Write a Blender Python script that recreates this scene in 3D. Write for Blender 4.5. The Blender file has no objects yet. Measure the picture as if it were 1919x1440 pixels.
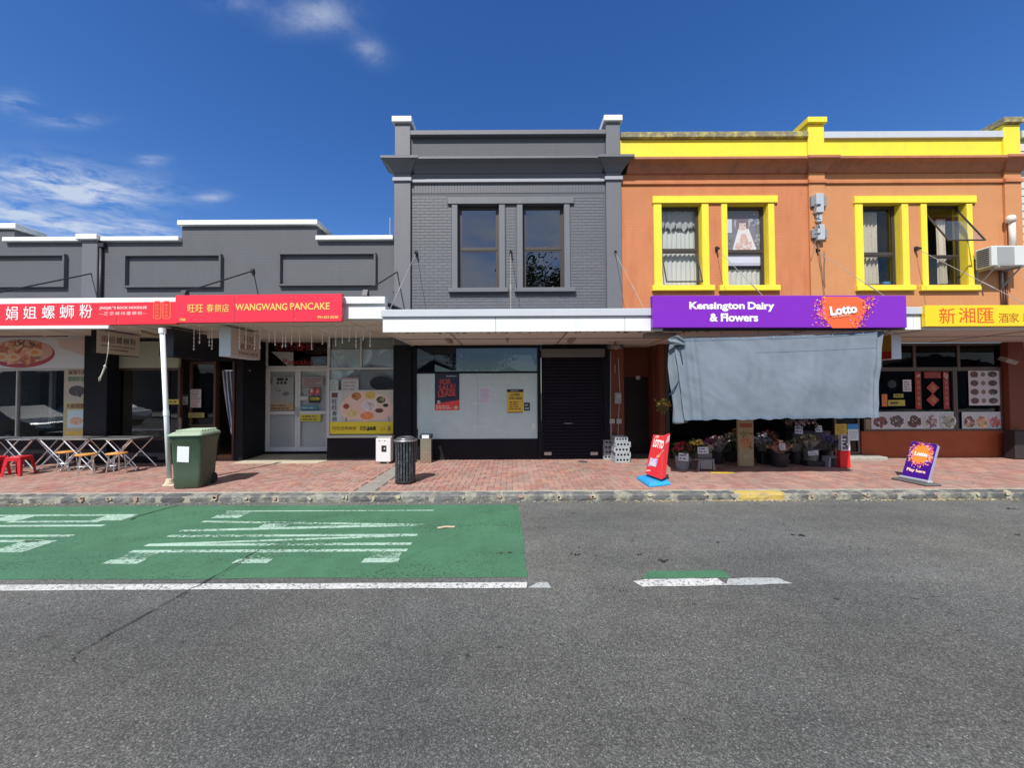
import bpy, bmesh, math, random
from mathutils import Vector, Matrix, noise
R = math.radians
random.seed(7)
scene = bpy.context.scene
COL = scene.collection

# ------------------------------------------------------------------ camera
F_PX, IMG_W, IMG_H = 700.0, 1919.0, 1440.0
CAM = Vector((0.0, 0.0, 1.89))
PITCH, ROLL = math.atan(15 / F_PX), 0.005
_f = Vector((0, math.cos(PITCH), math.sin(PITCH)))
_u0 = Vector((0, -math.sin(PITCH), math.cos(PITCH)))
_r0 = Vector((1, 0, 0))
_r = _r0 * math.cos(ROLL) - _u0 * math.sin(ROLL)
_u = _u0 * math.cos(ROLL) + _r0 * math.sin(ROLL)
cam_data = bpy.data.cameras.new('camera')
cam_data.sensor_fit = 'HORIZONTAL'; cam_data.sensor_width = 36.0
cam_data.lens = 36.0 * F_PX / IMG_W
cam_data.clip_start = 0.05; cam_data.clip_end = 3000
cam = bpy.data.objects.new('camera', cam_data); COL.objects.link(cam)
cam.matrix_world = Matrix(((_r.x, _u.x, -_f.x, CAM.x), (_r.y, _u.y, -_f.y, CAM.y), (_r.z, _u.z, -_f.z, CAM.z), (0, 0, 0, 1)))
scene.camera = cam

def ray(px, py):
    return _f * F_PX + _r * (px - IMG_W / 2) + _u * (IMG_H / 2 - py)
def W(px, py, Y):            # photo measurement -> real x, z on the upright plane at distance Y
    d = ray(px, py); t = Y / d.y
    return d.x * t, CAM.z + d.z * t
def P3(px, py, Y):
    x, z = W(px, py, Y); return Vector((x, Y, z))
def G(px, py, z=0.0):        # photo measurement -> real x, y on the level z
    d = ray(px, py); t = (z - CAM.z) / d.z
    return Vector((d.x * t, d.y * t, z))
def X(px, py, Y): return W(px, py, Y)[0]
def Z(py, px, Y): return W(px, py, Y)[1]

# ------------------------------------------------------------------ sun, sky, exposure
SUN_AZ, SUN_EL = R(20), R(50.7)          # sun stands behind the camera, to its left
S = Vector((-math.sin(SUN_AZ) * math.cos(SUN_EL), -math.cos(SUN_AZ) * math.cos(SUN_EL), math.sin(SUN_EL)))
sun_d = bpy.data.lights.new('sun', 'SUN'); sun_d.energy = 4.4; sun_d.angle = R(0.53); sun_d.color = (1.0, 0.965, 0.91)
sun_o = bpy.data.objects.new('sun', sun_d); COL.objects.link(sun_o)
sun_o.rotation_euler = S.to_track_quat('Z', 'Y').to_euler()
world = bpy.data.worlds.new('World'); scene.world = world; world.use_nodes = True
wn, wl = world.node_tree.nodes, world.node_tree.links
wn.clear()
def wnode(t, **k):
    n = wn.new(t)
    for a, b in k.items(): setattr(n, a, b)
    return n
def wmath(op, a, b=None, c=None):
    n = wn.new('ShaderNodeMath'); n.operation = op
    for i, v in enumerate((a, b, c)):
        if v is None: continue
        if isinstance(v, (int, float)): n.inputs[i].default_value = v
        else: wl.new(v, n.inputs[i])
    return n.outputs[0]
sky = wnode('ShaderNodeTexSky', sky_type='NISHITA'); sky.sun_disc = False
sky.sun_elevation = SUN_EL; sky.sun_rotation = math.pi + SUN_AZ
sky.air_density = 1.0; sky.dust_density = 0.3; sky.ozone_density = 3.0; sky.altitude = 0
tc = wnode('ShaderNodeTexCoord')
# clouds lie on a high level sheet: direction divided by its height
sep = wnode('ShaderNodeSeparateXYZ'); wl.new(tc.outputs['Generated'], sep.inputs[0])
zz = wmath('MAXIMUM', sep.outputs[2], 0.04)
hx = wmath('DIVIDE', sep.outputs[0], zz); hy = wmath('DIVIDE', sep.outputs[1], zz)
comb = wnode('ShaderNodeCombineXYZ'); wl.new(hx, comb.inputs[0]); wl.new(hy, comb.inputs[1])
def wnoise(scale, detail, rough, stretch=(1, 1, 1), loc=(0, 0, 0), rot=0.0, dist=0.0):
    mp = wnode('ShaderNodeMapping'); mp.inputs['Scale'].default_value = stretch; mp.inputs['Location'].default_value = loc
    mp.inputs['Rotation'].default_value = (0, 0, rot)
    wl.new(comb.outputs[0], mp.inputs[0])
    n = wnode('ShaderNodeTexNoise'); n.inputs['Scale'].default_value = scale; n.inputs['Detail'].default_value = detail
    n.inputs['Roughness'].default_value = rough; n.inputs['Distortion'].default_value = dist
    wl.new(mp.outputs[0], n.inputs['Vector']); return n.outputs['Fac']
def patch(px, py, rx, ry, rot=0.0, amp=1.0):      # soft patch of thin cloud on that sheet
    d = ray(px, py); c = Vector((d.x / d.z, d.y / d.z))
    def h(q): dd = ray(*q); return Vector((dd.x / dd.z, dd.y / dd.z))
    ax = (h((px + rx * math.cos(rot), py + rx * math.sin(rot))) - c); ay = (h((px - ry * math.sin(rot), py + ry * math.cos(rot))) - c)
    det = ax.x * ay.y - ax.y * ay.x
    dx, dy = wmath('SUBTRACT', hx, c.x), wmath('SUBTRACT', hy, c.y)
    a = wmath('DIVIDE', wmath('SUBTRACT', wmath('MULTIPLY', dx, ay.y), wmath('MULTIPLY', dy, ay.x)), det)
    b = wmath('DIVIDE', wmath('SUBTRACT', wmath('MULTIPLY', dy, ax.x), wmath('MULTIPLY', dx, ax.y)), det)
    r2 = wmath('ADD', wmath('MULTIPLY', a, a), wmath('MULTIPLY', b, b))
    return wmath('MULTIPLY', wmath('EXPONENT', wmath('MULTIPLY', r2, -1.0)), amp)
wisps = None
for args in ((125, 350, 140, 30, 0.12, 0.95), (60, 412, 170, 22, 0.2, 0.7), (585, 28, 75, 30, 0.0, 0.30), (690, 92, 34, 20, 0.5, 0.26),
             (28, 192, 30, 16, 0.2, 0.5), (440, 5, 50, 16, 0.0, 0.2), (395, 368, 30, 9, 0, 0.38), (285, 300, 28, 9, 0, 0.3), (265, 430, 80, 18, 0.2, 0.45), (120, 228, 70, 12, 0, 0.22)):
    p = patch(*args); wisps = p if wisps is None else wmath('ADD', wisps, p)
wn1 = wnoise(4.2, 10, 0.66, (1.0, 1.6, 1), (3.1, 0.4, 0), 0.25, 0.35)
front = wmath('MULTIPLY', wisps, wmath('MULTIPLY_ADD', wn1, 5.2, -1.95))
front = wmath('MINIMUM', wmath('MAXIMUM', front, 0.0), 0.72)
wn2 = wnoise(0.75, 9, 0.58, (1, 1, 1), (0.7, 5.2, 0))
behind = wmath('MULTIPLY_ADD', wn2, 5.0, -1.75)
behind = wmath('MINIMUM', wmath('MAXIMUM', behind, 0.0), 0.85)
side = wmath('MINIMUM', wmath('MAXIMUM', wmath('MULTIPLY', sep.outputs[1], -6.0), 0.0), 1.0)   # cumulus over the far side of town
cloud = wmath('MAXIMUM', front, wmath('MULTIPLY', behind, side))
mixc = wnode('ShaderNodeMix', data_type='RGBA')
hsv = wnode('ShaderNodeHueSaturation'); hsv.inputs['Hue'].default_value = 0.512; hsv.inputs['Saturation'].default_value = 1.30; hsv.inputs['Value'].default_value = 1.22
wl.new(sky.outputs[0], hsv.inputs['Color'])
wl.new(cloud, mixc.inputs[0]); wl.new(hsv.outputs[0], mixc.inputs[6]); mixc.inputs[7].default_value = (5.6, 6.1, 6.9, 1)
bg = wnode('ShaderNodeBackground'); bg.inputs['Strength'].default_value = 0.10
wl.new(mixc.outputs[2], bg.inputs[0])
out = wnode('ShaderNodeOutputWorld'); wl.new(bg.outputs[0], out.inputs[0])
scene.view_settings.view_transform = 'Standard'; scene.view_settings.look = 'None'
scene.view_settings.exposure = 0.35; scene.view_settings.gamma = 1.0
try: scene.view_settings.use_curve_mapping = False
except Exception: pass
scene.render.engine = 'CYCLES'
scene.cycles.max_bounces = 8; scene.cycles.transparent_max_bounces = 12; scene.cycles.use_denoising = True
scene.cycles.sample_clamp_indirect = 6.0; scene.cycles.caustics_reflective = False; scene.cycles.caustics_refractive = False

# ------------------------------------------------------------------ helpers
def lin(c):
    c = c / 255.0
    return c / 12.92 if c <= 0.04045 else ((c + 0.055) / 1.055) ** 2.4
def C(r, g, b, k=0.75): return (lin(r) * k, lin(g) * k, lin(b) * k)

MATS = {}
def pm(name, col, rough=0.6, metal=0.0, var=0.12, scale=2.0, bump=0.0, bscale=60, spec=0.5, dirt=0.0, dirtcol=(0.05, 0.045, 0.035), dscale=1.2, streak=0.0, coat=0.0, obj_var=0.0, brick=0.0):
    """general surface: base colour, patchy tone, fine relief, dirt and rain streaks"""
    if name in MATS: return MATS[name]
    m = bpy.data.materials.new(name); m.use_nodes = True
    n, l = m.node_tree.nodes, m.node_tree.links
    bs = n['Principled BSDF']
    bs.inputs['Roughness'].default_value = rough; bs.inputs['Metallic'].default_value = metal
    bs.inputs['Specular IOR Level'].default_value = spec; bs.inputs['Coat Weight'].default_value = coat
    geo = n.new('ShaderNodeNewGeometry'); pos = geo.outputs['Position']
    def noi(sc, det=5, st=None, ro=0.6):
        t = n.new('ShaderNodeTexNoise'); t.inputs['Scale'].default_value = sc; t.inputs['Detail'].default_value = det; t.inputs['Roughness'].default_value = ro
        if st:
            mp = n.new('ShaderNodeMapping'); mp.inputs['Scale'].default_value = st; l.new(pos, mp.inputs[0]); l.new(mp.outputs[0], t.inputs['Vector'])
        else: l.new(pos, t.inputs['Vector'])
        return t.outputs['Fac']
    def ma(op, a, b=None, c=None):
        t = n.new('ShaderNodeMath'); t.operation = op
        for i, v in enumerate((a, b, c)):
            if v is None: continue
            if isinstance(v, (int, float)): t.inputs[i].default_value = v
            else: l.new(v, t.inputs[i])
        return t.outputs[0]
    val = ma('MULTIPLY_ADD', noi(scale), 2 * var, 1 - var)
    if obj_var:
        oi = n.new('ShaderNodeObjectInfo'); val = ma('MULTIPLY', val, ma('MULTIPLY_ADD', oi.outputs['Random'], 2 * obj_var, 1 - obj_var))
    vm = n.new('ShaderNodeVectorMath'); vm.operation = 'SCALE'; vm.inputs[0].default_value = col; l.new(val, vm.inputs['Scale'])
    c = vm.outputs[0]
    def mix(fac, cc):
        nonlocal c
        t = n.new('ShaderNodeMix'); t.data_type = 'RGBA'; l.new(fac, t.inputs[0]); l.new(c, t.inputs[6]); t.inputs[7].default_value = (*cc, 1); c = t.outputs[2]
    if dirt:
        f = ma('MULTIPLY', ma('MINIMUM', ma('MAXIMUM', ma('MULTIPLY_ADD', noi(dscale, 8, None, 0.7), 4.0, -1.9), 0.0), 1.0), dirt); mix(f, dirtcol)
    if streak:
        f = ma('MULTIPLY', ma('MINIMUM', ma('MAXIMUM', ma('MULTIPLY_ADD', noi(1.0, 6, (3.2, 3.2, 0.45), 0.75), 3.2, -1.55), 0.0), 1.0), streak); mix(f, dirtcol)
    l.new(c, bs.inputs['Base Color'])
    if bump:
        b = n.new('ShaderNodeBump'); b.inputs['Strength'].default_value = bump; b.inputs['Distance'].default_value = 0.01
        l.new(noi(bscale, 4), b.inputs['Height']); l.new(b.outputs[0], bs.inputs['Normal'])
        if brick:           # thick paint over brickwork: courses barely show
            sp = n.new('ShaderNodeSeparateXYZ'); l.new(pos, sp.inputs[0]); cb = n.new('ShaderNodeCombineXYZ'); l.new(sp.outputs[0], cb.inputs[0]); l.new(sp.outputs[2], cb.inputs[1])
            br = n.new('ShaderNodeTexBrick'); br.inputs['Scale'].default_value = 1.0; br.inputs['Brick Width'].default_value = 0.238; br.inputs['Row Height'].default_value = 0.081; br.inputs['Mortar Size'].default_value = 0.007; br.inputs['Mortar Smooth'].default_value = 0.9
            l.new(cb.outputs[0], br.inputs['Vector']); b2 = n.new('ShaderNodeBump'); b2.inputs['Strength'].default_value = brick; b2.inputs['Distance'].default_value = 0.006; b2.invert = True
            l.new(ma('MULTIPLY', br.outputs['Fac'], ma('MULTIPLY_ADD', noi(1.7, 4), 1.6, -0.1)), b2.inputs['Height']); l.new(b.outputs[0], b2.inputs['Normal']); l.new(b2.outputs[0], bs.inputs['Normal'])
    MATS[name] = m; return m

def attr_mat(name, rough=0.45, bump=0.0, spec=0.5, var=0.06, scale=8.0, gain=1.0):
    """printed surface: colours stored per face"""
    if name in MATS: return MATS[name]
    m = bpy.data.materials.new(name); m.use_nodes = True
    n, l = m.node_tree.nodes, m.node_tree.links; bs = n['Principled BSDF']
    at = n.new('ShaderNodeAttribute'); at.attribute_name = 'col'
    geo = n.new('ShaderNodeNewGeometry'); t = n.new('ShaderNodeTexNoise'); t.inputs['Scale'].default_value = scale; t.inputs['Detail'].default_value = 5
    l.new(geo.outputs['Position'], t.inputs['Vector'])
    mm = n.new('ShaderNodeMath'); mm.operation = 'MULTIPLY_ADD'; l.new(t.outputs['Fac'], mm.inputs[0]); mm.inputs[1].default_value = 2 * var * gain; mm.inputs[2].default_value = (1 - var) * gain
    vm = n.new('ShaderNodeVectorMath'); vm.operation = 'SCALE'; l.new(at.outputs['Color'], vm.inputs[0]); l.new(mm.outputs[0], vm.inputs['Scale'])
    l.new(vm.outputs[0], bs.inputs['Base Color']); bs.inputs['Roughness'].default_value = rough; bs.inputs['Specular IOR Level'].default_value = spec
    MATS[name] = m; return m

def glass_mat(name, tint=(0.75, 0.8, 0.8), refl=1.0, rough=0.0):
    if name in MATS: return MATS[name]
    m = bpy.data.materials.new(name); m.use_nodes = True
    n, l = m.node_tree.nodes, m.node_tree.links; n.clear()
    o = n.new('ShaderNodeOutputMaterial'); mx = n.new('ShaderNodeMixShader')
    tr = n.new('ShaderNodeBsdfTransparent'); tr.inputs[0].default_value = (*tint, 1)
    gl = n.new('ShaderNodeBsdfGlossy'); gl.inputs['Roughness'].default_value = rough; gl.inputs[0].default_value = (0.95, 0.97, 1.0, 1)
    lw = n.new('ShaderNodeLayerWeight'); lw.inputs['Blend'].default_value = 0.5
    pw = n.new('ShaderNodeMath'); pw.operation = 'POWER'; l.new(lw.outputs['Facing'], pw.inputs[0]); pw.inputs[1].default_value = 4.0
    ma = n.new('ShaderNodeMath'); ma.operation = 'MULTIPLY_ADD'; l.new(pw.outputs[0], ma.inputs[0]); ma.inputs[1].default_value = 0.8; ma.inputs[2].default_value = 0.026 * refl
    ma.use_clamp = True
    nz = n.new('ShaderNodeTexNoise'); nz.inputs['Scale'].default_value = 1.6; geo = n.new('ShaderNodeNewGeometry'); l.new(geo.outputs['Position'], nz.inputs['Vector'])
    b = n.new('ShaderNodeBump'); b.inputs['Strength'].default_value = 0.25; b.inputs['Distance'].default_value = 0.01; l.new(nz.outputs['Fac'], b.inputs['Height']); l.new(b.outputs[0], gl.inputs['Normal'])
    l.new(ma.outputs[0], mx.inputs[0]); l.new(tr.outputs[0], mx.inputs[1]); l.new(gl.outputs[0], mx.inputs[2]); l.new(mx.outputs[0], o.inputs[0])
    MATS[name] = m; return m

ORG = {}
def thing(name, label, cat, loc=(0, 0, 0), group=None):
    o = bpy.data.objects.new(name, None); o.empty_display_size = 0.1; COL.objects.link(o); o.location = loc
    o['label'] = label; o['category'] = cat
    if group: o['group'] = group
    ORG[o.name] = Vector(loc); return o
def tag(o, label, cat, group=None):
    o['label'] = label; o['category'] = cat
    if group: o['group'] = group
    return o
def setting(o): o['kind'] = 'structure'; return o

class MB:
    def __init__(s): s.v = []; s.f = []; s.c = []
    def quad(s, *p, col=None):
        i = len(s.v); s.v += [tuple(q) for q in p]; s.f.append(tuple(range(i, i + len(p)))); s.c.append(col); return s
    def box(s, x0, x1, y0, y1, z0, z1, col=None, m=None):
        if x1 < x0: x0, x1 = x1, x0
        if y1 < y0: y0, y1 = y1, y0
        if z1 < z0: z0, z1 = z1, z0
        i = len(s.v); pts = [(x, y, z) for z in (z0, z1) for y in (y0, y1) for x in (x0, x1)]
        if m is not None: pts = [tuple(m @ Vector(p)) for p in pts]
        s.v += pts
        for f in ((0, 2, 3, 1), (4, 5, 7, 6), (0, 1, 5, 4), (2, 6, 7, 3), (0, 4, 6, 2), (1, 3, 7, 5)):
            s.f.append(tuple(i + k for k in f)); s.c.append(col)
        return s
    def prism(s, poly, axis, a0, a1, col=None):
        """poly: 2D points; axis 'x': (y,z), 'y': (x,z), 'z': (x,y)"""
        def mk(p, a): return {'x': (a, p[0], p[1]), 'y': (p[0], a, p[1]), 'z': (p[0], p[1], a)}[axis]
        i = len(s.v); n = len(poly); s.v += [mk(p, a0) for p in poly] + [mk(p, a1) for p in poly]
        s.f.append(tuple(range(i, i + n))); s.f.append(tuple(range(i + 2 * n - 1, i + n - 1, -1))); s.c += [col, col]
        for k in range(n):
            s.f.append((i + k, i + n + k, i + n + (k + 1) % n, i + (k + 1) % n)); s.c.append(col)
        return s
    def tube(s, pts, r, seg=8, col=None, caps=True, r2=None):
        pts = [Vector(p) for p in pts]; rings = []
        n = len(pts); prev = None
        for k, p in enumerate(pts):
            d = (pts[min(k + 1, n - 1)] - pts[max(k - 1, 0)]).normalized()
            if prev is None:
                a = Vector((0, 0, 1)) if abs(d.z) < 0.9 else Vector((1, 0, 0)); uu = d.cross(a).normalized()
            else: uu = (prev - d * prev.dot(d)).normalized()
            prev = uu; vv = d.cross(uu)
            rr = r if r2 is None else r + (r2 - r) * k / max(n - 1, 1)
            if isinstance(r, (list, tuple)): rr = r[k]
            i = len(s.v); rings.append(i)
            s.v += [tuple(p + (uu * math.cos(2 * math.pi * j / seg) + vv * math.sin(2 * math.pi * j / seg)) * rr) for j in range(seg)]
        for k in range(n - 1):
            a, b = rings[k], rings[k + 1]
            for j in range(seg):
                s.f.append((a + j, a + (j + 1) % seg, b + (j + 1) % seg, b + j)); s.c.append(col)
        if caps:
            s.f.append(tuple(rings[0] + j for j in reversed(range(seg)))); s.f.append(tuple(rings[-1] + j for j in range(seg))); s.c += [col, col]
        return s
    def lathe(s, prof, cx, cy, seg=20, col=None, sx=1, sy=1):
        i = len(s.v); n = len(prof)
        for r, z in prof: s.v += [(cx + r * sx * math.cos(2 * math.pi * j / seg), cy + r * sy * math.sin(2 * math.pi * j / seg), z) for j in range(seg)]
        for k in range(n - 1):
            for j in range(seg):
                s.f.append((i + k * seg + j, i + k * seg + (j + 1) % seg, i + (k + 1) * seg + (j + 1) % seg, i + (k + 1) * seg + j)); s.c.append(col)
        s.f.append(tuple(i + j for j in reversed(range(seg)))); s.f.append(tuple(i + (n - 1) * seg + j for j in range(seg))); s.c += [col, col]
        return s
    def sheet(s, fn, nu, nv, col=None):
        i = len(s.v)
        for b in range(nv + 1):
            for a in range(nu + 1): s.v.append(tuple(fn(a / nu, b / nv)))
        for b in range(nv):
            for a in range(nu):
                k = i + b * (nu + 1) + a; s.f.append((k, k + 1, k + nu + 2, k + nu + 1)); s.c.append(col)
        return s
    def mesh(s, name, mat, org=Vector((0, 0, 0)), smooth=False):
        me = bpy.data.meshes.new(name)
        me.from_pydata([(v[0] - org[0], v[1] - org[1], v[2] - org[2]) for v in s.v], [], s.f)
        if mat: me.materials.append(mat)
        if any(c is not None for c in s.c):
            at = me.color_attributes.new('col', 'FLOAT_COLOR', 'CORNER'); data = []
            for f, c in zip(s.f, s.c):
                c = c or (0.5, 0.5, 0.5)
                data += [c[0], c[1], c[2], 1.0] * len(f)
            at.data.foreach_set('color', data)
        if smooth:
            me.polygons.foreach_set('use_smooth', [True] * len(me.polygons))
        me.update(); return me
    def build(s, name, mat, parent=None, bevel=0.0, smooth=False, kind=None, label=None, segs=1):
        org = ORG.get(parent.name, Vector((0, 0, 0))) if parent else Vector((0, 0, 0))
        o = bpy.data.objects.new(name, s.mesh(name, mat, org, smooth)); COL.objects.link(o)
        if parent: o.parent = parent
        ORG[o.name] = org
        if bevel:
            b = o.modifiers.new('bevel', 'BEVEL'); b.width = bevel; b.segments = segs; b.limit_method = 'ANGLE'; b.angle_limit = R(40)
        if smooth == 'auto' or (smooth and bevel): pass
        if kind: o['kind'] = kind
        if label: o['label'] = label
        return o

def box(name, mat, parent, x0, x1, y0, y1, z0, z1, bevel=0.004, **k):
    return MB().box(x0, x1, y0, y1, z0, z1).build(name, mat, parent, bevel=bevel, **k)

def inst(mesh, name, parent, loc=(0, 0, 0), rot=None, scl=None):
    """another object on the same mesh data (loc in world terms)"""
    o = bpy.data.objects.new(name, mesh); COL.objects.link(o)
    org = ORG.get(parent.name, Vector((0, 0, 0))) if parent else Vector((0, 0, 0))
    if parent: o.parent = parent
    o.location = Vector(loc) - org
    if rot: o.rotation_euler = rot
    if scl: o.scale = scl
    return o

CHILD = {}
def copy_tree(root, loc, rz=0.0, label=None):
    kids = {}
    for o in scene.objects:
        if o.parent: kids.setdefault(o.parent.name, []).append(o)
    def cp(o, parent):
        c = o.copy(); COL.objects.link(c); c.parent = parent
        for k in kids.get(o.name, []): cp(k, c)
        return c
    r = cp(root, None); r.location = loc; r.rotation_euler = (0, 0, rz)
    if label: r['label'] = label
    return r

class Frame:
    """flat face in space: o origin, u across, v up, n outward"""
    def __init__(s, o, u, v):
        s.o, s.u, s.v = Vector(o), Vector(u).normalized(), Vector(v).normalized(); s.n = s.u.cross(s.v).normalized()
    def p(s, a, b, c=0.0): return s.o + s.u * a + s.v * b + s.n * c
def wallframe(Y): return Frame((0, Y, 0), (1, 0, 0), (0, 0, 1))

PRINT = ['printed_paper', 1.3]
class Art:
    """flat print: coloured shapes laid one over the other, tenths of a millimetre each"""
    def __init__(s, fr, lift=0.002): s.fr = fr; s.m = MB(); s.k = 0; s.lift = lift
    def poly(s, pts, col):
        s.k += 1; h = s.lift + 0.00005 * s.k
        s.m.quad(*[s.fr.p(a, b, h) for a, b in pts], col=col)
    def rect(s, a0, a1, b0, b1, col): s.poly([(a0, b0), (a1, b0), (a1, b1), (a0, b1)], col)
    def ell(s, a, b, ra, rb, col, n=20, wob=0.0, rot=0.0):
        q = []
        for i in range(n):
            t = 2 * math.pi * i / n; w = 1 + random.uniform(-wob, wob)
            x, y = ra * w * math.cos(t), rb * w * math.sin(t)
            q.append((a + x * math.cos(rot) - y * math.sin(rot), b + x * math.sin(rot) + y * math.cos(rot)))
        s.poly(q, col)
    def dish(s, a, b, ra, rb, rim, food, n=30, dots=None, big=0.28):
        s.ell(a, b, ra, rb, rim, 26); s.ell(a, b + rb * 0.04, ra * 0.86, rb * 0.82, food[0], 24)
        for i in range(n):
            t = random.uniform(0, 6.283); r = math.sqrt(random.random()) * 0.7
            sz = random.uniform(0.06, big)
            s.ell(a + ra * r * math.cos(t), b + rb * r * math.sin(t), ra * sz, rb * sz * random.uniform(0.5, 1), random.choice(food), 8, 0.2, random.uniform(0, 3))
    def blob(s, a, b, ra, rb, cols, n=24):
        n = int(n * 1.7)
        for i in range(n):
            t = random.uniform(0, 6.283); r = math.sqrt(random.random()) * 0.84; sz = random.uniform(0.08, 0.28)
            s.ell(a + ra * r * math.cos(t), b + rb * r * math.sin(t), ra * sz, rb * sz, random.choice(cols), 8, 0.25, random.uniform(0, 3))
    def build(s, parent, name='print', mat=None): return s.m.build(name, mat or attr_mat(PRINT[0], gain=PRINT[1]), parent)

def shade(c, k): return tuple(min(1, x * k) for x in c)

_tc = {}
def glyphs(body, bold, ext, shear):
    key = (body, bold, ext, shear)
    if key in _tc: return _tc[key]
    cu = bpy.data.curves.new('lettering', 'FONT'); cu.body = body; cu.size = 1; cu.offset = bold; cu.extrude = ext; cu.shear = shear
    cu.resolution_u = 3; cu.space_line = 1.0
    o = bpy.data.objects.new('lettering', cu); COL.objects.link(o)
    bpy.context.view_layer.update()
    me = bpy.data.meshes.new_from_object(o.evaluated_get(bpy.context.evaluated_depsgraph_get()))
    vs = [tuple(v.co) for v in me.vertices]; fs = [tuple(p.vertices) for p in me.polygons]
    bpy.data.objects.remove(o); bpy.data.curves.remove(cu); bpy.data.meshes.remove(me)
    _tc[key] = (vs, fs); return vs, fs
def lettering(body, fr, a0, a1, b0, b1, mat, parent, depth=0.0015, lift=0.0045, bold=0.0, shear=0.0, rot=0.0, name='lettering', label=None):
    """raised or printed writing fitted to a rectangle of a face"""
    if any(ord(c) > 0x2000 for c in body): bold = 0.0
    vs, fs = glyphs(body, bold, 0.01, shear)
    xs = [v[0] for v in vs]; ys = [v[1] for v in vs]
    x0, x1, y0, y1 = min(xs), max(xs), min(ys), max(ys)
    m = MB(); ca, cb = (a0 + a1) / 2, (b0 + b1) / 2
    for v in vs:
        a = a0 + (v[0] - x0) / max(x1 - x0, 1e-6) * (a1 - a0) - ca; b = b0 + (v[1] - y0) / max(y1 - y0, 1e-6) * (b1 - b0) - cb
        if rot: a, b = a * math.cos(rot) - b * math.sin(rot), a * math.sin(rot) + b * math.cos(rot)
        m.v.append(tuple(fr.p(a + ca, b + cb, lift + (v[2] + 0.01) / 0.02 * depth)))
    m.f = list(fs); m.c = [None] * len(fs)
    return m.build(name, mat, parent, label=label)
def lines_of_print(art, a0, a1, b0, b1, n, col, fill=0.5, ragged=0.3):
    """rows of small unreadable print"""
    h = (b1 - b0) / n
    for i in range(n):
        b = b1 - (i + 0.5) * h; a = a0; e = a1 - random.uniform(0, ragged) * (a1 - a0)
        while a < e:
            w = random.uniform(0.5, 2.2) * h; art.rect(a, min(a + w, e), b - h * fill / 2, b + h * fill / 2, col); a += w + 0.35 * h

def wallcells(m, x0, x1, z0, z1, yf, yb, holes):
    """solid upright slab with rectangular holes, no inner faces"""
    xs = sorted({x0, x1, *[max(x0, min(x1, h[k])) for h in holes for k in (0, 1)]}); zs = sorted({z0, z1, *[max(z0, min(z1, h[k])) for h in holes for k in (2, 3)]})
    nx, nz = len(xs) - 1, len(zs) - 1
    def solid(i, j):
        if i < 0 or j < 0 or i >= nx or j >= nz: return False
        cx, cz = (xs[i] + xs[i + 1]) / 2, (zs[j] + zs[j + 1]) / 2
        return not any(h[0] < cx < h[1] and h[2] < cz < h[3] for h in holes)
    for i in range(nx):
        for j in range(nz):
            if not solid(i, j): continue
            a, b, c, d = xs[i], xs[i + 1], zs[j], zs[j + 1]
            m.quad((a, yf, c), (b, yf, c), (b, yf, d), (a, yf, d)); m.quad((b, yb, c), (a, yb, c), (a, yb, d), (b, yb, d))
            if not solid(i - 1, j): m.quad((a, yb, c), (a, yf, c), (a, yf, d), (a, yb, d))
            if not solid(i + 1, j): m.quad((b, yf, c), (b, yb, c), (b, yb, d), (b, yf, d))
            if not solid(i, j - 1): m.quad((a, yf, c), (a, yb, c), (b, yb, c), (b, yf, c))
            if not solid(i, j + 1): m.quad((a, yf, d), (b, yf, d), (b, yb, d), (a, yb, d))
    return m
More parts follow.
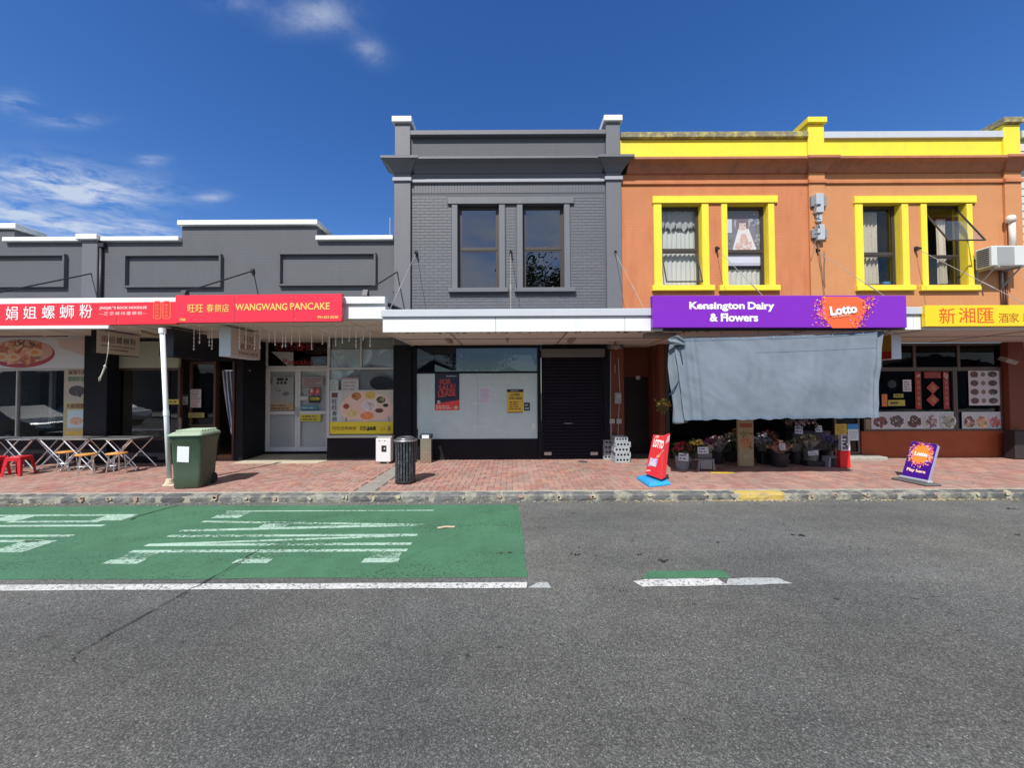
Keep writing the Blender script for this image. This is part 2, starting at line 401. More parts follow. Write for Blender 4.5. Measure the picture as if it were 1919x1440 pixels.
# ------------------------------------------------------------------ special ground materials
def asphalt_mat():
    m = bpy.data.materials.new('asphalt'); m.use_nodes = True
    n, l = m.node_tree.nodes, m.node_tree.links; bs = n['Principled BSDF']
    geo = n.new('ShaderNodeNewGeometry'); pos = geo.outputs['Position']
    def noi(sc, det=6, ro=0.6, st=None):
        t = n.new('ShaderNodeTexNoise'); t.inputs['Scale'].default_value = sc; t.inputs['Detail'].default_value = det; t.inputs['Roughness'].default_value = ro
        if st:
            mp = n.new('ShaderNodeMapping'); mp.inputs['Scale'].default_value = st; l.new(pos, mp.inputs[0]); l.new(mp.outputs[0], t.inputs['Vector'])
        else: l.new(pos, t.inputs['Vector'])
        return t.outputs['Fac']
    def ma(op, a, b=None, c=None):
        t = n.new('ShaderNodeMath'); t.operation = op
        for i, v in enumerate((a, b, c)):
            if v is None: continue
            if isinstance(v, (int, float)): t.inputs[i].default_value = v
            else: l.new(v, t.inputs[i])
        return t.outputs[0]
    vo = n.new('ShaderNodeTexVoronoi'); vo.inputs['Scale'].default_value = 120; vo.inputs['Randomness'].default_value = 1; l.new(pos, vo.inputs['Vector'])
    sepc = n.new('ShaderNodeSeparateColor'); l.new(vo.outputs['Color'], sepc.inputs[0])
    stone = ma('POWER', sepc.outputs[0], 1.6)                                  # each chip its own grey
    chip = ma('MULTIPLY', ma('SUBTRACT', 1.0, ma('MULTIPLY', vo.outputs['Distance'], 0.55)), ma('MULTIPLY_ADD', stone, 0.85, 0.60))
    bright = ma('MULTIPLY', ma('GREATER_THAN', sepc.outputs[1], 0.978), 0.8)
    fine = ma('MULTIPLY_ADD', noi(260, 3), 0.4, 0.8)
    big = ma('MULTIPLY_ADD', noi(0.42, 5), 1.15, 0.42); mid = ma('MULTIPLY_ADD', noi(4.0, 8, 0.75), 0.62, 0.69)
    lane = ma('MULTIPLY_ADD', noi(1.0, 5, 0.6, (0.06, 1.0, 1)), 0.8, 0.60)      # faint bands along the traffic
    sx = n.new('ShaderNodeSeparateXYZ'); l.new(pos, sx.inputs[0])
    kerbside = ma('MULTIPLY_ADD', ma('MINIMUM', ma('MAXIMUM', ma('MULTIPLY_ADD', sx.outputs[1], 0.5, -1.2), 0.0), 1.0), 0.30, 0.92)   # wheel-polished far lane, tarry near lane
    v = ma('MULTIPLY', ma('MULTIPLY', ma('ADD', chip, bright), fine), ma('MULTIPLY', ma('MULTIPLY', big, mid), ma('MULTIPLY', lane, kerbside)))
    pits = ma('MULTIPLY', ma('MINIMUM', ma('MAXIMUM', ma('MULTIPLY_ADD', noi(7.0, 3, 0.5, (1, 1.6, 1)), 14.0, -9.6), 0.0), 1.0), 0.7)
    v = ma('MULTIPLY', v, ma('SUBTRACT', 1.0, pits))
    tint = n.new('ShaderNodeMix'); tint.data_type = 'RGBA'
    l.new(ma('MULTIPLY_ADD', noi(0.35, 3), 2.2, -0.6), tint.inputs[0]); tint.inputs[6].default_value = (0.130, 0.134, 0.130, 1); tint.inputs[7].default_value = (0.155, 0.151, 0.132, 1)
    vm = n.new('ShaderNodeVectorMath'); vm.operation = 'SCALE'; l.new(tint.outputs[2], vm.inputs[0]); l.new(v, vm.inputs['Scale'])
    l.new(vm.outputs[0], bs.inputs['Base Color']); bs.inputs['Roughness'].default_value = 0.82; bs.inputs['Specular IOR Level'].default_value = 0.35
    b = n.new('ShaderNodeBump'); b.inputs['Strength'].default_value = 0.6; b.inputs['Distance'].default_value = 0.003
    l.new(ma('ADD', ma('MULTIPLY', vo.outputs['Distance'], -1.0), ma('MULTIPLY', noi(30, 4), 0.8)), b.inputs['Height']); l.new(b.outputs[0], bs.inputs['Normal'])
    return m
def paint_mat(name, col, wear=0.5, wscale=28.0, rough=0.7, patchy=0.0):
    """thin road paint, worn off the stone tops"""
    m = bpy.data.materials.new(name); m.use_nodes = True
    n, l = m.node_tree.nodes, m.node_tree.links; bs = n['Principled BSDF']; o = n['Material Output']
    geo = n.new('ShaderNodeNewGeometry'); pos = geo.outputs['Position']
    def noi(sc, det=6, ro=0.65, st=None):
        t = n.new('ShaderNodeTexNoise'); t.inputs['Scale'].default_value = sc; t.inputs['Detail'].default_value = det; t.inputs['Roughness'].default_value = ro
        if st:
            mp = n.new('ShaderNodeMapping'); mp.inputs['Scale'].default_value = st; l.new(pos, mp.inputs[0]); l.new(mp.outputs[0], t.inputs['Vector'])
        else: l.new(pos, t.inputs['Vector'])
        return t.outputs['Fac']
    def ma(op, a, b=None, c=None):
        t = n.new('ShaderNodeMath'); t.operation = op
        for i, v in enumerate((a, b, c)):
            if v is None: continue
            if isinstance(v, (int, float)): t.inputs[i].default_value = v
            else: l.new(v, t.inputs[i])
        return t.outputs[0]
    vo = n.new('ShaderNodeTexVoronoi'); vo.inputs['Scale'].default_value = 95; l.new(pos, vo.inputs['Vector'])
    k = ma('MULTIPLY', ma('MULTIPLY_ADD', noi(1.3, 6), 0.7, 0.65), ma('MULTIPLY_ADD', vo.outputs['Distance'], -0.45, 1.15))
    k = ma('MULTIPLY', k, ma('MULTIPLY_ADD', noi(5.0, 8, 0.75), 0.6, 0.7))
    vm = n.new('ShaderNodeVectorMath'); vm.operation = 'SCALE'; vm.inputs[0].default_value = col; l.new(k, vm.inputs['Scale']); l.new(vm.outputs[0], bs.inputs['Base Color'])
    bs.inputs['Roughness'].default_value = rough
    b = n.new('ShaderNodeBump'); b.inputs['Strength'].default_value = 0.6; b.inputs['Distance'].default_value = 0.005; l.new(ma('MULTIPLY', vo.outputs['Distance'], -1.0), b.inputs['Height']); l.new(b.outputs[0], bs.inputs['Normal'])
    w = ma('ADD', noi(wscale, 6, 0.75), ma('MULTIPLY_ADD', noi(1.1, 5, 0.6, (0.5, 1.6, 1)), 1.0 * patchy, -0.5 * patchy))
    al = ma('MINIMUM', ma('MAXIMUM', ma('MULTIPLY_ADD', w, -9.0, 9.0 * (1.0 - wear) + 0.5), 0.0), 1.0)
    tr = n.new('ShaderNodeBsdfTransparent'); mx = n.new('ShaderNodeMixShader'); l.new(al, mx.inputs[0]); l.new(tr.outputs[0], mx.inputs[1]); l.new(bs.outputs[0], mx.inputs[2]); l.new(mx.outputs[0], o.inputs['Surface'])
    return m

A_ASPH = asphalt_mat()
P_GREEN = paint_mat('green_road_paint', (0.062, 0.178, 0.094), 0.37, 30, patchy=0.45)
P_WHITE = paint_mat('white_road_paint', (0.62, 0.62, 0.59), 0.43, 34)
P_WHITE_OLD = paint_mat('old_white_road_paint', (0.42, 0.44, 0.43), 0.40, 30)
P_TEXT = paint_mat('lane_letter_paint', (0.40, 0.58, 0.46), 0.44, 26, patchy=0.6)
YK, YW, ZP = 6.50, 9.80, 0.12       # kerb edge, shop wall face, pavement level

# ------------------------------------------------------------------ road
road = setting(MB().quad((-140, -9.0, 0), (140, -9.0, 0), (140, YK + 0.05, 0), (-140, YK + 0.05, 0)).build('road', A_ASPH))
ground = setting(MB().quad((-600, -600, -0.03), (600, -600, -0.03), (600, 600, -0.03), (-600, 600, -0.03)).build('ground', pm('bare_ground', (0.16, 0.15, 0.11), 0.9, var=0.3, scale=0.2)))

def jag(x0, y0, x1, y1, step=0.22, amp=0.012):
    n = max(2, int(math.hypot(x1 - x0, y1 - y0) / step)); q = []
    for i in range(n):
        t = i / n; q.append((x0 + (x1 - x0) * t + random.uniform(-amp, amp), y0 + (y1 - y0) * t + random.uniform(-amp, amp)))
    return q
def sheet_poly(pts, z): return [(p[0], p[1], z) for p in pts]
g = MB()
edge = jag(-60, 3.82, 0.16, 3.84, 0.5, 0.012) + jag(0.16, 3.84, 0.10, 6.30, 0.3, 0.02) + jag(0.10, 6.30, -60, 6.32, 0.5, 0.02)
g.quad(*sheet_poly(edge, 0.004))
g.build('green_lane_paint', P_GREEN, road)
MB().quad(*sheet_poly(jag(-60, 3.60, 0.13, 3.625, 0.5, 0.004) + jag(0.13, 3.625, 0.14, 3.735, 0.1, 0.003) + jag(0.14, 3.735, -60, 3.71, 0.5, 0.004), 0.008)).build('lane_line', P_WHITE, road)
MB().quad(*sheet_poly(jag(0.14, 3.63, 0.37, 3.635, 0.08, 0.006) + jag(0.37, 3.635, 0.35, 3.74, 0.08, 0.01) + jag(0.35, 3.74, 0.14, 3.735, 0.08, 0.006), 0.006)).build('worn_lane_line', P_WHITE_OLD, road)
# broken line to the right
a, b = G(1190, 1092), G(1345, 1088)
MB().quad(*sheet_poly(jag(1.245, 3.64, 2.08, 3.655, 0.12, 0.006) + jag(2.08, 3.655, 2.05, 3.79, 0.08, 0.01) + jag(2.05, 3.79, 1.20, 3.785, 0.12, 0.006) + [(1.19, 3.74)], 0.008)).build('lane_line', P_WHITE, road)
MB().quad(*sheet_poly(jag(2.07, 3.66, 2.74, 3.68, 0.1, 0.008) + jag(2.74, 3.68, 2.66, 3.80, 0.08, 0.012) + jag(2.66, 3.80, 2.05, 3.79, 0.1, 0.008), 0.006)).build('worn_lane_line', P_WHITE_OLD, road)
MB().quad(*sheet_poly(jag(1.28, 3.80, 2.20, 3.81, 0.12, 0.008) + jag(2.20, 3.81, 2.22, 3.97, 0.08, 0.01) + jag(2.22, 3.97, 1.30, 3.96, 0.12, 0.008), 0.004)).build('green_lane_paint', P_GREEN, road)

# LANE and BUS, stretched along the traffic (letter tops towards +x, letter left towards the kerb)
P_FAINT = paint_mat('faint_letter_paint', (0.30, 0.46, 0.34), 0.53, 24, patchy=0.4)
def road_word(word, x0, x1, y_top, widths, gap=0.10, s=0.072, foot=0.42):
    y = y_top; L = x1 - x0
    for ch, w in zip(word, widths):
        m = MB(); fm = MB()
        def bar(xa, xb, ya, yb, sh=0.0, k=None):        # along x between ya>yb
            (k or m).quad((xa, yb, 0.008), (xb, yb + sh, 0.008), (xb, ya + sh, 0.008), (xa, ya, 0.008))
        ya, yb = y, y - w
        if ch == 'L': bar(x0, x1, ya, ya - s * 0.6); bar(x0 + 0.05, x0 + foot, ya - s * 0.61, yb + 0.13, k=fm); bar(x0, x0 + foot, yb + 0.128, yb)
        elif ch == 'A':
            ym = (ya + yb) / 2
            m.quad((x0, ya - s, 0.008), (x1, ym - s / 2, 0.008), (x1, ym + s / 2, 0.008), (x0, ya, 0.008))
            m.quad((x0, yb, 0.008), (x1 - 0.02, ym - s / 2 - 0.002, 0.0085), (x1 - 0.9, ym + 0.01, 0.0085), (x0, yb + s, 0.008))
            bar(x0 + L * 0.30, x0 + L * 0.30 + 0.36, ya - s * 1.35, yb + s * 1.3)
        elif ch == 'N':
            bar(x0, x1, ya, ya - s); bar(x0, x1, yb + s, yb)
            m.quad((x1, ya - s - 0.002, 0.0075), (x1 - 0.7, ya - s - 0.002, 0.0075), (x0, yb + s + 0.002, 0.0075), (x0 + 0.7, yb + s + 0.002, 0.0075))
        elif ch == 'E':
            bar(x0, x1, ya, ya - s)
            for k in (x0, x0 + (L - foot) * 0.5, x1 - foot): bar(k + 0.04, k + foot * 0.9, ya - s - 0.001, yb + 0.11, k=fm); bar(k, k + foot * 0.95, yb + 0.108, yb)
        elif ch == 'B':
            bar(x0, x1, ya, ya - s); bar(x0 + 0.2, x0 + L * 0.44, yb + s, yb); bar(x0 + L * 0.54, x1 - 0.25, yb + s, yb)
            for k in (x0, x0 + (L - foot) * 0.5, x1 - foot): bar(k, k + foot * 1.05, ya - s - 0.001, yb + s + 0.001)
        elif ch == 'U': bar(x0 + 0.2, x1, ya, ya - s); bar(x0 + 0.2, x1, yb + s, yb); bar(x0, x0 + foot, ya - s * 0.5, yb + s * 0.5)
        elif ch == 'S':
            bar(x0 + L * 0.54, x1 - 0.2, ya, ya - s); bar(x0 + 0.2, x0 + L * 0.46, yb + s, yb)
            for k in (x0, x0 + (L - foot) * 0.5, x1 - foot): bar(k, k + foot, ya - 0.02, yb + 0.02)
        if fm.v: fm.build('worn_letter_paint', P_FAINT, road)
        m.build('road_letter', P_TEXT, road, label='road letter %s of the word %s' % (ch, word)); y -= w + gap
road_word('LANE', -4.56, -1.26, 6.02, (0.34, 0.44, 0.36, 0.36), gap=0.115)
road_word('BUS', -9.35, -5.85, 5.88, (0.36, 0.45, 0.40), gap=0.10)

# cracks: thin open grooves filled with dirt
def crack(pts, w0=0.008, amp=0.03, step=0.08):
    m = MB(); q = []
    for (x0, y0), (x1, y1) in zip(pts, pts[1:]):
        n = max(2, int(math.hypot(x1 - x0, y1 - y0) / step))
        for i in range(n): t = i / n; q.append((x0 + (x1 - x0) * t + random.uniform(-amp, amp), y0 + (y1 - y0) * t + random.uniform(-amp, amp)))
    q.append(pts[-1])
    for i in range(len(q) - 1):
        d = Vector((q[i + 1][0] - q[i][0], q[i + 1][1] - q[i][1])).normalized(); nn = Vector((-d.y, d.x)) * w0 * random.uniform(0.3, 1.2) * 0.5
        m.quad((q[i][0] - nn.x, q[i][1] - nn.y, 0.011), (q[i + 1][0] - nn.x, q[i + 1][1] - nn.y, 0.011), (q[i + 1][0] + nn.x, q[i + 1][1] + nn.y, 0.011), (q[i][0] + nn.x, q[i][1] + nn.y, 0.011))
    m.build('road_crack', pm('crack_dirt', (0.018, 0.018, 0.017), 0.95), road)
gp = lambda x, y: tuple(G(x, y)[:2])
crack([gp(335, 948), gp(262, 968), gp(245, 976)], 0.022, 0.01)
crack([gp(490, 1030), gp(420, 1072), gp(372, 1100), gp(345, 1112), gp(290, 1145), gp(205, 1190), gp(185, 1202)], 0.013, 0.012)
crack([gp(185, 1202), gp(150, 1222)], 0.006, 0.014)
crack([gp(490, 1030), gp(560, 1004), gp(640, 985)], 0.005, 0.012)
crack([gp(470, 1046), gp(410, 1084), gp(372, 1096)], 0.006, 0.012)
crack([gp(352, 1112), gp(318, 1145)], 0.005, 0.01)
crack([gp(148, 1222), gp(135, 1240), gp(142, 1246)], 0.006, 0.006, 0.03)
crack([gp(66, 1204), gp(80, 1196), gp(94, 1194)], 0.008, 0.004, 0.02)
crack([gp(925, 974), gp(700, 1076)], 0.003, 0.02)
# flattened leaves, bark and scraps lying on the carriageway
m = MB(); rr = random.Random(5)
for (px, py, w) in ((1237, 1051, 0.05), (1503, 1005, 0.06), (1200, 1040, 0.03), (1085, 1041, 0.035), (1628, 1032, 0.02), (1150, 1104, 0.02), (1345, 1018, 0.03), (1497, 975, 0.02), (1900, 955, 0.05), (1905, 1003, 0.04),
                    (1395, 997, 0.03), (955, 1038, 0.035), (1282, 1352, 0.012), (1546, 1198, 0.012), (700, 1172, 0.012), (1350, 1110, 0.015), (1594, 1029, 0.025), (1020, 990, 0.02), (1468, 984, 0.03), (1085, 1028, 0.03)):
    for k in range(rr.randint(1, 4)):
        c = G(px, py); cx, cy = c.x + rr.uniform(-0.1, 0.1) * (k > 0), c.y + rr.uniform(-0.06, 0.06) * (k > 0); t = rr.uniform(0, 3.1); ww = w * rr.uniform(0.5, 1.1)
        pts = [(cx + ww * math.cos(t + a) * (1 if i % 2 else 0.45), cy + ww * 0.7 * math.sin(t + a) * (1 if i % 2 else 0.5)) for i, a in enumerate((0, 0.9, 1.7, 2.6, 3.5, 4.4, 5.3))]
        m.quad(*[(p[0], p[1], 0.012 + rr.uniform(0, 0.003)) for p in pts], col=rr.choice([(0.03, 0.028, 0.024), (0.05, 0.045, 0.03), (0.02, 0.02, 0.02)]))
m.build('fallen_leaves', attr_mat('leaf_litter', 0.9), None, kind='stuff')
t0 = G(820, 992); t1 = G(852, 990)
tw = MB().tube([t0 + Vector((0, 0, 0.012)), (t0 + t1) / 2 + Vector((0, 0.01, 0.02)), t1 + Vector((0, 0, 0.012))], 0.014, 6).build('twig', pm('pale_wood', (0.5, 0.4, 0.28), 0.8))
tag(tw, 'short pale twig lying on the green lane right of the word LANE', 'twig')

# ------------------------------------------------------------------ kerb of old stones
bed = MB()
bed.quad((-60, YK + 0.01, -0.01), (60, YK + 0.01, -0.01), (60, YK + 0.01, 0.10), (-60, YK + 0.01, 0.10))
bed.quad((-60, YK + 0.01, 0.10), (60, YK + 0.01, 0.10), (60, 6.775, 0.112), (-60, 6.775, 0.112))
kerb = setting(bed.build('kerb', pm('kerb_mortar', (0.36, 0.34, 0.27), 0.9, var=0.4, scale=9, bump=0.6, bscale=40, dirt=0.8, dirtcol=(0.10, 0.10, 0.09), dscale=5)))
k_stone = pm('kerb_stone', (0.105, 0.107, 0.108), 0.85, var=0.45, scale=7, bump=0.9, bscale=30, dirt=0.9, dirtcol=(0.42, 0.41, 0.31), dscale=4.2, obj_var=0.25)
k_yellow = pm('yellow_kerb_paint', (0.50, 0.36, 0.09), 0.85, var=0.3, scale=6, bump=0.8, bscale=30, dirt=0.8, dirtcol=(0.15, 0.14, 0.11), dscale=6)
rk = random.Random(11)
def kerb_stone_mesh(x0, x1):
    b = bmesh.new(); nx = max(3, int((x1 - x0) / 0.09)); rows = [(YK, -0.01), (YK - 0.004, 0.04), (YK, 0.085), (YK + 0.022, 0.114), (YK + 0.07, 0.123), (YK + 0.15, 0.124)]
    grid = []
    for j, (yy, zz) in enumerate(rows):
        line = []
        for i in range(nx + 1):
            t = i / nx; e = min(t, 1 - t) * (x1 - x0)
            rnd = 0.020 * max(0, 1 - e / 0.05)
            n3 = noise.noise(Vector((x0 * 3 + t * (x1 - x0) * 7, j * 1.7, rk.random() * 0.0)))
            line.append(b.verts.new((x0 + t * (x1 - x0), yy + rnd + n3 * 0.012 + rk.uniform(-0.004, 0.004), zz - rnd * 0.6 + (n3 * 0.008 if j > 1 else 0) + rk.uniform(-0.002, 0.002))))
        grid.append(line)
    for j in range(len(rows) - 1):
        for i in range(nx): b.faces.new((grid[j][i], grid[j][i + 1], grid[j + 1][i + 1], grid[j + 1][i]))
    me = bpy.data.meshes.new('kerb_stone'); b.to_mesh(me); b.free(); return me
x = -13.0
ye0, ye1 = G(1393, 930, ZP).x, G(1490, 930, ZP).x
cuts = []
while x < 12.5:
    w = rk.uniform(0.36, 0.60) if x < 5 else rk.uniform(0.4, 0.75)
    if x < ye0 <= x + w + 0.2: cuts.append((x, ye0 - 0.02, 0)); cuts.append((ye0, ye1, 1)); x = ye1 + 0.02; continue
    cuts.append((x, x + w, 0)); x += w + rk.uniform(0.015, 0.04)
for x0, x1, yel in cuts:
    if x1 - x0 < 0.1: continue
    me = kerb_stone_mesh(x0, x1); me.materials.append(k_yellow if yel else k_stone)
    o = inst(me, 'kerb_stone', kerb)
    if yel: o['label'] = 'kerb stone painted yellow'
box('kerb_beyond', k_stone, kerb, -60, -13.05, YK, YK + 0.15, -0.01, 0.12, 0.01); box('kerb_beyond', k_stone, kerb, 12.9, 60, YK, YK + 0.15, -0.01, 0.12, 0.01)
# mortar blobs spilled over the joints and grit in the gutter
m = MB(); rm = random.Random(3)
for x0, x1, yel in cuts:
    if abs(x1) > 10.5: continue
    for q in range(rm.randint(0, 2)):
        cx = x1 + rm.uniform(-0.04, 0.04); w, h = rm.uniform(0.02, 0.05), rm.uniform(0.02, 0.05); cz = rm.uniform(0.06, 0.10)
        n = 8; pts = [(cx + w * rm.uniform(0.6, 1.2) * math.cos(6.283 * i / n), cz + h * rm.uniform(0.6, 1.2) * math.sin(6.283 * i / n)) for i in range(n)]
        m.prism(pts, 'y', YK - 0.014, YK + 0.03, col=rm.choice([(0.46, 0.42, 0.30), (0.40, 0.38, 0.31), (0.38, 0.26, 0.20)]))
m.build('mortar_patches', attr_mat('mortar', 0.95, var=0.3, scale=40), kerb, kind='stuff')
m = MB()
for i in range(900):
    xx = rm.uniform(-10, 10); yy = YK - 0.02 - abs(rm.gauss(0, 0.07)); s = rm.uniform(0.004, 0.013); t = rm.uniform(0, 3.1)
    if xx < 0.1 and rm.random() < 0.4: continue
    c = rm.choice([(0.25, 0.24, 0.2), (0.5, 0.48, 0.42), (0.12, 0.11, 0.1), (0.4, 0.3, 0.12), (0.3, 0.28, 0.22), (0.35, 0.27, 0.1)])
    m.box(-s, s, -s * 0.7, s * 0.7, 0, s * 0.8, col=c, m=Matrix.Translation((xx, yy, 0.003)) @ Matrix.Rotation(t, 4, 'Z'))
for cx, n in ((3.7, 60), (4.4, 40), (7.3, 60), (8.2, 40), (-8.2, 30), (2.6, 30), (6.3, 30)):
    for i in range(n):
        xx = cx + rm.gauss(0, 0.22); yy = YK - 0.02 - abs(rm.gauss(0, 0.035)); s = rm.uniform(0.008, 0.02); t = rm.uniform(0, 3.1)
        m.box(-s, s, -s * 0.5, s * 0.5, 0, s * 0.3, col=rm.choice([(0.45, 0.36, 0.15), (0.5, 0.42, 0.25), (0.6, 0.5, 0.3), (0.3, 0.22, 0.1)]), m=Matrix.Translation((xx, yy, 0.003)) @ Matrix.Rotation(t, 4, 'Z'))
m.build('gutter_grit', attr_mat('leaf_litter', 0.9), None, kind='stuff')

# ------------------------------------------------------------------ brick footpath
def paver_mat():
    m = bpy.data.materials.new('brick_paver'); m.use_nodes = True
    n, l = m.node_tree.nodes, m.node_tree.links; bs = n['Principled BSDF']
    at = n.new('ShaderNodeAttribute'); at.attribute_name = 'col'; geo = n.new('ShaderNodeNewGeometry'); pos = geo.outputs['Position']
    def noi(sc, det=6, ro=0.6):
        t = n.new('ShaderNodeTexNoise'); t.inputs['Scale'].default_value = sc; t.inputs['Detail'].default_value = det; t.inputs['Roughness'].default_value = ro; l.new(pos, t.inputs['Vector']); return t.outputs['Fac']
    def ma(op, a, b=None, c=None):
        t = n.new('ShaderNodeMath'); t.operation = op
        for i, v in enumerate((a, b, c)):
            if v is None: continue
            if isinstance(v, (int, float)): t.inputs[i].default_value = v
            else: l.new(v, t.inputs[i])
        return t.outputs[0]
    vm = n.new('ShaderNodeVectorMath'); vm.operation = 'SCALE'; l.new(at.outputs['Color'], vm.inputs[0]); l.new(ma('MULTIPLY', ma('MULTIPLY_ADD', noi(0.9, 4), 0.5, 0.66), ma('MULTIPLY_ADD', noi(45, 4), 0.4, 0.8)), vm.inputs['Scale'])
    mx = n.new('ShaderNodeMix'); mx.data_type = 'RGBA'; l.new(ma('MULTIPLY', ma('MINIMUM', ma('MAXIMUM', ma('MULTIPLY_ADD', noi(1.7, 9, 0.72), 3.6, -1.75), 0), 1), 0.62), mx.inputs[0]); l.new(vm.outputs[0], mx.inputs[6]); mx.inputs[7].default_value = (0.235, 0.225, 0.185, 1)
    mx2 = n.new('ShaderNodeMix'); mx2.data_type = 'RGBA'; l.new(ma('MULTIPLY', ma('GREATER_THAN', noi(11, 3, 0.5), 0.70), 0.5), mx2.inputs[0]); l.new(mx.outputs[2], mx2.inputs[6]); mx2.inputs[7].default_value = (0.07, 0.06, 0.055, 1)
    l.new(mx2.outputs[2], bs.inputs['Base Color']); bs.inputs['Roughness'].default_value = 0.85
    b = n.new('ShaderNodeBump'); b.inputs['Strength'].default_value = 0.5; b.inputs['Distance'].default_value = 0.004; l.new(noi(70, 4), b.inputs['Height']); l.new(b.outputs[0], bs.inputs['Normal'])
    return m
PAVER = paver_mat()
footpath = setting(MB().quad((-60, 6.70, 0.106), (60, 6.70, 0.106), (60, 14.0, 0.106), (-60, 14.0, 0.106)).build('footpath', pm('joint_sand', (0.22, 0.175, 0.14), 0.95, var=0.3, scale=20)))
rp = random.Random(21)
BR = [(0.385, 0.205, 0.165), (0.35, 0.19, 0.155), (0.41, 0.235, 0.185), (0.33, 0.175, 0.145), (0.37, 0.235, 0.195), (0.355, 0.165, 0.13), (0.31, 0.195, 0.165), (0.42, 0.23, 0.175)]
TL, TW_, TG = 0.23, 0.115, 0.006
def paver_geo(m, x, y, w, h, z, col, tx=0, ty=0):
    e = TG / 2; b = 0.006
    o = [(x + e, y + e), (x + w - e, y + e), (x + w - e, y + h - e), (x + e, y + h - e)]
    i_ = [(x + e + b, y + e + b), (x + w - e - b, y + e + b), (x + w - e - b, y + h - e - b), (x + e + b, y + h - e - b)]
    k = len(m.v); cx, cy = x + w / 2, y + h / 2
    def zz(px, py, base): return base + (px - cx) * tx + (py - cy) * ty
    m.v += [(p[0], p[1], z - 0.018) for p in o] + [(p[0], p[1], zz(*p, z - 0.005)) for p in o] + [(p[0], p[1], zz(*p, z)) for p in i_]
    for q in range(4):
        r2 = (q + 1) % 4
        m.f.append((k + q, k + r2, k + 4 + r2, k + 4 + q)); m.f.append((k + 4 + q, k + 4 + r2, k + 8 + r2, k + 8 + q)); m.c += [col, col]
    m.f.append((k + 8, k + 9, k + 10, k + 11)); m.c.append(col)
variants = {}
for ori in (0, 1, 2):
    for ci, c in enumerate(BR):
        mm = MB(); w, h = ((TL, TW_), (TW_, TL), (TW_, TW_))[ori]; paver_geo(mm, -w / 2, -h / 2, w, h, 0, c); variants[(ori, ci)] = mm.mesh('brick', PAVER)
pat0, pat1 = G(671, 918, ZP).x, G(706, 918, ZP).x          # concrete strip cut through the bricks
cells = []
Y0 = 6.775
nx0, nx1 = int(-17 / TW_), int(17 / TW_)
for gy in range(0, int((11.2 - Y0) / TW_) + 1):
    for gx in range(nx0, nx1):
        k = (gx - gy) % 4
        if k == 0: cells.append((gx * TW_, Y0 + gy * TW_, TL, TW_, 0))
        elif k == 3: cells.append((gx * TW_, Y0 + gy * TW_, TW_, TL, 1))
        elif k == 2 and gy == 0: cells.append((gx * TW_, Y0, TW_, TW_, 2))
kept = []
for c in cells:
    cx = c[0] + c[2] / 2; cy = c[1] + c[3] / 2
    if pat0 - 0.02 < cx < pat1 + 0.02 and cy < 9.78: continue
    if cy > YW + 0.15: continue
    if c[1] < Y0 - 0.001: continue
    kept.append(c)
kept.sort(key=lambda c: (abs(c[0]) > 9.2, c[1] + (0.0)))
joined = MB(); nparts = 0
for c in kept:
    cx, cy = c[0] + c[2] / 2, c[1] + c[3] / 2; ci = rp.randrange(len(BR)); z = 0.121 + rp.uniform(-0.0018, 0.0018)
    if nparts < 298 and abs(cx) < 9.4:
        inst(variants[(c[4], ci)], 'brick', footpath, (cx, cy, z), (rp.uniform(-0.008, 0.008), rp.uniform(-0.006, 0.006), 0)); nparts += 1
    else: paver_geo(joined, c[0], c[1], c[2], c[3], z, BR[ci], rp.uniform(-0.01, 0.01), rp.uniform(-0.01, 0.01))
joined.build('bricks', PAVER, footpath, kind='stuff')
conc = pm('worn_concrete', (0.34, 0.33, 0.29), 0.9, var=0.25, scale=5, bump=0.4, bscale=80, dirt=0.5, dirtcol=(0.16, 0.15, 0.12), dscale=4)
MB().box(pat0, pat1, 6.78, 9.78, 0.10, 0.122).build('concrete_strip', pm('grimy_concrete', (0.27, 0.255, 0.225), 0.9, var=0.35, scale=7, bump=0.4, bscale=80, dirt=0.6, dirtcol=(0.20, 0.15, 0.12), dscale=4), footpath)
MB().quad(*[G(x, y, 0.1245) for x, y in ((1333, 888), (1378, 887.6), (1372, 884.2), (1331, 884.6))]).build('yellow_spot', pm('yellow_spot_paint', (0.62, 0.42, 0.05), 0.7, var=0.2, scale=20), footpath)
m = MB(); c = G(1092, 866, ZP); m.lathe([(0.13, 0.118), (0.13, 0.125), (0.12, 0.126)], c.x, c.y, 20); m.build('service_cover', pm('old_iron', (0.12, 0.10, 0.08), 0.7, metal=0.5, var=0.3), footpath)

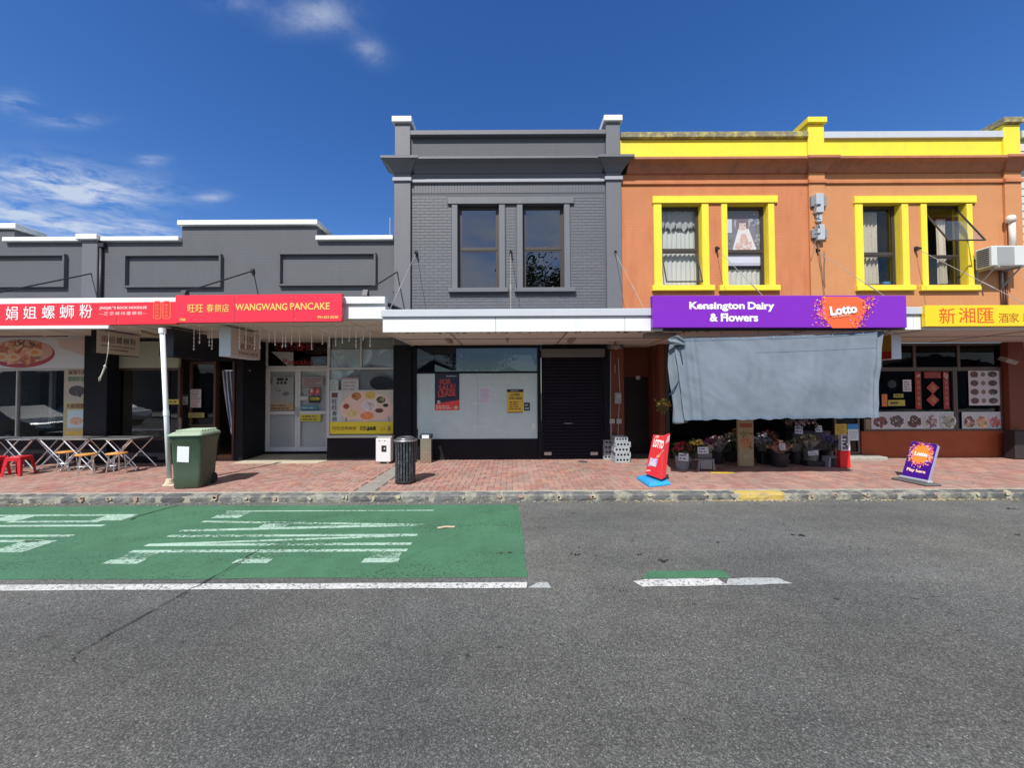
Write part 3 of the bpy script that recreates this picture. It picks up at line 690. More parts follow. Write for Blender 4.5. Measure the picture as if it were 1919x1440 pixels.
m = MB(); rg_ = random.Random(44)
for i in range(150):
    x_, y_ = rg_.uniform(-9.5, 9.5), rg_.uniform(6.85, 9.6); r_ = rg_.uniform(0.008, 0.022); c_ = rg_.choice([(0.07, 0.06, 0.055), (0.12, 0.10, 0.09), (0.4, 0.36, 0.3), (0.05, 0.045, 0.04)])
    m.quad(*[(x_ + r_ * rg_.uniform(0.7, 1.2) * math.cos(k), y_ + r_ * rg_.uniform(0.7, 1.2) * math.sin(k), 0.1245 + 0.00001 * i) for k in (0, 0.9, 1.8, 2.7, 3.6, 4.5, 5.4)], col=c_)
for i in range(60):
    x_, y_ = rg_.uniform(-9.5, 9.5), rg_.choice([rg_.uniform(9.45, 9.72), rg_.uniform(6.8, 9.6)]); s_ = rg_.uniform(0.012, 0.03); t_ = rg_.uniform(0, 3); c_ = rg_.choice([(0.4, 0.3, 0.12), (0.3, 0.22, 0.1), (0.5, 0.48, 0.44), (0.2, 0.12, 0.05)])
    m.quad(*[(x_ + s_ * a_ * math.cos(t_) - s_ * b_ * math.sin(t_), y_ + s_ * a_ * math.sin(t_) + s_ * b_ * math.cos(t_), 0.127 + 0.004 * (a_ > 0)) for a_, b_ in ((-1, 0), (0, -0.45), (1, 0), (0, 0.45))], col=c_)
m.build('gum_spots', attr_mat('leaf_litter', 0.9), footpath, kind='stuff')
# ------------------------------------------------------------------ building materials
M_GREY = pm('charcoal_grey_paint', (0.108, 0.111, 0.124), 0.7, var=0.09, scale=1.5, bump=0.35, bscale=35, streak=0.22, dirtcol=(0.066, 0.068, 0.074), brick=0.5, spec=0.3)
M_GREY_TRIM = pm('grey_trim_paint', (0.130, 0.134, 0.152), 0.6, var=0.08, bump=0.2, bscale=30, streak=0.3, dirtcol=(0.08, 0.08, 0.085))
M_GREY_STRING = pm('pale_grey_band', (0.33, 0.33, 0.36), 0.6, var=0.06, streak=0.2, dirtcol=(0.2, 0.2, 0.2))
M_GREY_BRICK = pm('painted_grey_brick', (0.108, 0.113, 0.130), 0.55, var=0.08, scale=6, bump=0.4, bscale=50, obj_var=0.07)
M_MORTAR = pm('painted_mortar', (0.097, 0.101, 0.116), 0.8, var=0.1, bump=0.3)
M_WHITE = pm('white_coping_paint', (0.74, 0.75, 0.73), 0.55, var=0.07, streak=0.4, dirtcol=(0.42, 0.42, 0.37), dirt=0.25, dscale=3)
M_FASCIA = pm('white_fascia_metal', (0.74, 0.75, 0.76), 0.4, var=0.04, streak=0.35, dirtcol=(0.55, 0.55, 0.51), dirt=0.15, dscale=2)
M_FLASH = pm('pale_flashing', (0.50, 0.53, 0.57), 0.45, var=0.06, streak=0.15, dirtcol=(0.3, 0.3, 0.3))
M_BLACK = pm('black_shopfront_paint', (0.011, 0.011, 0.016), 0.6, var=0.2, dirt=0.25, dirtcol=(0.024, 0.024, 0.026), dscale=4, spec=0.18)
M_DARKPIPE = pm('dark_pipe_paint', (0.02, 0.02, 0.025), 0.5)
M_ORANGE = pm('orange_wall_paint', (0.52, 0.200, 0.088), 0.8, var=0.18, scale=0.8, bump=0.45, bscale=28, streak=0.75, dirtcol=(0.40, 0.110, 0.052), brick=0.5, spec=0.3, dirt=0.35, dscale=1.1)
M_TAN = pm('tan_orange_wall_paint', (0.54, 0.245, 0.105), 0.8, var=0.07, scale=1.2, bump=0.45, bscale=28, streak=0.45, dirtcol=(0.46, 0.175, 0.075), brick=0.4, spec=0.3, dirt=0.3, dscale=0.9)
M_ORANGE_COR = pm('brown_orange_cornice', (0.42, 0.165, 0.085), 0.8, var=0.15, scale=3, bump=0.3, bscale=25, dirt=0.6, dirtcol=(0.16, 0.085, 0.06), dscale=2.5, streak=0.4)
M_YELLOW = pm('yellow_trim_paint', (0.86, 0.68, 0.05), 0.6, var=0.06, bump=0.2, bscale=40, dirt=0.28, dirtcol=(0.52, 0.43, 0.10), dscale=3, streak=0.25, spec=0.3)
M_YELLOW_OLD = pm('lichened_yellow_coping', (0.20, 0.18, 0.12), 0.9, var=0.5, scale=5, bump=0.7, bscale=30, dirt=0.95, dirtcol=(0.66, 0.57, 0.14), dscale=6)
M_CREAM = pm('cream_weatherboard', (0.55, 0.52, 0.46), 0.7, var=0.06, streak=0.2, dirtcol=(0.35, 0.33, 0.28))
M_SOFFIT = pm('soffit_board', (0.70, 0.67, 0.62), 0.8, var=0.10, scale=1.5, dirt=0.30, dirtcol=(0.45, 0.38, 0.30), dscale=1.6)
M_BRICKRED = pm('red_orange_paint', (0.20, 0.052, 0.026), 0.7, var=0.15, scale=3, bump=0.3, bscale=30, dirt=0.3, dirtcol=(0.10, 0.04, 0.025), dscale=3)
M_STALL = pm('brown_orange_stallboard', (0.38, 0.10, 0.042), 0.6, spec=0.2, var=0.12, dirt=0.3, dirtcol=(0.17, 0.06, 0.035), dscale=3)
M_ALU = pm('white_door_aluminium', (0.84, 0.85, 0.86), 0.35, var=0.03, dirt=0.12, dirtcol=(0.35, 0.34, 0.32), dscale=5)
M_ALUOLD = pm('weathered_aluminium', (0.56, 0.56, 0.55), 0.45, metal=0.1, var=0.08)
M_BROWN = pm('brown_joinery', (0.075, 0.030, 0.020), 0.5, var=0.2)
M_DKFRAME = pm('dark_window_frame', (0.05, 0.038, 0.033), 0.45, var=0.15)
M_GLASS = glass_mat('window_glass', (0.92, 0.94, 0.94), 1.0)
M_GLASS_UP = glass_mat('upper_window_glass', (0.45, 0.47, 0.48), 5.5)
M_GLASS_DK = glass_mat('tinted_glass', (0.62, 0.64, 0.65), 1.0)
M_GLASS_C = glass_mat('clear_sash_glass', (0.95, 0.96, 0.96), 0.8)
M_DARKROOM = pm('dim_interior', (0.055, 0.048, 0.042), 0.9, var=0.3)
M_ROOF = pm('corrugated_roof', (0.22, 0.23, 0.24), 0.5, metal=0.3)
M_STEEL = pm('galvanised_steel', (0.50, 0.51, 0.52), 0.4, metal=0.7, var=0.15)
M_CHROME = pm('folding_table_steel', (0.72, 0.72, 0.73), 0.25, metal=0.85, var=0.1)
M_WIRE = pm('pale_cable', (0.42, 0.40, 0.37), 0.6)
M_DARKROD = pm('dark_rod_paint', (0.022, 0.022, 0.026), 0.5)
M_PAPER = pm('white_paper', (0.78, 0.78, 0.80), 0.8, var=0.04)

BR_H, BR_W = 0.081, 0.238
def face_bricks(parent, x0, x1, z0, z1, yface, holes, limit, mat, proud=0.006, name='brick'):
    me = MB().box(-BR_W / 2 + 0.005, BR_W / 2 - 0.005, -proud, 0.006, -BR_H / 2 + 0.0045, BR_H / 2 - 0.0045).mesh(name, mat)
    half = MB().box(-BR_W / 4 + 0.005, BR_W / 4 - 0.005, -proud, 0.006, -BR_H / 2 + 0.0045, BR_H / 2 - 0.0045).mesh(name, mat)
    rb = random.Random(9); cnt = 0; rest = MB()
    nrow = int((z1 - z0) / BR_H); lst = []
    for j in range(nrow):
        zc = z0 + (j + 0.5) * BR_H; xa = x0
        if j % 2: lst.append((x0 + BR_W / 4, zc, 1)); xa = x0 + BR_W / 2
        while xa + BR_W <= x1 + 0.001: lst.append((xa + BR_W / 2, zc, 0)); xa += BR_W
        if x1 - xa > BR_W / 2: lst.append((xa + BR_W / 4, zc, 1))
    out = []
    for bx, bz, hf in lst:
        w = BR_W / 2 if hf else BR_W; segs = [(bx - w / 2, bx + w / 2)]
        for h in holes:
            if h[2] - 0.03 < bz < h[3] + 0.03:
                nx_ = []
                for a_, b_ in segs:
                    if b_ <= h[0] or a_ >= h[1]: nx_.append((a_, b_)); continue
                    if h[0] - a_ > 0.03: nx_.append((a_, h[0]))
                    if b_ - h[1] > 0.03: nx_.append((h[1], b_))
                segs = nx_
        out += [((a_ + b_) / 2, bz, (b_ - a_) / BR_W) for a_, b_ in segs]
    for bx, bz, k in out:
        off = rb.uniform(-0.0015, 0.0015)
        if cnt < limit: inst(me, name, parent, (bx, yface + off, bz), None, (k, 1, 1)); cnt += 1
        else:
            w = (BR_W / 2 - 0.005) * k; rest.box(bx - w, bx + w, yface + off - proud, yface + off + 0.006, bz - BR_H / 2 + 0.0045, bz + BR_H / 2 - 0.0045)
    if rest.v: rest.build(name + 's', mat, parent, kind='stuff')

def room(parent, x0, x1, y0, y1, z0, z1, mat=M_DARKROOM, name='interior_wall'):
    m = MB()
    m.quad((x0, y1, z0), (x1, y1, z0), (x1, y1, z1), (x0, y1, z1)); m.quad((x0, y0, z0), (x0, y1, z0), (x0, y1, z1), (x0, y0, z1)); m.quad((x1, y0, z0), (x1, y1, z0), (x1, y1, z1), (x1, y0, z1))
    m.quad((x0, y0, z0), (x1, y0, z0), (x1, y1, z0), (x0, y1, z0)); m.quad((x0, y0, z1), (x1, y0, z1), (x1, y1, z1), (x0, y1, z1))
    return m.build(name, mat, parent)

def framed(parent, x0, x1, z0, z1, y, fw, depth, mat, glass, name='window', bars=(), cross=(), inset=0.02, fwb=None):
    """glazed unit: frame ring with bars, panes behind as sub-parts"""
    fwb = fwb or fw; m = MB(); e = 0.0
    m.box(x0, x0 + fw, y, y + depth, z0, z1); m.box(x1 - fw, x1, y, y + depth, z0, z1)
    m.box(x0 + fw, x1 - fw, y, y + depth, z1 - fw, z1); m.box(x0 + fw, x1 - fw, y, y + depth, z0, z0 + fwb)
    xs = [x0 + fw] ; zs = [z0 + fwb]
    for bx, bw in bars: m.box(bx - bw / 2, bx + bw / 2, y + 0.003, y + depth - 0.003, z0 + fwb, z1 - fw)
    for cz, ch, ca, cb in cross: m.box(ca, cb, y + 0.0015, y + depth - 0.0015, cz - ch / 2, cz + ch / 2)
    o = m.build(name, mat, parent, bevel=0.003)
    if glass: MB().box(x0 + fw, x1 - fw, y + depth * 0.5, y + depth * 0.5 + 0.006, z0 + fwb, z1 - fw).build('pane', glass, o)
    return o

# ================================================================== single-storey grey row
XA1 = X(189, 500, YW)                     # right edge of the first bay's pilaster
XB0, XB1 = X(739, 450, YW), X(1163, 450, YW)
ZS1, ZS2 = 3.37, 3.13                     # soffit heights
T = 0.28
def coping(parent, x0, x1, z0, z1, proj=0.10, back=0.36, mat=None): return MB().box(x0, x1, YW - proj, YW + back, z0, z1).build('coping', mat or M_WHITE, parent, bevel=0.012)
def moulding(parent, x0, x1, z0, z1, w=0.05, d=0.088):
    m = MB(); y0 = YW - d
    m.box(x0, x1, y0, YW + 0.01, z1 - w, z1); m.box(x0, x1, y0, YW + 0.01, z0, z0 + w)
    m.box(x0, x0 + w, y0 + 0.001, YW + 0.01, z0 + w, z1 - w); m.box(x1 - w, x1, y0 + 0.001, YW + 0.01, z0 + w, z1 - w)
    return m.build('panel_moulding', M_GREY, parent, bevel=0.004)

bA = thing('shop_building', 'dark grey single-storey shop bay at the left edge with a bowl picture over its window', 'building', ((-16 + XA1) / 2, YW, 0))
bB = thing('shop_building', 'dark grey single-storey building with a stepped white-capped parapet and two framed panels', 'building', ((XA1 + XB0) / 2, YW, 0))
zlow, zhi = Z(453, 465, YW), Z(424, 465, YW)
zlowc, zhic = Z(444.5, 465, YW), Z(414.5, 465, YW)
# bay one
xs_ = X(27, 440, YW)
mA = MB(); wallcells(mA, -16.0, X(160, 500, YW), 3.385, zlow, YW, YW + T, []); mA.build('wall', M_GREY, bA)
MB().box(-16.0, xs_, YW, YW + 0.5, zlow, Z(430, 20, YW)).build('parapet', M_GREY, bA)
coping(bA, -16.1, xs_ + 0.10, Z(430, 20, YW), Z(419.5, 20, YW), 0.06, 0.62); coping(bA, xs_ - 0.20, X(154, 450, YW), zlow, zlowc, 0.10, 0.34)
xp0 = X(160, 500, YW)
MB().box(xp0, XA1, YW - 0.09, YW + T, 3.0, zlow + 0.02).build('pilaster', M_GREY_TRIM, bA, bevel=0.01)
coping(bA, X(154, 450, YW) + 0.005, XA1 + 0.06, zlow + 0.02, zlowc + 0.045, 0.17, 0.34)
moulding(bA, -14.6, X(127, 505, YW), Z(540, 60, YW), Z(478, 60, YW))
# bay two
x337, x592 = X(341, 430, YW), X(594, 430, YW)
mB = MB(); wallcells(mB, XA1, XB0, 3.385, zlow, YW + 0.002, YW + T, []); mB.build('wall', M_GREY, bB)
MB().box(x337, x592, YW + 0.002, YW + 0.45, zlow, zhi).build('parapet', M_GREY, bB)
coping(bB, x337 - 0.06, x592 + 0.05, zhi, zhic, 0.09, 0.75)
coping(bB, XA1 + 0.07, x337 - 0.008, zlow, zlowc, 0.10, 0.34); coping(bB, x592 + 0.008, XB0 - 0.01, zlow, zlowc, 0.10, 0.34)
moulding(bB, X(237, 505, YW), X(418, 505, YW), Z(540, 327, YW), Z(478, 327, YW)); moulding(bB, X(525, 505, YW), X(706, 505, YW), Z(537, 615, YW), Z(475, 615, YW))
m = MB().tube([(XA1 + 0.05, YW - 0.045, 3.5), (XA1 + 0.05, YW - 0.045, zlow - 0.12)], 0.036, 10); m.build('downpipe', M_DARKPIPE, bB, smooth=True)
box('hopper', M_DARKPIPE, bB, XA1 + 0.01, XA1 + 0.16, YW - 0.10, YW, zlow - 0.16, zlow - 0.05, 0.01)
MB().tube([(X(731, 420, YW + 0.6), YW + 0.6, zlow - 0.3), (X(731, 410, YW + 0.6), YW + 0.6, Z(408, 731, YW + 0.6))], 0.012, 6).build('vent_rod', M_WIRE, bB)
for bb, xa, xb in ((bA, -16, XA1 - 0.3), (bB, XA1, XB0)):
    MB().quad((xa, YW + T, 5.1), (xb, YW + T, 5.1), (xb, YW + 9, 5.5), (xa, YW + 9, 5.5)).build('roof', M_ROOF, bb)

# ---- ground floor of bay one (noodle shop, street window)
YS = 9.50
xw0, xw1 = -14.0, X(160, 750, YS); zt = Z(691, 80, YS); zsill = Z(823, 80, YS)
box('stallboard', M_BLACK, bA, -16, X(200, 850, YS), YS, YS + 0.3, 0.10, zsill)
box('pillar', M_BLACK, bA, xw1 + 0.01, X(200, 750, YS - 0.06), YS - 0.06, YS + 0.35, zsill + 0.002, ZS1, 0.01)
fr = framed(bA, xw0, xw1, zsill, zt, YS + 0.04, 0.05, 0.08, M_ALUOLD, glass_mat('cafe_glass', (0.86, 0.88, 0.88), 2.0), bars=((X(26, 750, YS), 0.035),))
room(bA, -14.0, X(198, 750, YS), YS + 0.35, 14.0, 0.12, 3.3, pm('cafe_wall', (0.26, 0.25, 0.23), 0.9, var=0.3))
sg = thing('picture_sign', 'wide white picture board with a big red noodle bowl above the left cafe window', 'sign', ((xw0 + xw1) / 2, YS, zt), None)
MB().box(xw0, xw1, YS - 0.02, YS + 0.10, zt + 0.004, Z(615, 80, YS)).build('board', pm('picture_board', (0.74, 0.73, 0.80), 0.5, var=0.06), sg)
a = Art(wallframe(YS - 0.021)); ax_, az_ = W(40, 661, YS); 
a.rect(xw0, xw1 - 0.02, Z(630, 80, YS), Z(616, 80, YS), (0.42, 0.20, 0.20)); a.rect(xw0, xw1 - 0.45, Z(632, 80, YS), Z(629.5, 80, YS), (0.22, 0.03, 0.06))
a.poly([(X(115, 640, YS), Z(652, 115, YS)), (xw1, Z(668, 160, YS)), (xw1, Z(632, 160, YS)), (X(110, 640, YS), Z(636, 115, YS))], (0.55, 0.40, 0.38))
a.ell(ax_ + 0.02, az_ - 0.03, 0.86, 0.36, (0.33, 0.015, 0.03), 40); a.ell(ax_, az_ + 0.02, 0.83, 0.30, (0.55, 0.30, 0.26), 40)
a.blob(ax_, az_ + 0.01, 0.72, 0.26, [(0.45, 0.11, 0.05), (0.6, 0.25, 0.12), (0.38, 0.06, 0.03), (0.65, 0.38, 0.25), (0.25, 0.10, 0.06)], 60)
for q, w in ((-0.45, 0.2), (0.38, 0.22), (-0.15, 0.17)): a.ell(ax_ + q, az_ - 0.12 + (q > 0) * 0.12, w, 0.10, (0.62, 0.42, 0.25), 16, 0.1); a.ell(ax_ + q, az_ - 0.12 + (q > 0) * 0.12, w * 0.5, 0.05, (0.6, 0.22, 0.06), 12, 0.1)
a.blob(ax_ + 0.1, az_ + 0.20, 0.35, 0.08, [(0.05, 0.03, 0.04), (0.15, 0.06, 0.05)], 14)
a.build(sg)
p = thing('menu_poster', 'tall yellow menu poster in the left cafe window beside the black pillar', 'poster', (X(140, 750, YS), YS, 1))
px0, px1 = X(120, 750, YS), X(162, 750, YS); 
box('sheet', pm('poster_yellow', (0.62, 0.54, 0.28), 0.6), p, px0, px1, YS - 0.006, YS + 0.002, Z(818, 140, YS), Z(690, 140, YS), 0)
a = Art(wallframe(YS - 0.006)); w_ = px1 - px0; zb, zt2 = Z(818, 140, YS), Z(690, 140, YS); h_ = zt2 - zb
def PR(a_, u0, u1, v0, v1, c): a_.rect(px0 + u0 * w_, px0 + u1 * w_, zb + v0 * h_, zb + v1 * h_, c)
PR(a, 0.0, 1, 0.50, 1.0, (0.42, 0.36, 0.27)); PR(a, 0.18, 1, 0.12, 0.38, (0.52, 0.62, 0.64)); PR(a, 0.1, 1, 0.02, 0.07, (0.65, 0.42, 0.08))
a.dish(px0 + 0.58 * w_, zb + 0.66 * h_, 0.42 * w_, 0.095 * h_, (0.38, 0.35, 0.36), [(0.05, 0.035, 0.035), (0.10, 0.05, 0.04), (0.03, 0.03, 0.04)], 20)
a.dish(px0 + 0.58 * w_, zb + 0.22 * h_, 0.36 * w_, 0.075 * h_, (0.7, 0.68, 0.7), [(0.62, 0.38, 0.24), (0.68, 0.48, 0.33), (0.5, 0.28, 0.15)], 14)
a.build(p)
fr_ = wallframe(YS - 0.006); M_MAROON = pm('maroon_print', (0.22, 0.03, 0.02), 0.6); M_GREENINK = pm('green_print', (0.10, 0.28, 0.13), 0.6)
lettering('麻辣牛肉', fr_, px0 + 0.2 * w_, px0 + 0.95 * w_, zb + 0.90 * h_, zb + 0.975 * h_, M_MAROON, p, bold=0.02, lift=0.007)
lettering('螺蛳粉面', fr_, px0 + 0.18 * w_, px0 + 0.95 * w_, zb + 0.80 * h_, zb + 0.875 * h_, M_GREENINK, p, bold=0.02, lift=0.007)
lettering('大碗猪脚', fr_, px0 + 0.12 * w_, px0 + 0.95 * w_, zb + 0.405 * h_, zb + 0.48 * h_, M_MAROON, p, bold=0.02, lift=0.007)
# cafe contents glimpsed through the glass
c_ = thing('display_fridge', 'dark glass-fronted drinks fridge with a pale frame inside the left cafe', 'fridge', (X(75, 750, 11), 11.2, 0.12))
fx0, fx1 = X(45, 700, 11), X(98, 700, 11); framed(c_, fx0, fx1, 0.9, Z(692, 70, 11), 11.0, 0.09, 0.1, pm('pale_enamel', (0.75, 0.77, 0.77), 0.4), None, name='door_frame'); box('cabinet', pm('fridge_black', (0.02, 0.02, 0.022), 0.4), c_, fx0 + .01, fx1 - .01, 11.08, 11.7, 0.12, Z(694, 70, 11), 0.01)

for k, (xa, xb, za, zb, col) in enumerate(((-12.6, -11.2, 1.5, 2.6, (0.6, 0.55, 0.45)), (-14.5, -13.2, 1.4, 2.5, (0.55, 0.12, 0.08)), (-9.9, -8.9, 1.6, 2.7, (0.5, 0.1, 0.07)))):
    t9 = thing('menu_board', ('cream menu board on the back wall deep inside the left cafe', 'red menu board on the back wall of the left cafe near its edge', 'dark red banner on the back wall inside the noodle shop')[k], 'board', ((xa + xb) / 2, 13.8, za)); box('panel', pm('menu_board_%d' % k, col, 0.6, var=0.2), t9, xa, xb, 13.8, 13.85, za, zb, 0.005)
t9 = thing('cafe_counter', 'pale counter standing inside the left cafe behind the glass', 'counter', (-11.5, 12.2, 0.12)); box('counter_front', pm('counter_wood', (0.42, 0.32, 0.22), 0.5, var=0.2), t9, -12.8, -10.2, 12.2, 12.3, 0.12, 1.15, 0.01); box('counter_top', pm('counter_white', (0.7, 0.7, 0.68), 0.4), t9, -12.85, -10.15, 12.15, 12.7, 1.15, 1.2, 0.01)

# ---- ground floor of bay two: noodle shop window, door with strip curtain
YN = 9.72; xr0 = X(455, 800, YW)
xn0, xn1 = X(196, 750, YN), X(337, 750, YN); xd0, xd1 = X(405, 750, YN + 0.25), X(440, 750, YN + 0.25)
zt = Z(690, 270, YN); zsill = Z(826, 270, YN)
box('stallboard', M_BLACK, bB, X(201, 850, YS) + 0.003, xn1 + 0.02, YN - 0.14, YN + 0.2, 0.10, zsill)
box('bulkhead', pm('cream_bulkhead', (0.42, 0.42, 0.34), 0.7, var=0.12), bB, xn0, xn1 - 0.05, YN, YN + 0.08, zt + 0.002, Z(640, 260, YN), 0.004)
w1 = framed(bB, xn0, xn1, zsill, zt - 0.002, YN, 0.06, 0.09, M_BROWN, glass_mat('noodle_glass', (0.8, 0.8, 0.78), 1.8), bars=((X(313, 750, YN), 0.05),))
box('bulkhead', M_BLACK, bB, xn1 - 0.04, xr0 - 0.02, YN + 0.26, YN + 0.4, 2.75, ZS1, 0.002)
w2 = framed(bB, xn1 + 0.02, xd0, 1.0, 2.74, YN + 0.26, 0.07, 0.09, M_BROWN, M_GLASS_DK)
box('stallboard', M_BROWN, bB, xn1 + 0.02, xd0, YN + 0.2, YN + 0.38, 0.10, 0.998)
for xq in (xd0 + 0.002, xd1 + 0.002): box('door_post', M_BROWN, bB, xq, xq + 0.06, YN + 0.15, YN + 0.30, 0.12, 2.74)
w3 = framed(bB, xd1 + 0.07, X(456, 750, YN + 0.25), Z(820, 446, YN + 0.25), 2.74, YN + 0.20, 0.03, 0.07, M_BROWN, M_GLASS_DK)
box('stallboard', M_BLACK, bB, xd1 + 0.065, X(457, 750, YN + 0.25), YN + 0.12, YN + 0.28, 0.10, Z(820, 446, YN + 0.25) - 0.002)
box('doorstep', pm('worn_timber', (0.22, 0.10, 0.05), 0.8, var=0.3), bB, xd0 + 0.07, xd1 - 0.001, YN + 0.2, YN + 0.5, 0.10, 0.26)
room(bB, xn0, X(497, 750, 10.8) - 0.35, YN + 0.42, 14.2, 0.12, 3.3, pm('noodle_wall', (0.17, 0.12, 0.09), 0.9, var=0.4))
cur = thing('strip_curtain', 'blue and white plastic strip curtain gathered in the noodle shop doorway', 'curtain', ((xd0 + xd1) / 2, YN + 0.3, 2.5))
box('rail', M_CHROME, cur, xd0 + 0.065, xd1 + 0.35, YN + 0.31, YN + 0.33, 2.49, 2.52)
ms = pm('white_strip', (0.62, 0.64, 0.68), 0.4); mb_ = pm('blue_strip', (0.035, 0.06, 0.16), 0.4)
for i in range(11):
    t = i / 10; xt = xd0 + 0.09 + t * 0.47; xb = xd0 + 0.09 + 0.14 + t * 0.33 + random.uniform(-0.03, 0.03); yb = YN + 0.33
    if i < 8:
        m = MB(); zb0 = random.uniform(0.5, 1.0)
        xtb = xb + 0.10
        pts = [(xt, 2.49), (xt * 0.75 + xtb * 0.25 + random.uniform(-0.01, 0.01), 1.95), (xt * 0.45 + xtb * 0.55, 1.45), (xtb, zb0)]
        for (a0, z0_), (a1, z1_) in zip(pts, pts[1:]): m.quad((a0, yb, z0_), (a0 + 0.032, yb + 0.01, z0_), (a1 + 0.030, yb + 0.01, z1_), (a1, yb, z1_))
        m.build('strip', ms if i % 2 == 0 else mb_, cur)
for i in range(5):
    xt = X(444 + i * 3.0, 700, YN + 0.33); MB().box(xt, xt + 0.02, YN + 0.33, YN + 0.334, Z(745, 446, YN + 0.33), 2.49).build('strip', ms, cur)
# notices in the glazing
def notice(name, label, px0_, px1_, py0_, py1_, Y, col, rows=0, ink=(0.08, 0.07, 0.07), cat='notice', header=None, hh=0.2, parent=None, rough=0.5):
    x0_, z1_ = W(px0_, py0_, Y); x1_, z0_ = W(px1_, py1_, Y)
    t = thing(name, label, cat, ((x0_ + x1_) / 2, Y, z0_)); MB().box(x0_, x1_, Y - 0.003, Y, z0_, z1_).build('sheet', pm('notice_%d_%d_%d' % tuple(int(c * 99) for c in col), tuple(min(0.84, c * 1.3) for c in col), rough, var=0.04), t)
    if rows or header:
        a = Art(wallframe(Y - 0.003)); ww = x1_ - x0_; hg = z1_ - z0_
        if header: a.rect(x0_, x1_, z1_ - hg * hh, z1_, header)
        if rows: lines_of_print(a, x0_ + ww * 0.12, x1_ - ww * 0.1, z0_ + hg * 0.08, z1_ - hg * (0.1 + (hh if header else 0)), rows, ink)
        a.build(t)
    return t
notice('door_notice', 'pale notice with black top on the noodle shop side glazing', 343, 352, 740, 759, YN + 0.25, (0.35, 0.35, 0.30), 5, header=(0.03, 0.03, 0.03))
notice('wall_notice', 'white notice with red and grey rows right of the narrow pale notice', 357, 377, 730, 747, YN + 0.25, (0.42, 0.40, 0.40), 5, (0.3, 0.1, 0.08))
notice('wall_notice', 'lower white notice with a red block in the noodle shop glazing', 357, 377, 748, 764, YN + 0.25, (0.42, 0.40, 0.40), 5, (0.4, 0.1, 0.1))
notice('security_sticker', 'dull yellow sticker low on the noodle shop side glazing', 353, 383, 774, 783, YN + 0.25, (0.30, 0.25, 0.05), 2, cat='sticker')
notice('security_sticker', 'bright yellow sticker on the glass right behind the white pole', 316, 335, 749, 758, YN - 0.002, (0.55, 0.42, 0.04), 1, cat='sticker')

# ---- recessed pancake shop entrance
YD = 10.85
xr0, xr1 = X(455, 800, YW), X(613, 800, YW)
xrb = X(497, 780, YD)
m = MB(); poly = [(xr0, YW + 0.005), (xr0 + 0.002, YW + 0.006), (xrb, YD), (xrb - 0.25, YD), (xr0 - 0.06, YW + 0.3)]
m.prism([(xr0 - 0.14, YW - 0.003), (xr0, YW - 0.003), (xrb, YD + 0.05), (xrb - 0.3, YD + 0.05), (xr0 - 0.14, YW + 0.35)], 'z', 0.10, ZS1); m.build('pillar', M_BLACK, bB)
m = MB(); xq1 = X(613, 800, YW) ; m.box(xq1 - 0.02, xq1 + 0.06, YW + 0.12, YD, 0.10, ZS1); m.build('recess_wall', M_BLACK, bB)
MB().prism([(xr0 - 0.02, 9.42), (xr1 - 0.05, 9.42), (xr1 + 0.02, YW + 0.02), (xr1 - 0.02, YD), (xrb, YD), (xr0, YW)], 'z', 0.10, 0.1275).build('entrance_slab', pm('cream_concrete', (0.50, 0.45, 0.33), 0.85, var=0.15, scale=4, bump=0.3, bscale=60, dirt=0.4, dirtcol=(0.25, 0.22, 0.16), dscale=3), bB)
zdoor = Z(690, 550, YD); zhead = Z(628, 550, YD); xd_a, xd_m, xd_b = xrb, X(557.5, 770, YD), X(619, 770, YD)
fb = MB(); fb.box(xd_a, xd_b, YD, YD + 0.06, zdoor, zdoor + 0.06); fb.box(xd_a, xd_a + 0.05, YD, YD + 0.06, 0.13, zhead); fb.box(xd_b - 0.05, xd_b, YD, YD + 0.06, 0.13, zhead); fb.box(xd_a + 0.05, xd_b - 0.05, YD, YD + 0.06, zhead - 0.04, zhead)
fb.build('door_frame', M_ALU, bB, bevel=0.003)
MB().box(xd_a + 0.05, xd_b - 0.05, YD + 0.03, YD + 0.036, zdoor + 0.06, zhead - 0.04).build('transom_pane', M_GLASS_DK, bB)
zc = Z(774, 550, YD)
for k, (xa, xb) in enumerate(((xd_a + 0.052, xd_m - 0.003), (xd_m + 0.003, xd_b - 0.052))):
    m = MB(); st = 0.075; y0_, y1_ = YD + 0.005, YD + 0.05
    z0_, z1_ = 0.20, zdoor - 0.004
    m.box(xa, xa + st, y0_, y1_, z0_, z1_); m.box(xb - st, xb, y0_, y1_, z0_, z1_); m.box(xa + st, xb - st, y0_, y1_, z1_ - 0.10, z1_); m.box(xa + st, xb - st, y0_, y1_, z0_, z0_ + 0.13); m.box(xa + st, xb - st, y0_, y1_, zc - 0.05, zc + 0.05)
    d = m.build('door', M_ALU, bB, bevel=0.003)
    MB().box(xa + st, xb - st, YD + 0.025, YD + 0.031, z0_ + 0.13, zc - 0.05).build('pane', M_GLASS, d); MB().box(xa + st, xb - st, YD + 0.025, YD + 0.031, zc + 0.05, z1_ - 0.10).build('pane', M_GLASS, d)
    MB().tube([((xb - 0.035) if k == 0 else (xa + 0.035), YD - 0.03, zc - 0.12), ((xb - 0.035) if k == 0 else (xa + 0.035), YD - 0.03, zc + 0.16)], 0.01, 6).build('handle', M_CHROME, d)
box('blind', pm('roller_blind', (0.76, 0.78, 0.80), 0.8, var=0.08, scale=3), bB, xd_a + 0.06, xd_b - 0.06, YD + 0.10, YD + 0.11, 0.22, zdoor - 0.1, 0)
box('threshold', M_BLACK, bB, xd_a, xd_b, YD - 0.01, YD + 0.06, 0.10, 0.198)
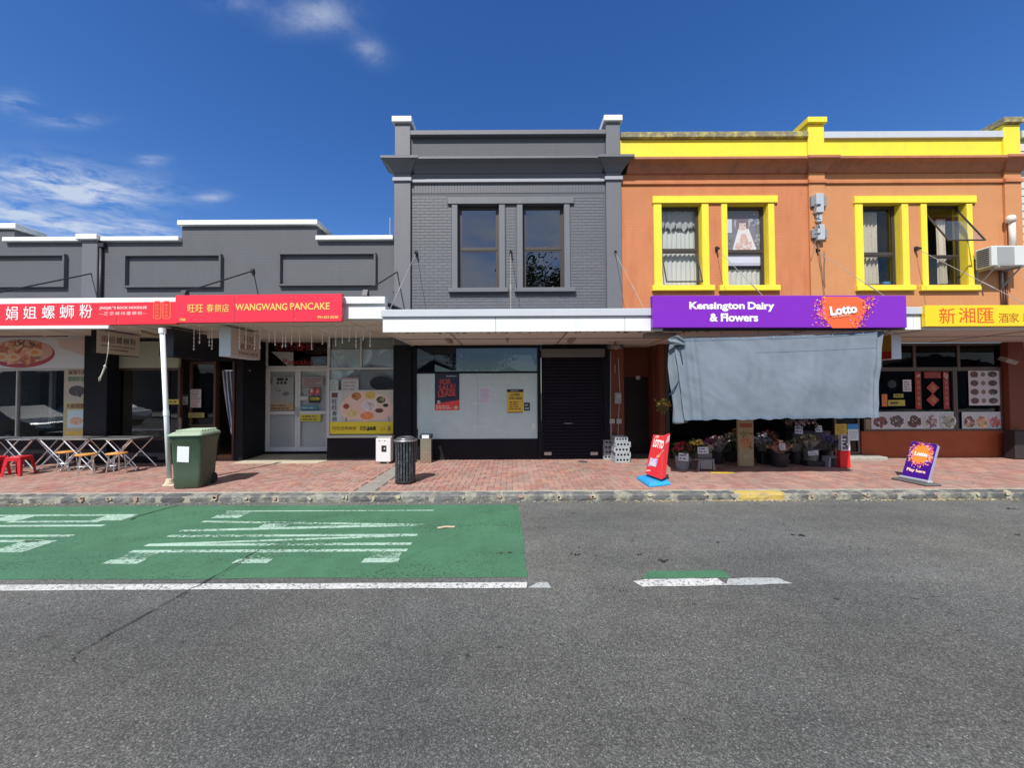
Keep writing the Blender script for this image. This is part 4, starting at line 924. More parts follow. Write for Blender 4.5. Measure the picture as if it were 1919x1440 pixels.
room(bB, xrb - 0.3, XB0 + 0.2, YD + 0.065, 14.0, 0.12, 3.6, pm('pancake_room', (0.06, 0.055, 0.055), 0.9, var=0.3))
YDn = YD + 0.022
t = notice('menu_sheet', 'white menu sheet with dark lettering and food sketches on the left pancake shop door', 502, 550, 707, 757, YDn, (0.36, 0.38, 0.38), 0)
a = Art(wallframe(YDn - 0.003)); x_, z_ = W(528, 740, YDn); lines_of_print(a, X(519, 715, YDn), X(542, 715, YDn), Z(721, 530, YDn), Z(708, 530, YDn), 2, (0.04, 0.045, 0.04), 0.8)
a.rect(X(503, 715, YDn), X(511, 715, YDn), Z(720, 507, YDn), Z(708, 507, YDn), (0.12, 0.16, 0.07)); a.blob(X(535, 738, YDn), Z(738, 535, YDn), 0.11, 0.07, [(0.08, 0.08, 0.07), (0.12, 0.14, 0.1)], 16); a.blob(X(522, 731, YDn), Z(731, 522, YDn), 0.09, 0.05, [(0.1, 0.1, 0.1)], 6); a.build(t)
notice('menu_strip', 'orange strip of food pictures across the left pancake shop door', 502, 550, 757, 769, YDn - 0.004, (0.48, 0.32, 0.20), 2, (0.15, 0.12, 0.08))
t = notice('opening_sticker', 'black and yellow sticker under the red heart-shaped card on the right door', 579, 600, 743, 755, YDn, (0.03, 0.03, 0.03), 0, cat='sticker')
a = Art(wallframe(YDn - 0.003)); a.rect(X(581, 748, YDn), X(599, 748, YDn), Z(750, 590, YDn), Z(745, 590, YDn), (0.6, 0.5, 0.05)); lines_of_print(a, X(582, 748, YDn), X(598, 748, YDn), Z(749, 590, YDn), Z(746, 590, YDn), 1, (0.03, 0.03, 0.02)); a.build(t)
t = thing('heart_card', 'red card with two round white shapes on the right pancake shop door', 'card', (X(590, 735, YDn), YDn, 2)); a = Art(wallframe(YDn - 0.002)); 
a.ell(X(584, 734, YDn), Z(734, 584, YDn), 0.085, 0.11, (0.55, 0.07, 0.06), 20); a.ell(X(595, 734, YDn), Z(734, 595, YDn), 0.085, 0.11, (0.55, 0.07, 0.06), 20); a.ell(X(584, 733, YDn), Z(733, 584, YDn), 0.04, 0.06, (0.6, 0.55, 0.5)); a.ell(X(595, 734, YDn), Z(734, 595, YDn), 0.035, 0.05, (0.55, 0.35, 0.35)); a.build(t)
notice('faded_poster', 'faded purple poster at the top of the right pancake shop door', 566, 606, 707, 725, YDn, (0.36, 0.33, 0.34), 4, (0.30, 0.10, 0.14))
notice('blank_card', 'small white card left of the black and yellow sticker', 563, 577, 743, 750, YDn, (0.6, 0.62, 0.62))
notice('card_row', 'row of blue and green payment cards at the foot of the upper right pane', 562, 596, 761, 768, YDn, (0.06, 0.26, 0.36), 1, (0.35, 0.5, 0.5))
notice('warning_sticker', 'yellow sticker at the top of the lower right door pane', 562, 601, 777, 790, YDn, (0.62, 0.54, 0.05), 2, (0.2, 0.18, 0.03), cat='sticker')
t = thing('transom_sticker', 'torn white poster with red script inside the window over the pancake shop door', 'poster', (X(530, 670, YD), YD + 0.08, 2.8))
a = Art(wallframe(YD + 0.02)); a.poly([W(507, 659, YD), W(538, 686, YD), W(549, 688, YD), W(549, 660, YD)], (0.40, 0.42, 0.45)); a.poly([W(574, 690, YD), W(592, 690, YD), W(590, 687, YD), W(575, 687, YD)], (0.4, 0.4, 0.4)); a.build(t)
M_REDINK = pm('red_script', (0.35, 0.02, 0.04), 0.6)
lettering('旺旺春餅', wallframe(YD + 0.02), X(515, 650, YD), X(590, 650, YD), Z(658, 550, YD), Z(640, 550, YD), M_REDINK, t, bold=0.015, lift=0.006)
lettering('Pancake', wallframe(YD + 0.02), X(530, 680, YD), X(585, 680, YD), Z(684, 550, YD), Z(673, 550, YD), M_REDINK, t, bold=0.01, lift=0.006)

# ---- pancake shop window
xv0, xv1 = X(613, 730, YW), X(741, 730, YW); zw0, zw1 = Z(821, 676, YW), Z(629, 676, YW); ztr = Z(691, 676, YW); xmul = X(676, 660, YW)
box('stallboard', M_BLACK, bB, xv0, XB0 + 0.0, YW + 0.004, YW + 0.14, 0.10, zw0 - 0.002)
wv = framed(bB, xv0, xv1, zw0, zw1, YW, 0.055, 0.09, M_ALUOLD, M_GLASS, bars=(), cross=((ztr, 0.05, xv0 + 0.055, xv1 - 0.055),), fwb=0.07)
MB().box(xmul - 0.022, xmul + 0.022, YW + 0.004, YW + 0.086, ztr + 0.025, zw1 - 0.056).build('mullion', M_ALUOLD, wv)
yb = YW + 0.12
box('window_screen', pm('grey_film', (0.33, 0.345, 0.36), 0.7, var=0.12), bB, xv0 + 0.05, xv1 - 0.05, yb, yb + 0.01, zw0 + 0.02, zw1 - 0.02, 0)
t = thing('window_film', 'pale translucent film pieces in the upper panes of the pancake shop window', 'film', (xmul, yb, ztr)); a = Art(wallframe(yb - 0.001))
a.poly([W(617, 730, yb), W(617, 655, yb), W(697, 655, yb), W(697, 668, yb), W(690, 680, yb), W(660, 698, yb), W(640, 715, yb), W(632, 730, yb)], (0.46, 0.53, 0.57)); a.poly([W(709, 667, yb), W(714, 656, yb), W(733, 655, yb), W(718, 660, yb)], (0.42, 0.44, 0.45)); a.build(t)
t = thing('food_poster', 'big pancake shop poster with a table of dishes over a yellow price strip', 'poster', (X(677, 770, YW), YW + 0.05, zw0)); fy = YW + 0.046
x0_, z0_ = W(618, 814, fy); x1_, z1_ = W(737, 731, fy); zy = Z(791, 676, fy)
MB().box(x0_, x1_, fy - 0.004, fy - 0.001, z0_, z1_).build('sheet', pm('poster_photo', (0.60, 0.57, 0.49), 0.45, var=0.12, scale=5), t)
a = Art(wallframe(fy - 0.004)); q = lambda x, y: W(x, y, fy)
a.poly([(x0_, zy), (X(640, 760, fy), zy), (X(640, 731, fy), z1_ - 0.03), (x0_, z1_ - 0.03)], (0.44, 0.50, 0.50))
a.poly([q(640, 778), q(650, 786), q(716, 788), q(734, 780), q(737, 765), q(728, 745), q(700, 734), q(668, 735), q(644, 750), q(634, 765)], (0.66, 0.46, 0.38))
for (x, y, rx, ry, rim, food) in ((668, 743, 11, 9, (0.66, 0.5, 0.4), [(0.42, 0.16, 0.06), (0.5, 0.25, 0.1), (0.16, 0.05, 0.03)]), (694, 741, 11, 8, (0.6, 0.48, 0.28), [(0.5, 0.36, 0.08), (0.62, 0.46, 0.16)]),
                                  (692, 760, 14, 10, (0.68, 0.62, 0.62), [(0.6, 0.52, 0.52), (0.5, 0.42, 0.35), (0.35, 0.25, 0.18)]), (714, 750, 10, 8, (0.6, 0.6, 0.5), [(0.08, 0.05, 0.02), (0.5, 0.45, 0.3), (0.12, 0.2, 0.08)]),
                                  (649, 762, 7, 6, (0.66, 0.5, 0.45), [(0.28, 0.05, 0.03)]), (723, 760, 6, 4, (0.55, 0.5, 0.4), [(0.03, 0.015, 0.01)]), (711, 770, 9, 5, (0.6, 0.5, 0.4), [(0.10, 0.02, 0.012), (0.14, 0.03, 0.02)]),
                                  (660, 775, 11, 8, (0.62, 0.5, 0.3), [(0.6, 0.45, 0.2), (0.66, 0.5, 0.28), (0.5, 0.32, 0.12)]), (688, 780, 15, 9, (0.75, 0.5, 0.42), [(0.62, 0.22, 0.08), (0.66, 0.30, 0.14), (0.7, 0.36, 0.2)])):
    xx, zz = q(x, y); a.dish(xx, zz, rx / 71, ry / 71, rim, food, 12)
a.poly([q(648, 783), q(650, 783), q(650, 792), q(648, 792)], (0.2, 0.15, 0.1)); a.poly([q(727, 781), q(729, 780), q(732, 791), q(730, 792)], (0.4, 0.2, 0.15))
a.rect(x0_, x1_, z0_, zy, (0.66, 0.53, 0.03)); a.rect(x0_, x0_ + 0.03, z0_, zy, (0.6, 0.5, 0.08))
for yy in (741, 753, 764): a.rect(X(622, yy, fy), X(633, yy, fy), Z(yy + 4.5, 627, fy), Z(yy - 4.5, 627, fy), ((0.12, 0.04, 0.03), (0.42, 0.4, 0.42), (0.4, 0.4, 0.4))[(yy - 741) // 11])
a.build(t)
FW = wallframe(fy - 0.004); M_DKINK = pm('black_print', (0.02, 0.018, 0.015), 0.6); M_OCHRE = pm('ochre_print', (0.38, 0.24, 0.02), 0.6)
for ch, yy in (('旺', 753), ('旺', 764), ('春', 775), ('餅', 786)): lettering(ch, FW, X(623, yy, fy), X(632, yy, fy), Z(yy + 4.4, 627, fy), Z(yy - 4.4, 627, fy), M_DKINK, t, bold=0.03, lift=0.011)
lettering('$68', FW, X(687, 803, fy), X(705, 803, fy), Z(808, 696, fy), Z(799, 696, fy), M_DKINK, t, bold=0.05, lift=0.011)
lettering('旺旺招牌春餅', FW, X(624, 803, fy), X(668, 803, fy), Z(806.5, 646, fy), Z(799.5, 646, fy), pm('dark_print', (0.16, 0.11, 0.02), 0.6), t, bold=0.02, lift=0.011)
lettering('套餐', FW, X(675, 803, fy), X(686, 803, fy), Z(807, 680, fy), Z(798.5, 680, fy), M_DKINK, t, bold=0.02, lift=0.011)
lettering('2人', FW, X(713, 803, fy), X(724, 803, fy), Z(807.5, 720, fy), Z(798.5, 720, fy), M_OCHRE, t, bold=0.03, lift=0.011); lettering('起', FW, X(727, 803, fy), X(733, 803, fy), Z(807.5, 730, fy), Z(798.5, 730, fy), M_DKINK, t, bold=0.01, lift=0.011)
notice('herb_poster', 'small pale poster with red drips above the pancake poster', 640, 672, 708, 735, fy - 0.002, (0.40, 0.43, 0.42), 3, (0.35, 0.25, 0.25), header=(0.35, 0.20, 0.22), hh=0.12)
notice('leaflet', 'pale green leaflet at the left edge of the pancake shop window', 618, 634, 712, 735, fy, (0.42, 0.46, 0.46), 4, (0.22, 0.32, 0.28))
t = thing('oval_window_logo', 'black oval panel in the upper right of the pancake shop window', 'panel', (X(717, 718, yb), yb, 2)); m = MB(); cx_, cz_ = W(715, 718, YW + 0.04); m.prism([(cx_ + 0.31 * math.cos(i * 0.2618), cz_ + 0.18 * math.sin(i * 0.2618)) for i in range(24)], 'y', YW + 0.041, YW + 0.044); 
m.v = [(min(v[0], xv1 - 0.056), v[1], v[2]) for v in m.v]; m.build('disc', pm('gloss_black', (0.008, 0.008, 0.01), 0.2), t)
# ================================================================== two-storey dark grey building
bC = thing('shop_building', 'two-storey dark grey brick building with white-capped piers and two sash windows', 'building', ((XB0 + XB1) / 2, YW, 0))
zc_top = Z(222, 960, YW); zrail1, zrail0 = Z(249, 960, YW), Z(258, 960, YW); zcor1, zcor0 = Z(292, 960, YW), Z(327, 960, YW); zstr1, zstr0 = Z(335, 960, YW), Z(343, 960, YW)
xpl0, xpl1 = X(740, 450, YW), X(770.5, 450, YW); xpr0, xpr1 = X(1135.5, 450, YW), X(1164, 450, YW)
o1 = (X(858, 460, YW), X(935, 460, YW), Z(541, 896, YW), Z(383, 896, YW)); o2 = (X(980, 460, YW), X(1057, 460, YW), Z(541, 1018, YW), Z(383, 1018, YW))
m = MB(); wallcells(m, xpl1, xpr0, ZS2 + 0.035, zcor0, YW + 0.012, YW + 0.3, [o1, o2]); m.build('wall', M_MORTAR, bC)
holes = [(X(846, 460, YW), X(949, 460, YW), Z(552, 896, YW), Z(371, 896, YW)), (X(967, 460, YW), X(1069, 460, YW), Z(552, 1018, YW), Z(371, 1018, YW)), (X(838, 460, YW), X(1076, 460, YW), Z(384, 960, YW), Z(370, 960, YW))]
face_bricks(bC, xpl1 + 0.004, xpr0 - 0.004, 3.95, zstr0 - 0.27, YW + 0.012, holes, 299, M_GREY_BRICK, 0.006)
m = MB(); xx = xpl1 + 0.01
while xx + 0.076 < xpr0: m.box(xx, xx + 0.068, YW + 0.002, YW + 0.014, zstr0 - 0.262, zstr0 - 0.01); xx += 0.0765
m.build('soldier_course', M_GREY_BRICK, bC)
for xa, xb in ((xpl0, xpl1), (xpr0, xpr1)):
    box('pilaster', M_GREY_TRIM, bC, xa, xb, YW - 0.07, YW + 0.3, 3.0, zcor0 + 0.02, 0.008)
    # pier above the cornice, running back as the party wall
    box('pier', M_GREY_TRIM, bC, xa + 0.01, xb - 0.01, YW - 0.06, YW + 1.2, zcor1 - 0.01, Z(233, 960, YW), 0.01)
    box('pier_cap', M_WHITE, bC, xa - 0.05, xb + 0.04, YW - 0.13, YW + 1.25, Z(233, 960, YW), zc_top, 0.012)
def cornice_profile(top, bot, proj, back=0.35):
    h = top - bot
    return [(YW + back, bot), (YW - 0.02, bot), (YW - 0.05, bot + 0.06 * h), (YW - 0.07, bot + 0.2 * h), (YW - 0.12, bot + 0.4 * h), (YW - proj * 0.55, bot + 0.62 * h), (YW - proj * 0.92, bot + 0.78 * h), (YW - proj, bot + 0.80 * h), (YW - proj, top), (YW + back, top)]
ctop = Z(292, 960, YW - 0.34) ; cbot = zcor0
MB().prism(cornice_profile(ctop, cbot, 0.34), 'x', xpl1 + 0.08, xpr0 - 0.08).build('cornice', M_GREY_TRIM, bC)
for xa, xb, sgn in ((xpl0, xpl1, -1), (xpr0, xpr1, 1)):          # cornice breaks forward and flares round the pilasters
    m = MB(); rings = []; cx = (xa + xb) / 2
    for pr, zf in ((0.01, 0.0), (0.05, 0.2), (0.09, 0.4), (0.17, 0.62), (0.25, 0.80), (0.265, 0.80), (0.265, 1.0)):
        z_ = cbot + (ctop + 0.02 - cbot) * zf; yy = YW - 0.07 - pr * 1.1
        k = len(m.v); m.v += [(xa - pr, YW + 0.3, z_), (xa - pr, yy, z_), (xb + pr, yy, z_), (xb + pr, YW + 0.3, z_)]
        if rings:
            j = rings[-1]
            for i in range(3): m.f.append((j + i, j + i + 1, k + i + 1, k + i)); m.c.append(None)
        rings.append(k)
    m.f.append((rings[-1], rings[-1] + 1, rings[-1] + 2, rings[-1] + 3)); m.c.append(None); m.f.append((rings[0] + 3, rings[0] + 2, rings[0] + 1, rings[0])); m.c.append(None)
    m.build('cornice_break', M_GREY_TRIM, bC)
    box('string_course', M_GREY_STRING, bC, xa - 0.035, xb + 0.035, YW - 0.115, YW + 0.02, zstr0 + 0.015, zstr1, 0.008)
MB().box(xpl1 + 0.001, xpr0 - 0.001, YW, YW + 0.3, ctop - 0.02, zrail0 + 0.01).build('parapet', M_GREY, bC)
box('parapet_rail', M_GREY_TRIM, bC, xpl1 + 0.002, xpr0 - 0.002, YW - 0.13, YW + 0.34, zrail0, zrail1, 0.012)
box('string_course', M_GREY_STRING, bC, xpl1 + 0.036, xpr0 - 0.036, YW - 0.055, YW + 0.02, zstr0, zstr1 - 0.02, 0.01)
box('frieze', M_GREY_TRIM, bC, xpl1 + 0.001, xpr0 - 0.001, YW - 0.02, YW + 0.02, zstr1 - 0.018, zcor0 + 0.01, 0.003)
m = MB(); zz = Z(250, 1163, YW) + 0.2; m.quad((XB0 + 0.1, YW + 0.35, 8.3), (XB1, YW + 0.35, 8.3), (XB1, YW + 9, 8.1), (XB0 + 0.1, YW + 9, 8.1)); m.build('roof', M_ROOF, bC)
box('side_wall', M_GREY, bC, xpl0 + 0.01, xpl0 + 0.28, YW + 0.31, YW + 9, 3.0, ctop + 0.2)

def sash(parent, o, yw, rev, frame_mat, glass, rail_z, thick=0.05, curtain=None, openings='closed', hang=0.45, fd=0.06, reveal_mat=None):
    x0, x1, z0, z1 = o; yf = yw + rev
    m = MB(); m.box(x0, x0 + thick, yf, yf + fd, z0, z1); m.box(x1 - thick, x1, yf, yf + fd, z0, z1); m.box(x0 + thick, x1 - thick, yf, yf + fd, z1 - thick, z1); m.box(x0 + thick, x1 - thick, yf, yf + fd, z0, z0 + thick * 0.8); m.box(x0 + thick, x1 - thick, yf, yf + fd, rail_z - 0.028, rail_z + 0.028)
    w = m.build('window', frame_mat, parent, bevel=0.003)
    def leaf(xa, xb, za, zb, tilt):
        t = 0.024 if tilt else 0.032; mm = Matrix.Translation((0, yf + 0.01, zb)) @ Matrix.Rotation(-tilt, 4, 'X') @ Matrix.Translation((0, 0, -zb)) if tilt else Matrix.Translation((0, yf + 0.01, 0))
        k = MB()
        for a, b, c, d in ((xa, xa + t, za, zb), (xb - t, xb, za, zb), (xa + t, xb - t, zb - t, zb), (xa + t, xb - t, za, za + t)): k.box(a, b, 0.002, 0.034, c, d, m=mm)
        k.build('sash', frame_mat, w); g_ = MB(); g_.box(xa + t, xb - t, 0.014, 0.02, za + t, zb - t, m=mm); g_.build('pane', glass, w)
    leaf(x0 + thick + 0.002, x1 - thick - 0.002, rail_z + 0.03, z1 - thick - 0.002, hang if openings == 'top' else 0)
    leaf(x0 + thick + 0.002, x1 - thick - 0.002, z0 + thick * 0.8 + 0.002, rail_z - 0.03, hang if openings == 'bottom' else 0)
    return w
def curtain(parent, x0, x1, z0, z1, y, mat, folds=9, amp=0.03, name='curtain', scallop=0.0):
    m = MB(); ph = random.uniform(0, 6)
    def fn(a, b):
        x = x0 + (x1 - x0) * a; z = z0 + (z1 - z0) * b
        if scallop and b == 0: z += scallop * abs(math.sin(a * 3.14 * 3))
        return (x + 0.01 * math.sin(b * 4 + a * 9), y + amp * math.sin(a * folds * 6.283 + ph + 0.6 * math.sin(b * 3)) * (0.6 + 0.4 * (1 - b)), z)
    return m.sheet(fn, folds * 8, 8).build(name, mat, parent, smooth=True)
zr = Z(464, 960, YW)
for o in (o1, o2):
    sash(bC, o, YW + 0.012, 0.11, M_DKFRAME, M_GLASS_UP, zr, 0.05)
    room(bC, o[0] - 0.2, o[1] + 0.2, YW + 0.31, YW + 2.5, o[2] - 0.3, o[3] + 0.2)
# architraves and sills
ya = YW - 0.028
box('window_head', M_GREY_TRIM, bC, X(839, 377, YW), X(1075, 377, YW), ya - 0.02, YW + 0.02, Z(383, 960, YW), Z(370, 960, YW), 0.006)
for a_, b_ in ((847, 857.5), (935.5, 946.5), (969, 979.5), (1057.5, 1068)):
    box('architrave', M_GREY_TRIM, bC, X(a_, 460, YW), X(b_, 460, YW), ya, YW + 0.02, Z(541, 900, YW), Z(383, 900, YW) - 0.002, 0.005)
for a_, b_ in ((841, 952), (964, 1078)): box('sill', M_GREY_TRIM, bC, X(a_, 545, YW), X(b_, 545, YW), YW - 0.10, YW + 0.14, Z(549, 896, YW), Z(541.2, 896, YW), 0.008)

# ---- its shop front
xg0, xg1 = X(781, 760, YW), X(1007, 760, YW)
box('pillar', M_BLACK, bC, XB0 + 0.002, X(772, 760, YW), YW - 0.08, YW + 0.3, 0.10, ZS2, 0.008); box('pillar', M_BLACK, bC, X(772, 760, YW) + 0.003, xg0 - 0.002, YW - 0.02, YW + 0.3, 0.10, ZS2, 0.005)
zg0, zg1, zg2 = Z(823, 893, YW), Z(700, 893, YW), Z(652, 893, YW)
box('stallboard', M_BLACK, bC, xg0, xg1, YW + 0.0, YW + 0.2, 0.10, zg0 - 0.002, 0.004)
box('transom_bar', M_BLACK, bC, xg0, xg1, YW - 0.01, YW + 0.1, zg1, zg1 + 0.05, 0.004); box('bulkhead', M_BLACK, bC, xg0, xg1, YW + 0.02, YW + 0.15, zg2, ZS2, 0.003)
MB().box(xg0, xg1, YW + 0.03, YW + 0.037, zg1 + 0.052, zg2 - 0.002).build('transom_pane', glass_mat('black_backed_glass', (0.25, 0.26, 0.27), 1.3), bC)
MB().box(xg0, xg1, YW + 0.02, YW + 0.028, zg0, zg1 - 0.002).build('painted_window', pm('whitewashed_glass', (0.60, 0.76, 0.765), 0.4, var=0.12, scale=3.5, dirt=0.35, dirtcol=(0.72, 0.82, 0.82), dscale=3, bump=0.15, bscale=12), bC)
box('mullion', pm('dull_joint', (0.54, 0.68, 0.68), 0.4), bC, X(895, 760, YW), X(895, 760, YW) + 0.012, YW + 0.012, YW + 0.022, zg0, zg1 - 0.002, 0)
for a_, b_ in ((1007.5, 1014),): box('pillar', M_BLACK, bC, X(a_, 760, YW), X(b_, 760, YW), YW - 0.03, YW + 0.2, 0.10, ZS2, 0.004)
xr_a, xr_b = X(1015, 760, YW), X(1131, 760, YW)
box('pillar', M_BLACK, bC, X(1131.5, 760, YW), X(1142, 760, YW), YW - 0.05, YW + 0.3, 0.10, ZS2, 0.004)
sh = MB(); sh.box(xr_a, xr_a + 0.05, YW + 0.02, YW + 0.09, 0.12, Z(650, 1070, YW)); sh.box(xr_b - 0.05, xr_b, YW + 0.02, YW + 0.09, 0.12, Z(650, 1070, YW))
sh.box(xr_a + 0.051, xr_b - 0.051, YW + 0.068, YW + 0.088, 0.12, Z(650, 1070, YW)); shut = sh.build('roller_shutter', M_BLACK, bC)
zs0, zs1 = 0.13, Z(669, 1070, YW); n = 31; hh = (zs1 - zs0) / n
prof = [(YW + 0.065, 0), (YW + 0.045, 0.12 * hh), (YW + 0.038, 0.5 * hh), (YW + 0.045, 0.85 * hh), (YW + 0.065, 0.97 * hh)]
me = MB().prism([(p[0] - YW, p[1]) for p in prof], 'x', xr_a + 0.05, xr_b - 0.05).mesh('slat', pm('shutter_slat', (0.013, 0.012, 0.020), 0.62, var=0.15, dirt=0.25, dirtcol=(0.025, 0.025, 0.03), dscale=3, spec=0.15))
for i in range(n):
    o = inst(me, 'slat', shut, (0, YW, zs0 + i * hh)); o.location = (-ORG[shut.name].x, YW - ORG[shut.name].y, zs0 + i * hh)
box('shutter_housing', pm('grey_housing', (0.16, 0.16, 0.16), 0.5, var=0.2, dirt=0.3, dirtcol=(0.08, 0.07, 0.06), dscale=4), bC, xr_a - 0.01, xr_b + 0.01, YW - 0.16, YW + 0.1, Z(670, 1070, YW), Z(655, 1070, YW), 0.01)
box('bulkhead', M_BLACK, bC, xr_a, xr_b, YW + 0.0, YW + 0.15, Z(654, 1070, YW), ZS2, 0.003)
for px_ in (1027, 1114): box('shutter_lock', M_STEEL, shut, X(px_ - 7, 851, YW), X(px_ + 7, 851, YW), YW + 0.025, YW + 0.045, Z(854, px_, YW), Z(848, px_, YW), 0.003)
MB().tube([(X(1058, 794, YW), YW + 0.03, Z(794, 1058, YW)), (X(1073, 794, YW), YW + 0.03, Z(794, 1073, YW))], 0.008, 6).build('handle', M_STEEL, shut)

# notices on the whitewashed window
yN = YW + 0.018
t = thing('lease_poster', 'navy and red FOR SALE/LEASE poster on the whitewashed shop window', 'poster', (X(837, 735, yN), yN, 1.4)); x0_, z1_ = W(815, 700.5, yN); x1_, z0_ = W(861, 769, yN)
MB().box(x0_, x1_, yN - 0.006, yN, z0_, z1_).build('sheet', pm('navy_print', (0.022, 0.022, 0.062), 0.4, var=0.1), t)
a = Art(wallframe(yN - 0.006)); w_, h_ = x1_ - x0_, z1_ - z0_
a.poly([(x0_, z0_ + 0.17 * h_), (x1_, z0_ + 0.28 * h_), (x1_, z0_), (x0_, z0_)], (0.62, 0.06, 0.045)); a.poly([(x0_, z0_ + 0.17 * h_), (x1_, z0_ + 0.28 * h_), (x1_, z0_ + 0.33 * h_), (x0_ + 0.2 * w_, z0_ + 0.25 * h_)], (0.05, 0.02, 0.06))
a.ell(x0_ + 0.16 * w_, z0_ + 0.22 * h_, 0.07 * w_, 0.05 * h_, (0.4, 0.38, 0.45)); a.ell(x1_ - 0.14 * w_, z0_ + 0.07 * h_, 0.09 * w_, 0.05 * h_, (0.5, 0.4, 0.35)); lines_of_print(a, x0_ + 0.05 * w_, x1_ - 0.3 * w_, z0_ + 0.03 * h_, z0_ + 0.14 * h_, 2, (0.7, 0.45, 0.4), 0.6); a.build(t)
FN = wallframe(yN - 0.006); M_REDP = pm('coral_print', (0.62, 0.075, 0.05), 0.5)
lettering('FOR', FN, x0_ + 0.20 * w_, x0_ + 0.66 * w_, z0_ + 0.70 * h_, z0_ + 0.85 * h_, M_REDP, t, bold=0.03, rot=0.09)
lettering('SALE/', FN, x0_ + 0.16 * w_, x0_ + 0.86 * w_, z0_ + 0.535 * h_, z0_ + 0.69 * h_, M_REDP, t, bold=0.03, rot=0.09)
lettering('LEASE', FN, x0_ + 0.13 * w_, x0_ + 0.86 * w_, z0_ + 0.37 * h_, z0_ + 0.53 * h_, M_REDP, t, bold=0.03, rot=0.09)
lettering('bayleys', FN, x0_ + 0.48 * w_, x0_ + 0.88 * w_, z0_ + 0.905 * h_, z0_ + 0.95 * h_, M_PAPER, t, bold=0.01)
notice('white_notice', 'white typed notice in the middle of the whitewashed window', 897, 921, 725, 757, yN, (0.60, 0.59, 0.64), 12, (0.42, 0.40, 0.52))
t = thing('event_poster', 'yellow ochre poster with black lettering on the right of the whitewashed window', 'poster', (X(966, 750, yN), yN, 1.5)); x0_, z1_ = W(950, 730, yN); x1_, z0_ = W(981, 774, yN)
MB().box(x0_, x1_, yN - 0.008, yN, z0_, z1_).build('sheet', pm('ochre_sheet', (0.80, 0.55, 0.07), 0.5, var=0.06), t); w_, h_ = x1_ - x0_, z1_ - z0_
a = Art(wallframe(yN - 0.008)); a.rect(x0_, x1_, z0_ + 0.88 * h_, z1_, (0.015, 0.015, 0.015)); a.rect(x0_ + 0.02, x1_ - 0.02, z0_, z0_ + 0.03 * h_, (0.02, 0.02, 0.02)); lines_of_print(a, x0_ + 0.15 * w_, x1_ - 0.12 * w_, z0_ + 0.12 * h_, z0_ + 0.5 * h_, 4, (0.16, 0.10, 0.02)); lines_of_print(a, x0_ + 0.25 * w_, x1_ - 0.2 * w_, z0_ + 0.91 * h_, z0_ + 0.97 * h_, 1, (0.5, 0.5, 0.5)); a.build(t)
FN = wallframe(yN - 0.008); lettering('CLOSED', FN, x0_ + 0.2 * w_, x0_ + 0.8 * w_, z0_ + 0.72 * h_, z0_ + 0.82 * h_, M_DKINK, t, bold=0.02, lift=0.005); lettering('FOR LEASE', FN, x0_ + 0.14 * w_, x0_ + 0.92 * w_, z0_ + 0.57 * h_, z0_ + 0.67 * h_, M_DKINK, t, bold=0.02, lift=0.005)
notice('lock_sticker', 'small black and white sticker beside the ochre poster', 982, 993, 755, 770, yN, (0.02, 0.02, 0.02), 2, (0.3, 0.35, 0.33), cat='sticker')
# torn tape and glue marks
t = thing('tape_scraps', 'pale scraps of tape and glue smears left on the whitewashed window', 'tape', (X(900, 770, yN), yN, 1.3)); a = Art(wallframe(yN + 0.001)); rt = random.Random(4)
for (x, y, w, h, ro) in ((928, 739, 4, 1.5, 0.3), (892, 757, 9, 1.5, 0.15), (822, 788, 6, 1, 0.1), (876, 762, 3, 1, 0.4), (838, 742, 2, 2, 0), (985, 742, 2.5, 5, 0.0), (861, 797, 8, 0.7, 0.05), (900, 800, 12, 0.6, -0.05), (930, 808, 9, 0.6, 0.1), (1000, 800, 3, 6, 0)):
    xx, zz = W(x, y, yN); a.ell(xx, zz, w / 71, h / 71, (0.62, 0.66, 0.64), 9, 0.4, ro)
a.build(t)

# ================================================================== two-storey orange building
XO1 = X(1912, 450, YW)
bD = thing('shop_building', 'two-storey orange building with bright yellow parapet and yellow window surrounds', 'building', ((XB1 + XO1) / 2, YW, 0))
xq0, xq1 = X(1515, 450, YW), X(1545, 450, YW); xe0, xe1 = X(1881, 450, YW), X(1912, 450, YW)
oo = []
for (a_, b_, t_, bt) in ((1240.5, 1315, 382.5, 537), (1363, 1439, 382.5, 537), (1617, 1689, 381, 534), (1737, 1811, 380, 534)): oo.append((X(a_, 460, YW), X(b_, 460, YW), Z(bt, (a_ + b_) / 2, YW), Z(t_, (a_ + b_) / 2, YW)))
xe_ = X(1164, 450, YW) + 0.003
m = MB(); wallcells(m, xe_, xq0 + 0.01, ZS2 + 0.035, Z(327, 1350, YW), YW, YW + 0.3, oo[:2]); m.build('wall', M_ORANGE, bD); m = MB(); wallcells(m, xq0 + 0.012, XO1, ZS2 + 0.035, Z(327, 1350, YW), YW, YW + 0.3, oo[2:]); m.build('wall', M_TAN, bD)
zc1, zc0 = Z(292, 1500, YW - 0.30), Z(326, 1500, YW)
